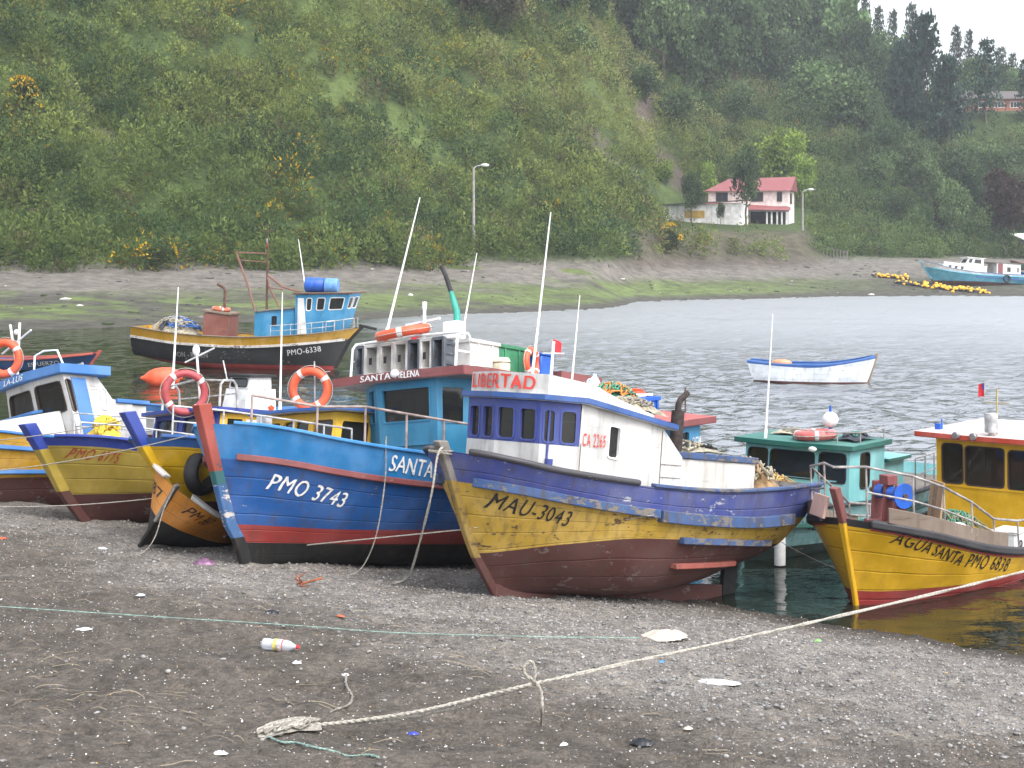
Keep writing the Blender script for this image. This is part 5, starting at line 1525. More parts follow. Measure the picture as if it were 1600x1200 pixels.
HW.strip(WB, 'rub_rail', bw_, lambda t: float(herm(HW.zr, t)) + .0, .0, .985, .07, .05)
HW.strip(WB, 'fender_strake', bw_, lambda t: .55, .55, .85, .07, .06)
HW.cap(WB, bw_, .08)
pl = [(-2.3, -.95), (-1.92, -.95), (-1.92, .97), (-2.3, .97)]
Bw = [(-2.35, -.98, .95), (-1.95, -.98, .95), (-1.9, .0, .95), (-1.95, .98, .95), (-2.35, .98, .95)]
Tw = [(-2.35, -.84, 2.18), (-1.68, -.84, 2.18), (-1.62, .0, 2.18), (-1.68, .84, 2.18), (-2.35, .84, 2.18)]
cabin(WB, Bw, Tw, {1: [(.1, .92, .6, .9)], 2: [(.08, .88, .52, .92)], 3: [(.03, .17, .5, .93)]}, whw, paint('rubber_seal', (.05, .03, .02), .6, 0), r=.08, fw=.012)
P = ((-1.95, .98, .95), (-2.35, .98, .95), (-1.68, .84, 2.18), (-2.35, .84, 2.18))
dq = [bil([Vector(p) for p in P], u, v) + Vector((0, .02, .002)) for u, v in ((.24, .05), (.85, .05), (.62, .96), (.2, .96))]
d_ = MB().loft([p - Vector((0, .03, 0)) for p in dq], dq, capa=False); d_.build('door', bw_, WB, smooth=0)
# swept down side and aft box
for s_ in (1, -1):
    a = [(-2.352, .975 * s_, .95), (-2.98, .975 * s_, .95), (-2.98, .93 * s_, 1.75), (-2.6, .9 * s_, 1.82), (-2.352, .843 * s_, 2.17)]
    b = [(x, y - .04 * s_, z) for x, y, z in a]
    mb = MB(); mb.loft(b, a) if s_ > 0 else mb.loft(a, b)
    mb.build('side_wall', whw, WB, smooth=0)
Pz = ((-2.352, .98, .95), (-2.98, .98, .95), (-2.352, .85, 2.17), (-2.98, .85, 2.17))
window(WB, Pz, (.06, .22, .56, .84), whw, M_GLASSL, .04, .015)
MB().box((-2.98, 0, 1.35), (.6, 1.8, .8)).build('aft_box', whw, WB, bevel=.012); MB().box((-2.99, 0, 1.79), (.66, 1.92, .07)).build('box_lid', bw_, WB, bevel=.012)
roof(WB, [(-2.5, -1.0, 2.18), (-1.58, -.98, 2.18), (-1.5, 0, 2.18), (-1.58, .92, 2.18), (-2.5, 1.02, 2.18)], .16, bw_, bw_, crown=.05)
quad_text(WB, 'boat_name', 'LA-LUS', (-1.58, -.98, 2.18), (-1.5, 0, 2.18), (-1.58, -.98, 2.34), .3, .98, .2, .8, M_WHT, bold=.01, shear=.2)
MB().loft([(-1.88, -.75, .95), (-.7, -.5, .95), (-.7, .5, .95), (-1.88, .75, .95)], [(-1.8, -.62, 1.62), (-.8, -.4, 1.42), (-.8, .4, 1.42), (-1.8, .62, 1.62)]).build('coach_roof', whw, WB, bevel=.03)
MB().box((-1.66, -.32, 1.66), (.2, .95, .05), rot=(0, rad(12), 0)).build('visor', bw_, WB, bevel=.01)
rail(WB, HW, .3, .62, lambda t: .42, M_STEEL, .012, 6, True)
life_ring(UP(MW, (-1.75, -1.0, 2.78), -14), 'orange life ring with white lettering on the mast above the white cabin', .27, .07)
ms = MB().cyl((-2.0, -.95, 2.36), (-1.95, -1.15, 3.42), .022).cyl((-2.0, -1.02, 2.36), (-1.95, -.85, 3.4), .022).bar((-1.95, -1.4, 2.95), (-1.95, -.5, 3.2), .025, .025).sphere((-1.95, -.95, 3.25), .05); ms.build('signal_mast', M_RAILW, WB)
MB().tube([(-2.0, -.5, 2.36), (-2.02, -.5, 2.75), (-2.1, -.35, 2.82), (-2.2, -.1, 2.8), (-2.3, .05, 2.36)], .018, 8).build('roof_arch', M_RAILW, WB)
MB().torus((-.75, .45, 1.05), .15, .012, 14, 6, M=Euler((rad(90), 0, rad(30))).to_matrix(), a0=0, a1=math.pi).build('hoop_rail', M_STEEL, WB)

# small skiff, heeled right over
MK = frame(219, 853, 21.2, 253, 5, -33)
KB = thing('skiff', 'small orange skiff with black bottom, heeled over on the shingle by the blue stem', 'skiff', MK)
HK = Hull([(-.05, 0), (.44, .0), (.95, .05), (1.1, .08)], [(0, -2.9), (.8, -3.1)], .68, [(0, .1), (.4, -.02), (1, 0)], [(0, .3), (.5, .3), (1, .44)], [(0, .66), (.5, .62), (1, .86)], [(0, .7), (.5, .66), (.8, .76), (1, .92)],
          bd=[(0, .7), (.3, .95), (.5, 1), (.7, .95), (.85, .82), (.95, .55), (1, .06)])
HK.build(KB, blk, paint('orange_ochre_paint', (.6, .23, .02), .55, .2, (.2, .1, .04), planks=7, grime=.3), paint('orange_ochre_paint', (.6, .23, .02)), M_DECK, -.4, nt=30, inner=M_GREYWOOD)
HK.stem(KB, [blk, M_GREYWOOD], .0, .98, .06, .05, cuts=(.4,))
HK.cap(KB, paint('worn_white_gunwale', (.6, .58, .54), .6, .4, (.2, .18, .16), grime=.3), .1, .05, t1=.975, name='gunwale', lift=.04)
for x in (-1.0, -1.9): MB().box((x, 0, .48), (.2, 1.2, .03)).build('thwart', M_GREYWOOD, KB, bevel=.004)
name_on(HK, MK, KB, 'registration_number', 'PM 387', (282, 800), (322, 822), 18, M_BLT, bold=.0, shear=.2)
hull_text(HK, KB, 'registration_number', 'K-387', -.42, .58, -.03, .62, .13, M_BLT, side=-1, bold=.0)

# -------- boats further off
yk = paint('dark_yellow_bulwark', (.55, .3, .015), .5, .25, (.3, .2, .1), grime=.25)
skb = paint('sky_blue_house', (.03, .25, .47), .5, .1, (.2, .3, .35), grime=.15)
MKK = frame(523, 575, F * HC / (578 - YH), -13, -2, 0) @ Matrix.Diagonal((.95, 1, 1, 1))
KK = thing('fishing_boat', 'black boat with yellow bulwark and sky blue wheelhouse, lying by the far shore', 'fishing boat', MKK)
HKK = Hull([(-.4, -.3), (0, 0), (1.17, .61), (1.75, 1.15)], [(0, -8.95), (1.3, -8.75)], 1.2, [(0, .1), (.2, -.15), (.6, -.35), (1, -.35)], [(0, .12), (.3, -.02), (.6, .03), (1, .09)],
           [(0, .9), (.3, .72), (.57, .73), (.8, .92), (1, 1.17)], [(0, 1.28), (.25, 1.1), (.5, 1.08), (.75, 1.24), (.9, 1.42), (1, 1.62)], bd=[(0, .74), (.15, .88), (.35, .98), (.55, 1), (.75, .97), (.88, .8), (.95, .55), (1, .05)])
HKK.build(KK, redb, paint('tarred_black', (.022, .024, .025), .6, .35, (.25, .24, .22), planks=9, grime=.2), yk, M_DECK, -.3)
HKK.stem(KK, [blk, blk], .0, 1.75, .12, .1, .16, True)
HKK.strip(KK, 'rub_rail', paint('worn_white_strake', (.55, .52, .48), .7, .6, (.12, .1, .1), grime=.5), lambda t: float(herm(HKK.zr, t)), 0, .985, .1, .05)
HKK.cap(KK, M_WOOD, .1)
MB().bar((1.0, 0, 1.72), (1.75, 0, 1.6), .14, .1).build('bowsprit', blk, KK, bevel=.02)
name_on(HKK, MKK, KK, 'registration_number', 'PMO-6338', (450, 556), (502, 549), 9, M_WHT, side=-1, bold=.01)
name_on(HKK, MKK, KK, 'boat_name', 'DON - RUBEN', (272, 557), (325, 559), 8, plain('faded_white_lettering', (.35, .34, .32), .7, var=.4, scale=30), side=-1, bold=.01)
cabin(KK, [(-3.3, -.7, .8), (-1.55, -.7, .8), (-1.55, .7, .8), (-3.3, .7, .8)], [(-3.3, -.7, 2.08), (-1.55, -.7, 2.28), (-1.55, .7, 2.28), (-3.3, .7, 2.08)], {0: [(.42, .56, .55, .85)], 2: [(.4, .55, .55, .85)]}, skb, skb, name='cabin')
roof(KK, [(-3.4, -.78, 2.08), (-1.5, -.78, 2.3), (-1.5, .78, 2.3), (-3.4, .78, 2.08)], .05, M_GREYWOOD, M_GREYWOOD, name='cabin_roof')
cabin(KK, [(-1.5, -.75, .95), (.3, -.48, 1.2), (.3, .48, 1.2), (-1.5, .75, .95)], [(-1.5, -.82, 2.84), (.8, -.72, 2.95), (.8, .72, 2.95), (-1.5, .82, 2.84)],
      {0: [(.22, .31, .67, .92), (.42, .56, .67, .92), (.66, .92, .67, .92)], 1: [(.1, .45, .68, .92), (.55, .9, .68, .92)], 2: [(.1, .36, .67, .92), (.44, .58, .67, .92)]}, skb, M_WHITE, r=.06, fw=.03)
MB().loft([(-1.38, -.735, 1.2), (-1.0, -.68, 1.2), (-1.14, -.80, 2.72), (-1.38, -.815, 2.72)], [(-1.38, -.775, 1.2), (-1.0, -.72, 1.2), (-1.14, -.84, 2.72), (-1.38, -.855, 2.72)]).build('door', M_WHITE, KK, smooth=0)
roof(KK, [(-1.6, -.92, 2.85), (.95, -.82, 2.97), (.95, .82, 2.97), (-1.6, .92, 2.85)], .06, M_WOOD, M_RUST)
for k, (x, m, lb_) in enumerate([(-.85, M_BLUEP, 'blue plastic drum lying on its side on the far sky blue wheelhouse'), (.0, plain('pale_blue_drum', (.1, .25, .55), .4, var=.2), 'lighter blue drum at the front end of the same far roof')]):
    t = thing('plastic_drum', lb_, 'drum', MKK @ TR((x - .5, -.1, 3.23), (0, rad(90), rad(6))), 'blue drums on the far wheelhouse roof')
    MB().lathe([(.001, 0), (.26, .0), (.29, .03), (.29, .75 - .25 * k), (.26, .8 - .25 * k), (.001, .8 - .25 * k)], 18).build('drum_body', m, t)
    for z in (.22, .45): MB().torus((0, 0, z), .292, .012, 20, 6).build('hoop', m, t)
ms = MB().cyl((-3.05, 0, .8), (-3.12, 0, 5.0), .06, .035)
ms.cyl((-3.14, 0, 4.9), (-3.14, 0, 5.55), .02).bar((-3.45, 0, 5.3), (-2.85, 0, 5.3), .03, .03); ms.build('mast', M_RUST, KK)
bo = MB().tube([(-3.1, 0, 3.55), (-2.4, 0, 3.1), (-1.3, 0, 2.85)], .045, 7).tube([(-3.1, 0, 3.2), (-2.5, 0, 2.3)], .04, 7).tube([(-3.6, 0, 2.1), (-3.9, 0, 3.0), (-4.5, 0, 4.35)], .045, 7).bar((-4.55, 0, 4.4), (-3.1, 0, 4.4), .04, .05).bar((-4.4, 0, 4.1), (-3.1, 0, 4.05), .03, .04)
bo.tube([(-3.1, 0, 3.5), (-2.9, -.15, 3.05), (-2.3, -.2, 3.0)], .03, 6)
bo.build('boom', paint('rusty_boom', (.25, .12, .09), .8, .4), KK)
flag(KK, (-3.14, 0, 5.0), .22, .34, FLAG, (.3, -1, 0))
antenna(KK, (-1.45, .2, 2.95), (-1.85, .2, 5.0), .03)
rail(KK, HKK, .68, .93, lambda t: .42, M_STEEL, .015, 7, True, (-1,)); rail(KK, HKK, .9, .985, lambda t: .4, M_STEEL, .015, 4, False, (-1, 1))
MB().box((-5.1, 0, 1.4), (1.15, 1.0, 1.1)).build('engine_casing', paint('brown_red_casing', (.24, .08, .055), .7, .3, (.15, .1, .08), grime=.4), KK, bevel=.02)
MB().box((-5.1, 0, 2.0), (1.3, 1.12, .08), rot=(0, rad(5), 0)).build('casing_lid', M_WOOD, KK, bevel=.01)
MB().tube([(-5.0, .1, 2.0), (-5.0, .1, 2.85), (-5.05, .1, 2.95), (-5.35, .1, 3.1)], .06, 8).build('exhaust_pipe', M_RUST, KK)
life_ring(MKK @ TR((-5.05, -.1, 2.12), (0, rad(5), 0)), 'orange life ring lying on the brown casing of the far black hulled boat', .32, .07)
tangle(MKK @ TR((-7.1, 0, .85)), (1.1, .75, .85), 24, .03, [('pale_netting', M_NETB), ('dark_netting', plain('dark_net', (.04, .045, .06), .9)), ('blue_netting', plain('blue_net', (.03, .1, .3), .8))], 'net_heap', 'heap of pale and dark nets in the stern of the far black hulled boat', 'net', 41, 44)

MR = frame(1355, 600, F * HC / (600 - YH), -15, 0, 0)
RB = thing('rowing_boat', 'white open rowing boat with a blue gunwale, moored out on the water', 'rowing boat', MR)
HR = Hull([(-.3, -.2), (0, 0), (.97, .3), (1.1, .34)], [(-.3, -3.7), (0, -3.95), (.75, -4.15)], .75, [(0, -.05), (.3, -.2), (1, -.25)], [(0, .08), (1, .07)], [(0, .69), (.5, .58), (1, .9)], [(0, .76), (.3, .66), (.55, .66), (.8, .78), (1, .98)])
HR.build(RB, ox, paint('white_boat_paint', (.62, .66, .7), .5, .15, (.35, .36, .38), planks=8, grime=.25), bc, M_DECK, -.35, nt=34, inner=bc)
HR.stem(RB, [M_WOOD, M_WOOD], 0, 1.08, .07, .06); HR.cap(RB, bc, .09, name='gunwale')
for x in (-.9, -2.0, -3.2): MB().box((x, 0, .5), (.25, 1.2, .04)).build('thwart', bc, RB, bevel=.005)
tag(MB().sphere((0, 0, 0), .3, sc=(1.3, .8, .5)).tube([(-.4, 0, .02), (0, .1, .1), (.35, 0, .02)], .03, 6).build('net_bundle', plain('tan_float', (.45, .24, .14), .6), M=MR @ TR((-3.0, 0, .68))), 'reddish tan bundle on the stern seat of the white rowing boat', 'bundle')

ME = frame(133, 579, F * HC / (579 - YH), -8, 0, 0)
EB = thing('skiff', 'dark blue skiff with red gunwale, afloat beyond the white cabin boat', 'skiff', ME)
HE = Hull([(-.3, -.2), (0, 0), (.66, .5), (.8, .6)], [(-.3, -6), (.6, -6.4)], .85, [(0, -.1), (1, -.2)], [(0, .05), (1, .03)], [(0, .42), (.5, .36), (1, .6)], [(0, .47), (.5, .42), (.8, .52), (1, .66)])
HE.build(EB, blk, paint('deep_blue_paint', (.012, .07, .2), .5, .15, (.1, .15, .2), planks=7, grime=.2), paint('deep_blue_paint', (.012, .07, .2)), M_DECK, -.3, nt=30)
HE.cap(EB, paint('red_gunwale', (.4, .07, .045), .6, .3), .1, .07, name='gunwale', lift=.03); HE.stem(EB, [paint('red_gunwale', (.4, .07, .045))], .2, .8, .08, .1)
name_on(HE, ME, EB, 'boat_name', 'ESFUERZO', (45, 573), (93, 569), 6, plain('cream_lettering', (.6, .58, .5), .7), side=-1, bold=.01)
X_, z_ = solve_hull(HE, ME, 126, 569, -1); p = HE.onx(X_, z_)
MB().torus((p.x, -p.y - .02, p.z), .1, .03, 16, 6, M=Euler((rad(90), 0, rad(10))).to_matrix()).lathe([(.001, .01), (.07, .01), (.07, 0)], 12, M=TR((p.x, -p.y - .02, p.z), (rad(90), 0, rad(10)))).build('round_emblem', plain('cream_lettering', (.6, .58, .5)), EB)

# red roofed blue cabin boat behind the yellow one
MRR = frame(905, 838, 27.2, 228, 0, 0)
RR = thing('fishing_boat', 'small blue cabin boat with red roof, afloat behind the rusty exhaust', 'fishing boat', MRR)
HRR = Hull([(-.4, -.2), (0, 0), (1.0, .5)], [(-.4, -4.6), (.8, -4.9)], 1.0, [(0, -.1), (1, -.4)], [(0, .1), (1, .15)], [(0, .5), (1, .8)], [(0, .65), (.5, .6), (1, .95)])
HRR.build(RR, redb, skb, skb, M_DECK, -.2, nt=30); HRR.cap(RR, mar, .08)
cabin(RR, [(-2.7, -.55, .4), (-1.9, -.55, .4), (-1.9, .55, .4), (-2.7, .55, .4)], [(-2.7, -.55, 1.7), (-1.85, -.55, 1.7), (-1.85, .55, 1.7), (-2.7, .55, 1.7)], {1: [(.08, .46, .55, .9), (.54, .92, .55, .9)], 2: [(.25, .6, .3, .92)]}, skb, skb)
roof(RR, [(-3.0, -.7, 1.71), (-1.7, -.7, 1.71), (-1.7, .7, 1.71), (-3.0, .7, 1.71)], .12, paint('red_roof_paint', (.42, .08, .07), .5, .15), mar, crown=.1)
quad_text(RR, 'registration_number', 'CA2294', (-1.9, .565, .4), (-2.7, .565, .4), (-1.9, .565, 1.7), .66, .98, .72, .84, M_WHT)
MB().cyl((-2.6, .3, 1.9), (-2.6, .3, 2.35), .012).build('antenna', M_RUST, RR)

# white boat seen past the navy wheelhouse
MM = frame(240, 704, 40, 222, 3, 2)
MMB = thing('fishing_boat', 'white cabin boat with a black roof, half hidden behind the navy wheelhouse', 'fishing boat', MM)
HM = Hull([(-.2, -.1), (0, 0), (1.0, .6)], [(0, -4.8), (1.1, -5.1)], 1.1, [(0, .2), (1, 0)], [(0, .4), (1, .4)], [(0, .8), (1, 1.0)], [(0, .95), (.5, .9), (1, 1.15)])
HM.build(MMB, ox, M_WHITE, bw_, M_DECK, -.2, nt=30); HM.cap(MMB, bw_, .08)
cabin(MMB, [(-3.2, -.55, .7), (-2.2, -.55, .7), (-2.2, .55, .7), (-3.2, .55, .7)], [(-3.2, -.5, 1.5), (-2.35, -.5, 1.5), (-2.35, .5, 1.5), (-3.2, .5, 1.5)], {}, M_WHITE, M_BLACK)
cabin(MMB, [(-3.1, -.46, 1.51), (-2.4, -.46, 1.51), (-2.4, .46, 1.51), (-3.1, .46, 1.51)], [(-3.1, -.44, 1.8), (-2.45, -.44, 1.8), (-2.45, .44, 1.8), (-3.1, .44, 1.8)], {1: [(.1, .9, .2, .85)]}, M_WHITE, M_BLACK, name='upper_cabin')
roof(MMB, [(-3.2, -.55, 1.805), (-2.35, -.55, 1.805), (-2.35, .55, 1.805), (-3.2, .55, 1.805)], .07, M_BLACK, M_BLACK)

# stranded pale blue boat on the far shore and its neighbours
d0 = 172.; MF = Matrix.Translation(Vector(((1462 - 800) / F * d0, d0, float(hz(1462, d0)) - .05))) @ Euler((rad(3), rad(-4), rad(190))).to_matrix().to_4x4() @ Matrix.Scale(1.13, 4)
FB = thing('fishing_boat', 'pale blue boat with long white cabin, stranded on the far shore at the right', 'fishing boat', MF)
pbl = paint('pale_blue_paint', (.09, .38, .53), .5, .15, (.3, .45, .5), grime=.2)
HF = Hull([(-.1, -.1), (0, 0), (1.4, 1.1), (2.1, 1.6)], [(0, -9), (1.5, -9.6)], 1.5, [(0, .5), (.2, .2), (.5, 0), (1, 0)], [(0, .6), (.5, .55), (1, .4)], [(0, 1.3), (.5, 1.15), (.85, 1.35), (1, 1.6)], [(0, 1.5), (.4, 1.35), (.8, 1.6), (1, 2.1)])
HF.build(FB, ox, pbl, M_WHITE, M_DECK, -.25); HF.cap(FB, bc, .1); HF.strip(FB, 'rub_rail', bc, lambda t: .95, .05, .6, .1, .07); HF.strip(FB, 'fender_strake', pbl, lambda t: float(herm(HF.zr, t)), .05, .97, .12, .07)
HF.stem(FB, [ox, pbl], 0, 2.15, .12, .1, cuts=(.5,))
cabin(FB, [(-4.6, -1.0, 1.2), (-.2, -.75, 1.4), (-.2, .75, 1.4), (-4.6, 1.0, 1.2)], [(-4.6, -.9, 1.95), (-.5, -.6, 2.15), (-.5, .6, 2.15), (-4.6, .9, 1.95)], {2: [(.12, .19, .35, .75), (.26, .33, .35, .75), (.4, .47, .35, .75)]}, M_WHITE, M_WHITE, name='cabin', r=.03)
roof(FB, [(-4.7, -.95, 1.96), (-.4, -.65, 2.16), (-.4, .65, 2.16), (-4.7, .95, 1.96)], .06, M_WHITE, name='cabin_roof')
cabin(FB, [(-4.4, -.7, 2.03), (-2.6, -.7, 2.1), (-2.6, .7, 2.1), (-4.4, .7, 2.03)], [(-4.4, -.65, 2.7), (-2.9, -.65, 2.72), (-2.9, .65, 2.72), (-4.4, .65, 2.7)], {2: [(.08, .3, .25, .85), (.42, .85, .25, .85)], 1: [(.1, .9, .25, .85)]}, M_WHITE, M_WHITE, r=.05)
roof(FB, [(-4.6, -.75, 2.71), (-2.7, -.75, 2.74), (-2.7, .75, 2.74), (-4.6, .75, 2.71)], .06, M_WHITE)
cabin(FB, [(-8.0, -1.0, 1.1), (-5.6, -1.0, 1.1), (-5.6, 1.0, 1.1), (-8.0, 1.0, 1.1)], [(-8.0, -.95, 2.4), (-5.6, -.95, 2.4), (-5.6, .95, 2.4), (-8.0, .95, 2.4)], {2: [(.42, .58, .4, .75), (.85, .92, .4, .75)]}, M_WHITE, M_WHITE, name='aft_cabin', r=.03)
MB().box((-5.95, .985, 1.75), (.5, .03, 1.25)).build('door', mar, FB, bevel=.01)
roof(FB, [(-8.1, -1.05, 2.41), (-4.65, -1.0, 2.41), (-4.65, 1.0, 2.41), (-8.1, 1.05, 2.41)], .06, M_GREYWOOD, name='aft_roof')
tyre(MF @ TR((-6.4, 1.45, .95), (rad(90), rad(-90), 0)), 'black tyre hanging on the side of the pale blue stranded boat', .3, .1)
for (px, py_d, yaw, cols, lb_) in [(1592, 176, 205, (ox, bc, bc), 'mid blue skiff on the far shore, just behind the pale blue stern'), (1585, 190, 195, (mar, paint('green_skiff_paint', (.03, .15, .08), .6, .2), mar), 'green skiff with red inside, on the far shore at the right edge')]:
    Mx = Matrix.Translation(Vector(((px - 800) / F * py_d, py_d, float(hz(px, py_d)) - .05))) @ Euler((0, rad(-3), rad(yaw))).to_matrix().to_4x4()
    b_ = thing('skiff', lb_, 'skiff', Mx, 'skiffs on the far shore')
    hx = Hull([(-.1, 0), (0, 0), (.9, .5), (1.1, .6)], [(0, -5), (.8, -5.3)], .85, [(0, .1), (1, 0)], [(0, .25), (1, .25)], [(0, .6), (.5, .55), (1, .95)], [(0, .75), (.5, .7), (.8, .85), (1, 1.15)])
    hx.build(b_, cols[0], cols[1], cols[2], M_DECK, -.4, nt=26, inner=cols[0]); hx.cap(b_, cols[2], .1, name='gunwale')
    MB().box((-1.5, 0, .55), (.25, 1.4, .05)).build('thwart', cols[0], b_)
# ------------------------------------------------------------------ floating buoy
p = at(255, 603, F * HC / (603 - YH))
t = thing('mooring_buoy', 'long orange buoy with a pointed end floating beyond the navy wheelhouse', 'buoy', Matrix.Translation(p + Vector((0, 0, .28))) @ Euler((0, 0, rad(8))).to_matrix().to_4x4())
MB().lathe([(.001, -.78), (.05, -.76), (.09, -.66), (.26, -.46), (.34, -.25), (.37, 0), (.36, .3), (.27, .5), (.08, .58), (.08, .66), (.001, .67)], 20, M=Euler((0, rad(90), 0)).to_matrix().to_4x4()).build('buoy_body', M_ORANGE, t)
MB().torus((.68, 0, 0), .06, .02, 12, 6, M=Euler((rad(90), 0, 0)).to_matrix()).build('eye', M_RUST, t)

# ------------------------------------------------------------------ houses
def house_box(root, name, x0, x1, y0, y1, z0, z1, mat):
    return MB().box(((x0 + x1) / 2, (y0 + y1) / 2, (z0 + z1) / 2), (x1 - x0, y1 - y0, z1 - z0)).build(name, mat, root, smooth=0)
def house_window(root, x, y, z, w, h, fm, axis='x', bars=1):
    """frame and pane on a wall facing -y (axis x) or +x (axis y)"""
    mb = MB(); pn = MB(); e = .08
    R = Matrix.Identity(3) if axis == 'x' else Euler((0, 0, rad(90))).to_matrix()
    T = Vector((x, y, z))
    def bx(m, c, s): m.box(T + R @ Vector(c), s, rot=R)
    bx(mb, (0, 0, h / 2), (w + e, .1, e)); bx(mb, (0, 0, -h / 2), (w + e, .14, e))
    bx(mb, (-w / 2, 0, 0), (e, .1, h - e)); bx(mb, (w / 2, 0, 0), (e, .1, h - e))
    for i in range(bars): bx(mb, (-w / 2 + w * (i + 1) / (bars + 1), 0, 0), (.05, .08, h - e))
    f = mb.build('window', fm, root, smooth=0)
    bx(pn, (0, -.0, 0), (w - e, .03, h - e)); pn.build('pane', M_DGLASS, f, smooth=0)
N = NT('dark_house_glass'); N.b.inputs['Base Color'].default_value = (.03, .032, .035, 1); N.b.inputs['Roughness'].default_value = .1; M_DGLASS = N.m
M_HW = paint('house_white', (.68, .66, .64), .7, .05, (.5, .48, .45), grime=.06, fade=0)
M_HP = paint('house_cream_pink', (.72, .62, .58), .7, .08, (.5, .45, .4), grime=.15, fade=0)
M_RR = paint('red_sheet_roof', (.27, .07, .072), .5, .15, (.55, .3, .28), grime=.15)
M_DR = paint('dark_roof_edge', (.06, .055, .05), .7, .2)

dh = 211.; ah = rad(-17)
bp_ = hpos(1171, dh); bp_.z = float(hz(1160, 205)) - .6
H0 = thing('house', 'two storey white house with a pinkish red roof on the bank above the far shore', 'house', Matrix.Translation(bp_) @ Euler((0, 0, ah)).to_matrix().to_4x4())
house_box(H0, 'upper_wall', -5.4, 5.0, 0, 6.2, 2.95, 5.0, M_HP)
house_box(H0, 'lower_wall', -5.4, 5.0, .6, 6.2, -.6, 2.94, M_HW)
# main hipped/gabled roof
rf = [Vector((-5.9, -.5, 4.98)), Vector((5.4, -.5, 4.98)), Vector((5.4, 6.7, 4.98)), Vector((-5.9, 6.7, 4.98)), Vector((-3.2, 3.1, 6.7)), Vector((5.6, 3.1, 6.9))]
MB().add(rf, [(0, 1, 5, 4), (2, 3, 4, 5), (3, 0, 4), (1, 2, 5), (3, 2, 1, 0)]).build('roof', M_RR, H0, smooth=0)
# front wing and porch roof
MB().loft([(-5.6, -2.6, 2.55), (5.3, -2.6, 2.3), (5.3, -.02, 2.45), (-5.6, -.02, 2.9)], [(-5.6, -2.6, 2.65), (5.3, -2.6, 2.4), (5.3, -.02, 2.85), (-5.6, -.02, 3.6)]).build('porch_roof', M_RR, H0, smooth=0)
MB().box((.0, -2.63, 2.4), (10.9, .06, .16), rot=(0, rad(1.3), 0)).build('fascia', M_DR, H0, smooth=0)
house_box(H0, 'porch_wall', -5.0, -.6, -2.2, .58, -.6, 2.42, M_HW)
MB().box((2.4, .55, 1.3), (4.6, .06, 1.9)).build('porch_shade_panel', M_DARK, H0, smooth=0)  # dark panel on the solid wall, painting the shade under the porch
for x in (-.3, 2.6, 3.2, 3.9, 4.5, 5.1): MB().box((x, -2.3, .85), (.2, .2, 2.95)).build('porch_column', M_HW, H0)
MB().box((2.3, -2.3, -.1), (6.0, .12, .75)).build('porch_parapet', M_HW, H0)
for x, w in ((-3.6, 1.5), (1.0, 1.5), (3.9, .6)): house_window(H0, x, -.01, 4.2, w, 1.15, M_DR)
house_window(H0, 5.02, 2.5, 4.0, 1.6, 1.3, M_DR, 'y')
an = thing('annex', 'low white outbuilding with a dark flat roof, left of the red roofed house', 'outbuilding', Matrix.Translation(hpos(1100, 204) + Vector((0, 0, -.1))) @ Euler((0, 0, rad(-24))).to_matrix().to_4x4())
MB().loft([(-5.2, -2, -.8), (5.0, -2, -.8), (5.0, 2.5, -.8), (-5.2, 2.5, -.8)], [(-5.2, -2, 2.2), (5.0, -2, 2.4), (5.0, 2.5, 2.6), (-5.2, 2.5, 2.4)]).build('wall', M_HW, an, smooth=0)
MB().loft([(-5.6, -2.4, 2.22), (5.2, -2.4, 2.64), (5.2, 2.8, 2.84), (-5.6, 2.8, 2.42)], [(-5.6, -2.4, 2.36), (5.2, -2.4, 2.78), (5.2, 2.8, 2.98), (-5.6, 2.8, 2.56)]).build('roof', M_DR, an, smooth=0)
MB().box((-.6, -2.03, 1.1), (2.6, .06, .9)).build('yellow_panel', paint('yellow_panel', (.5, .3, .04), .7, .3), an, smooth=0)
sm = MB()
for x in (-4.4, -3.6, -2.8, 1.6, 2.4, 3.2, 4.0): sm.box((x, -2.015, .75), (.05, .03, 2.6))
sm.build('cover_strips', paint('house_grey_white', (.5, .5, .5), .7, .1), an, smooth=0)

bk = hpos(1556, 284); bk.z -= .2
BH = thing('house', 'long low brick house with a dark roof on top of the hill at the right', 'house', Matrix.Translation(bk) @ Euler((0, 0, rad(2))).to_matrix().to_4x4())
M_BRK = paint('orange_brick', (.34, .125, .075), .8, .1, (.3, .15, .1), grime=.2)
house_box(BH, 'wall', -5.4, 14, 0, 7, -1, 2.5, M_BRK)
MB().add([(-6, -.8, 2.5), (14.6, -.8, 2.5), (14.6, 7.8, 2.5), (-6, 7.8, 2.5), (-4.4, 3.5, 4.2), (13.6, 3.5, 4.2)], [(0, 1, 5, 4), (2, 3, 4, 5), (3, 0, 4), (1, 2, 5), (3, 2, 1, 0)]).build('roof', paint('brown_grey_roof', (.1, .085, .08), .8, .2), BH, smooth=0)
for x in (-2.2, .6, 3.4, 6.4, 9.4): house_window(BH, x, -.01, 1.5, 1.7, 1.0, M_HW, bars=2)
house_box(BH, 'white_shed', -8.6, -5.45, 1, 4, -.6, 1.5, M_HW)
sh = thing('hut', 'grey hut with a white roof at the right edge above the stranded boats', 'hut', hposM := Matrix.Translation(hpos(1622, 208)) @ Euler((0, 0, rad(10))).to_matrix().to_4x4())
house_box(sh, 'wall', -1.6, 4, 0, 3, -.5, 2.2, M_GREYWOOD)
MB().box((-.2, -.03, .4), (2.4, .05, 1.2)).build('doorway_shade_panel', M_DARK, sh, smooth=0)  # dark panel over the closed wall, painting a shaded doorway
MB().loft([(-2.1, -.6, 2.2), (4.4, -.6, 2.2), (4.4, 3.4, 3.1), (-2.1, 3.4, 3.1)], [(-2.1, -.6, 2.34), (4.4, -.6, 2.34), (4.4, 3.4, 3.24), (-2.1, 3.4, 3.24)]).build('roof', M_WHITE, sh, smooth=0)

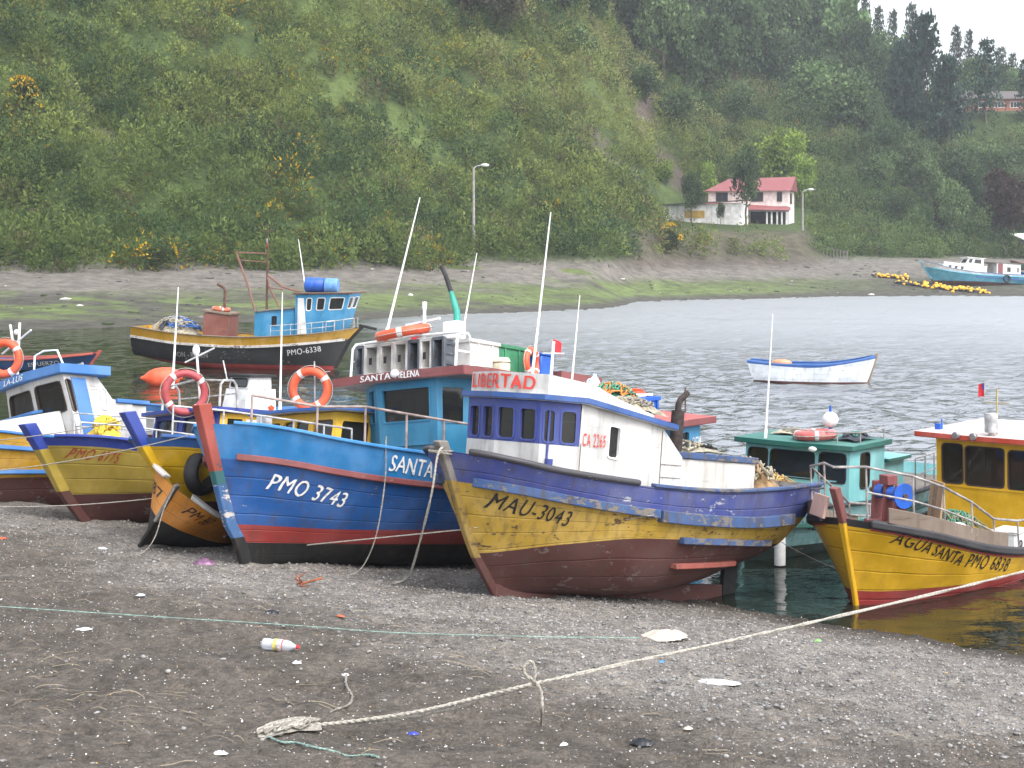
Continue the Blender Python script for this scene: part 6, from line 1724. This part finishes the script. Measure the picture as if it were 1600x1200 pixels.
# ------------------------------------------------------------------ street lamps and fences
M_CONC = plain('concrete_pole', (.26, .25, .23), .85, var=.25)
def lamp(c, d, ytop, label, side=1, thin=1.):
    b = hpos(c, d); top = HC + (YH - ytop) * d / F - b.z
    t = thing('street_lamp', label, 'street lamp', Matrix.Translation(b), 'street lamps on the far shore')
    MB().cyl((0, 0, -.4), (0, 0, top - .2), .16 * thin, .1 * thin, 9).build('pole', M_CONC, t)
    MB().tube([(0, 0, top - .35), (.25 * side, 0, top - .1), (.75 * side, 0, top)], .05 * thin, 7).build('arm', M_STEEL, t)
    MB().sphere((1.05 * side, 0, top), .4, 12, sc=(1, .55, .38)).build('lamp_head', plain('lamp_head_grey', (.6, .62, .62), .4), t)
lamp(740, 151, 258, 'tall grey street lamp at the hill foot, middle of the far shore')
lamp(1254, 204, 296, 'street lamp beside the white two storey house')
lamp(1031, 236, 241, 'short street lamp on the bare earth above the low white outbuilding', 1, .8)
f_ = thing('fence', 'short wooden paling fence on the bank right of the white house', 'fence', Matrix.Translation(hpos(1300, 199)))
for k in range(9):
    q = hpos(1282 + k * 5.2, 199 - k * .6) - hpos(1300, 199)
    MB().box(q + Vector((0, 0, .5)), (.12, .1, 1.3), rot=(0, random.uniform(-.08, .08), 0)).build('post', M_GREYWOOD, f_)
MB().bar(hpos(1282, 199) - hpos(1300, 199) + Vector((0, .08, .8)), hpos(1324, 194.2) - hpos(1300, 199) + Vector((0, .08, .8)), .05, .1).build('rail', M_GREYWOOD, f_)

# mussel floats laid out on the far shore
M_FLY = plain('yellow_float', (.72, .4, .02), .5, var=.25)
for (a, b, n, wid, lb_) in [((1364, 432), (1420, 437), 45, .7, 'smaller heap of yellow floats and dark net on the far shore'), ((1398, 443), (1540, 458), 130, .8, 'long line of yellow floats and dark net at the water edge of the far shore')]:
    def gp(px, py):
        ds = np.arange(120, 200, .25); ys = hpix(np.full(ds.shape, float(px)), ds); k = int(np.argmin(np.abs(ys - py))); return hpos(px, ds[k])
    A, B = gp(*a), gp(*b)
    t = thing('float_line', lb_, 'net floats', Matrix.Translation(A))
    mb = MB(); nm = MB()
    for i in range(n):
        u = random.random() ** (.8); q = A.lerp(B, u) - A
        dens = 1 if n < 100 else (.35 if u < .3 else 1)
        if random.random() > dens: continue
        w = wid * (1 if n < 100 else (.35 if u < .25 else 1.2 - .8 * abs(u - .5)))
        q += Vector((random.gauss(0, .2), random.gauss(0, w), 0)); q.z = float(hz(800 + F * (A.x + q.x) / (A.y + q.y), A.y + q.y)) - A.z + random.uniform(.05, .4)
        mb.sphere(q, random.uniform(.1, .17), 7, sc=(1.2, 1, .9))
    tag(mb.build('floats', M_FLY, t), kind='stuff')
    for i in range(9):
        pts = []
        for k in range(20):
            u = k / 19; q = A.lerp(B, u) - A + Vector((0, random.gauss(0, wid * .6), 0)); q.z = float(hz(800 + F * (A.x + q.x) / (A.y + q.y), A.y + q.y)) - A.z + random.uniform(.05, .22); pts.append(q)
        nm.tube(pts, .07, 5)
    tag(nm.build('dark_net', plain('dark_net', (.04, .045, .06), .9), t), kind='stuff')

# ------------------------------------------------------------------ ropes
W_ = lambda M, x, y, z: M @ Vector((x, y, z))
# the heavy line in front, from the heap on the ground to a boat beyond the frame
g0 = gpt(478, 1141, .03)
kd = gpt(840, 1138).y - .15
kn = at(836, 1068, kd)
far = at(1760, 852, kd + 6.5)
heavy = [gpt(440, 1146, .03), g0, g0.lerp(kn, .22) + Vector((0, 0, -.03)), g0.lerp(kn, .5) + Vector((0, 0, -.045)), g0.lerp(kn, .78) + Vector((0, 0, -.02)), kn, kn.lerp(far, .12) + Vector((0, 0, -.01)), kn.lerp(far, .35) + Vector((0, 0, -.03)), kn.lerp(far, .65) + Vector((0, 0, -.03)), far]
rope_path(heavy, .0145, M_ROPE, 'thick pale rope running from the ground heap up across the beach to the right edge', 'mooring_rope', sub=14)
u_ = (kn - g0).normalized()
lp = [kn - u_ * .12 + Vector((0, 0, -.02)), kn + Vector((-.02, -.02, .02)), kn + Vector((.0, -.02, .1)), kn + Vector((-.03, -.02, .17)), kn + Vector((-.08, -.02, .13)), kn + Vector((-.07, -.02, .07)), kn + Vector((.0, -.03, .02)), kn + Vector((.045, -.03, -.06)), kn + Vector((.05, -.02, -.2)), gpt(845, 1135, .01)]
rope_path(lp, .0125, M_ROPE, 'knotted loop of rope with its end hanging down from the thick pale rope', 'rope_loop', sub=10)
rope_path([g0 + Vector((-.02, .0, .0)), g0.lerp(kn, .3) + Vector((0, .03, -.065)), g0.lerp(kn, .55) + Vector((.0, .03, -.085)), g0.lerp(kn, .8) + Vector((0, .02, -.05)), kn], .012, M_ROPED, 'second grey rope twisted along the lower part of the thick pale rope', 'rope', sub=12)
tangle(Matrix.Translation(gpt(452, 1140, -.01)) @ Euler((0, rad(-6), .2)).to_matrix().to_4x4(), (.24, .1, .08), 22, .008, [('rope_coils', M_ROPED), ('frayed_ends', M_ROPE)], 'rope_heap', 'heap of frayed grey rope on the sand at the lower end of the thick rope', 'rope', 51, 34)
rope_path([gpt(x, y, .012) for x, y in ((418, 1153), (440, 1162), (462, 1163), (490, 1170), (520, 1176), (545, 1184), (575, 1182), (592, 1186))], .009, M_LINEG, 'thin green frayed line lying on the sand below the rope heap', 'frayed_line')
rope_path([gpt(x, y, .012 + h) for x, y, h in ((541, 1066, .05), (541, 1078, .03), (550, 1092, .01), (545, 1103, 0), (525, 1111, 0), (517, 1115, 0))], .01, M_ROPED, 'short bent piece of rope sticking up from the sand above the thick rope', 'rope_end')
# thin lines between boats and shore
catenary(at(-30, 738, 23.2), W_(MS, .98, 0, 1.55), .06, label='thin line from the left edge to the red stem of the blue boat', r=.007)
catenary(at(-30, 690, 23.5), W_(MC, 1.2, 0, 1.62), .04, label='thin line from the left edge past the navy stem to the tall blue stem', r=.007)
catenary(at(-30, 791, 22.3), W_(MC, .62, .1, .62), .05, label='thin line from the left edge low across the red bottom of the dull yellow boat', r=.006)
catenary(gpt(383, 866, .04), W_(ML, .55, .06, .78), .0, label='thin pale line stretched low across the blue hull to the yellow bow', r=.008)
catenary(W_(ML, .55, .12, .8), W_(ML, -1.4, 1.2, 1.1), .06, label='thin line slung along the yellow hull under the black lettering', r=.006)
rope_path([gpt(x, y, .04) for x, y in ((-30, 952), (120, 962), (260, 971), (450, 983), (620, 995), (830, 1001), (1000, 1003))], .0055, M_LINEG, 'long thin green line lying across the whole width of the beach', 'shore_line', sub=12)
a = W_(ML, 1.1, .03, 1.62); b = gpt(618, 913, .02)
rope_path([W_(ML, 1.12, .1, 1.72), a + Vector((-.02, -.12, 0)), a + Vector((-.1, -.16, -.5)), a.lerp(b, .75) + Vector((.08, -.12, -.18)), b + Vector((.1, .02, .03)), b], .014, M_ROPE, 'pale rope hanging from the grey bow post of the yellow boat down to the shingle', 'bow_rope', sub=12)
rope_path([W_(ML, 1.06 + .14 * math.cos(q), .13 * math.sin(q), 1.66 + .02 * math.sin(q * .5)) for q in np.linspace(0, 12, 26)], .013, M_ROPED, 'turns of rope round the grey bow post of the yellow boat', 'rope_turns', sub=3)
X_, z_ = solve_hull(HS, MS, 600, 706); pa = W_(MS, X_, HS.onx(X_, z_).y + .03, z_ + .06); b = gpt(545, 902, .02)
rope_path([pa + Vector((0, .1, .12)), pa, pa + Vector((.0, -.1, -.4)), pa.lerp(b, .62) + Vector((.17, 0, -.1)), pa.lerp(b, .88) + Vector((.12, 0, -.08)), b], .009, M_ROPED, 'thin rope hanging down the blue hull beside the white name', 'side_rope', sub=12)
a = W_(MK, .08, 0, .95); b = gpt(222, 866, .015)
rope_path([a, a.lerp(b, .3) + Vector((0, -.08, -.02)), a.lerp(b, .7) + Vector((.05, -.08, -.05)), b, b + Vector((-.15, -.1, 0))], .008, M_ROPE, 'short painter rope hanging from the stem of the orange skiff', 'painter', sub=10)
catenary(W_(MV, .5, 0, .95), W_(MA, .0, .0, .4), .12, label='thin line drooping between the turquoise bow and the yellow stem over the water', r=.006)

# ------------------------------------------------------------------ litter
p = gpt(437, 1016, .045)
t = thing('plastic_bottle', 'clear plastic bottle with a red and yellow label lying on the sand', 'bottle', Matrix.Translation(p) @ Euler((0, rad(92), rad(-14))).to_matrix().to_4x4())
N = NT('clear_bottle'); N.b.inputs['Base Color'].default_value = (.75, .78, .82, 1); N.b.inputs['Roughness'].default_value = .2; N.b.inputs['Transmission Weight'].default_value = .55
MB().lathe([(.001, -.165), (.035, -.165), (.05, -.15), (.052, -.09), (.047, -.075), (.052, -.06), (.052, .06), (.045, .1), (.02, .14), (.016, .16)], 18).build('bottle_body', N.m, t)
MB().lathe([(.0535, -.05), (.0535, -.02)], 18).build('wrapper', plain('label_yellow', (.55, .45, .1), .5, var=.3, scale=40), t)
MB().lathe([(.0538, -.018), (.0538, .03)], 18).build('wrapper', plain('label_mixed', (.55, .5, .48), .5, var=.5, scale=30), t)
MB().lathe([(.0537, .031), (.0537, .04)], 18).build('wrapper', M_FR, t)
MB().lathe([(.018, .158), (.018, .182), (.001, .183)], 12).build('cap', M_FR, t)
def crumple(px, py, sx, sy, sz, mat, name, label, cat, yaw=0, seed=0, n=10):
    r = np.random.default_rng(seed)
    p = gpt(px, py, .0)
    u = np.linspace(-1, 1, n); X, Y = np.meshgrid(u, u)
    R = np.sqrt(X**2 + Y**2)
    X2 = X * np.sqrt(1 - Y**2 / 2) * (1 + .25 * (r.random((n, n)) - .5)); Y2 = Y * np.sqrt(1 - X**2 / 2) * (1 + .25 * (r.random((n, n)) - .5))
    Z = np.clip(1 - R**2 * .55, .05, 1) * r.uniform(.35, 1.1, (n, n))
    Z[0, :] = Z[-1, :] = Z[:, 0] = Z[:, -1] = .05
    V = np.stack([X2 * sx, Y2 * sy, Z * sz + .004], -1).reshape(-1, 3)
    I = np.arange(n * n).reshape(n, n); Q = np.stack([I[:-1, :-1], I[:-1, 1:], I[1:, 1:], I[1:, :-1]], -1).reshape(-1, 4)
    o = npmesh(name, V, Q, mat, None, M=Matrix.Translation(p) @ Euler((0, 0, yaw)).to_matrix().to_4x4())
    return tag(o, label, cat)
M_CLOTH = plain('dirty_white_cloth', (.46, .41, .35), .9, var=.2); M_SHEET = plain('white_sheet', (.6, .6, .6), .6, var=.1); M_PURP = plain('purple_plastic', (.18, .09, .16), .4, var=.4); M_DKP = plain('black_plastic', (.015, .016, .02), .35, var=.3)
crumple(1036, 996, .26, .2, .075, M_CLOTH, 'plastic_sack', 'crumpled dirty white sack on the sand below the yellow boat', 'sack', .2, 1)
crumple(1124, 1068, .2, .07, .035, M_SHEET, 'plastic_sheet', 'flat white piece of plastic just below the thick rope', 'litter', -.25, 2)
crumple(424, 960, .08, .06, .05, M_DKP, 'black_scrap', 'black scrap on the sand above the plastic bottle', 'litter', -.2, 3)
crumple(1004, 1163, .09, .06, .045, M_DKP, 'black_scrap', 'black crumpled scrap near the lower edge of the beach', 'litter', -.3, 4)
crumple(319, 884, .16, .09, .09, M_PURP, 'plastic_bag', 'purple plastic bag lying beside the blue bow', 'bag', .1, 5)
crumple(232, 991 - 8, .001, .001, .001, M_SHEET, 'paper_scrap', 'x', 'litter') if False else None
for k, (px, py, sx, sy, m, nm, lb_) in enumerate([(130, 985, .12, .04, M_SHEET, 'paper_scrap', 'torn white paper at the left of the beach, on the green line'), (464, 1037, .055, .04, M_SHEET, 'paper_scrap', 'small white paper just below the plastic bottle'),
        (539, 1056, .05, .025, M_SHEET, 'paper_scrap', 'white scrap right above the bent rope end'), (345, 1179, .07, .03, M_SHEET, 'paper_scrap', 'white torn paper near the bottom edge left of the rope heap'),
        (881, 1165, .05, .025, M_SHEET, 'paper_scrap', 'white scrap below the knotted loop near the bottom edge'), (1278, 1002, .06, .035, plain('lime_plastic', (.2, .55, .12), .5), 'green_scrap', 'lime green scrap near the water edge under the thick rope'),
        (1033, 1036, .05, .02, plain('blue_scrap', (.05, .2, .6), .5), 'blue_scrap', 'small blue scrap beside the thick rope'), (645, 1148, .06, .03, plain('dark_blue_scrap', (.04, .06, .35), .6), 'blue_scrap', 'dark blue shred of plastic right of the rope heap'),
        (220, 931, .07, .05, plain('grey_clear_plastic', (.4, .42, .42), .4), 'plastic_scrap', 'grey translucent plastic scrap on the left part of the beach'), (532, 934 + 30, .07, .02, plain('orange_scrap', (.45, .12, .05), .6), 'orange_scrap', 'small orange brown scrap above and right of the black one'),
        (160, 858, .1, .04, M_SHEET, 'paper_scrap', 'flat white strip on the shingle below the dull yellow boat'), (1075, 1140, .05, .03, M_CLOTH, 'paper_scrap', 'pale scrap on the bare sand right of the hanging rope end'),
        (-2 + 6, 842, .07, .06, plain('orange_red_scrap', (.5, .08, .03), .6), 'orange_scrap', 'orange red scrap at the left edge of the shingle')]):
    crumple(px, py, sx * .75, sy * .8, .025, m, nm, lb_, 'litter', random.uniform(-.6, .6), 20 + k, 7)
# rusty grapnel on the shingle
p = gpt(478, 918, .02)
t = thing('anchor', 'small rusty grapnel anchor lying on the shingle in front of the blue hull', 'anchor', Matrix.Translation(p) @ Euler((0, 0, .5)).to_matrix().to_4x4())
MB().cyl((-.05, 0, .03), (.22, .05, .06), .014).build('shank', plain('orange_rust', (.25, .08, .035), .9, var=.4), t)
for k in range(4):
    a = k * math.pi / 2 + .4
    MB().tube([(-.04, 0, .04), (-.1, .09 * math.cos(a), .05 + .06 * max(-.4, math.sin(a))), (-.02, .17 * math.cos(a), .06 + .13 * max(-.3, math.sin(a)))], [.012, .01, .005], 6).build('fluke', plain('orange_rust', (.25, .08, .035), .9, var=.4), t)

# ------------------------------------------------------------------ shingle, shells and straw on the beach
def visible_ground(n, y0=10.6, y1=25.5, pw=1.0):
    y = y0 + (y1 - y0) * rng.random(n) ** pw
    x = (rng.uniform(-60, 1660, n) - 800) / F * y
    s = shore_s(x, y)
    k = s > -.1
    return x[k], y[k], s[k]
def pebbles():
    x, y, s = visible_ground(52000, pw=1.15)
    nb = fbm(x * .5, y * .5, 3)
    dens = .04 + .96 * sstep(.3, 1.4, s) * (1 - sstep(5.5, 8.5, s + 2.5 * (nb - .5)))
    k = rng.random(len(x)) < dens
    x, y, s = x[k], y[k], s[k]
    n = len(x)
    r = .006 + .016 * rng.random(n) ** 4
    bm = bmesh.new(); bmesh.ops.create_icosphere(bm, subdivisions=1, radius=1)
    bv = np.array([v.co[:] for v in bm.verts]); bf = np.array([[v.index for v in f.verts] for f in bm.faces]); bm.free()
    sc = r[:, None] * rng.uniform(.6, 1.3, (n, 3)) * np.array([1.2, 1.2, .75])
    th = rng.uniform(0, 6.28, n); c, q = np.cos(th), np.sin(th)
    L = bv[None] * sc[:, None, :] * rng.uniform(.85, 1.15, (n, len(bv), 1))
    V = np.stack([L[..., 0] * c[:, None] - L[..., 1] * q[:, None] + x[:, None], L[..., 0] * q[:, None] + L[..., 1] * c[:, None] + y[:, None], L[..., 2] + (gz(x, y) + r * .15)[:, None]], -1).reshape(-1, 3)
    Q = (bf[None] + (np.arange(n) * len(bv))[:, None, None]).reshape(-1, 3)
    g = rng.uniform(.1, .3, n)
    col = np.stack([g, g * .97, g * .93], 1) * (1 - .5 * (1 - sstep(0, .9, s)))[:, None]
    N = NT('pebbles'); a = N.n('Attribute'); a.attribute_name = 'col'; N.l(a.outputs['Color'], N.b.inputs['Base Color']); N.b.inputs['Roughness'].default_value = .7
    tag(npmesh('gravel', V, Q, N.m, np.repeat(col, len(bv), 0), smooth=True), 'grey pebbles and shingle strewn over the beach', 'gravel', kind='stuff')
pebbles()
def shells():
    x, y, s = visible_ground(3000, pw=.9)
    n = len(x); L = rng.uniform(.004, .011, n) * (1 + .8 * (rng.random(n) < .06))
    C = np.stack([x, y, gz(x, y) + .012], 1)
    a = rng.uniform(0, 6.28, n); up = rng.uniform(.1, .9, n)
    U = np.stack([np.cos(a), np.sin(a), up * .5], 1) * L[:, None]; Wv = np.stack([-np.sin(a), np.cos(a), rng.uniform(-.4, .6, n)], 1) * (L * rng.uniform(.4, .9, n))[:, None]
    h = np.array([0, 0, .006])
    V = np.stack([C - U, C - Wv, C + U, C + Wv, C + h], 1).reshape(-1, 3)
    F3 = np.array([[0, 1, 4], [1, 2, 4], [2, 3, 4], [3, 0, 4]])
    Q = (F3[None] + (np.arange(n) * 5)[:, None, None]).reshape(-1, 3)
    g = rng.uniform(.3, .75, n); col = np.stack([g, g * .97, g * .92], 1)
    col[rng.random(n) < .12] = np.array([.4, .25, .08])
    N = NT('shell'); at_ = N.n('Attribute'); at_.attribute_name = 'col'; N.l(at_.outputs['Color'], N.b.inputs['Base Color']); N.b.inputs['Roughness'].default_value = .4
    tag(npmesh('shell_fragments', V, Q, N.m, np.repeat(col, 5, 0)), 'white shell fragments scattered over the beach', 'shells', kind='stuff')
shells()
def shore_stones():
    """stones, weed and drift scattered over the far tidal flat"""
    n = 5200
    c = rng.uniform(-150, 1750, n); d = rng.uniform(84, 215, n)
    z = hz(c, d)
    nb = fbm(c * .012, d * .2, 3)
    k = (z > .05) & (z < 3.6) & (rng.random(n) < .12 + .9 * sstep(.48, .66, nb))
    c, d, z = c[k], d[k], z[k]; n = len(c); x = (c - 800) / F * d
    bm = bmesh.new(); bmesh.ops.create_icosphere(bm, subdivisions=1, radius=1)
    bv = np.array([v.co[:] for v in bm.verts]); bf = np.array([[v.index for v in f.verts] for f in bm.faces]); bm.free()
    r = .05 + .2 * rng.random(n) ** 4
    sc = r[:, None] * rng.uniform(.6, 1.5, (n, 3)) * np.array([1.5, 1.2, .6])
    V = (bv[None] * sc[:, None, :] * rng.uniform(.75, 1.2, (n, len(bv), 1)) + np.stack([x, d, z + r * .1], 1)[:, None]).reshape(-1, 3)
    Q = (bf[None] + (np.arange(n) * len(bv))[:, None, None]).reshape(-1, 3)
    g = rng.uniform(.03, .16, n); col = np.stack([g, g * .96, g * .86], 1)
    col[rng.random(n) < .06] = (.5, .49, .46); wd_ = rng.random(n) < .3; col[wd_] = np.array([.05, .07, .025]) * rng.uniform(.6, 1.6, (wd_.sum(), 1))
    N = NT('shore_stone'); a = N.n('Attribute'); a.attribute_name = 'col'; N.l(a.outputs['Color'], N.b.inputs['Base Color']); N.b.inputs['Roughness'].default_value = .8
    tag(npmesh('shore_stones', V, Q, N.m, np.repeat(col, len(bv), 0)), 'dark stones and weed scattered over the far tidal flat', 'stones', kind='stuff')
shore_stones()
def straw():
    x, y, s = visible_ground(1100, 10.6, 19, .8)
    cl = sstep(.5, .68, fbm(x * .7 + 11, y * 1.1, 3))                # washed up in drifts
    k = (s > 5) & (rng.random(len(x)) < np.where(x < .5, .15 + .85 * cl, .1 + .5 * cl)); x, y = x[k], y[k]
    V, Q, col = [], [], []
    for i in range(len(x)):
        a = rng.normal(0, .5) + (math.pi if rng.random() < .5 else 0); L = rng.uniform(.05, .28) * (2 if rng.random() < .06 else 1); w = rng.uniform(.0012, .004)
        bend = rng.normal(0, .16); n = 6; c = np.array([.2, .165, .115]) * rng.uniform(.4, 1.3); o = len(V) * 1
        base = sum(len(v) for v in V) if False else o
        P = []
        px_, py_ = x[i], y[i]
        for j in range(n):
            P.append((px_, py_)); px_ += math.cos(a) * L / n; py_ += math.sin(a) * L / n; a += bend / n
        P = np.array(P); z = gz(P[:, 0], P[:, 1]) + .012 + .012 * np.sin(np.linspace(0, 3.14, n))
        for j in range(n):
            V.append((P[j, 0], P[j, 1] - w, z[j])); V.append((P[j, 0], P[j, 1] + w, z[j] + w))
            col += [c, c]
        for j in range(n - 1): Q.append((o + 2 * j, o + 2 * j + 2, o + 2 * j + 3, o + 2 * j + 1))
    N = NT('straw_bits'); at_ = N.n('Attribute'); at_.attribute_name = 'col'; N.l(at_.outputs['Color'], N.b.inputs['Base Color']); N.b.inputs['Roughness'].default_value = .9
    tag(npmesh('straw_debris', np.array(V), np.array(Q), N.m, np.array(col)), 'dry straw and twigs washed up over the sand', 'debris', kind='stuff')
straw()

# ------------------------------------------------------------------ the air
N = NT('hazy_air')
N.t.nodes.remove(N.b)
vp = N.n('VolumePrincipled')
vp.inputs['Color'].default_value = (.86, .9, 1, 1); vp.inputs['Density'].default_value = .0003; vp.inputs['Anisotropy'].default_value = .2
N.l(vp.outputs[0], N.out.inputs['Volume'])
tag(MB().box((60, 215, 66), (1100, 570, 144)).build('haze', N.m, smooth=0), 'pale haze that lies over the whole bay', 'haze', kind='stuff')
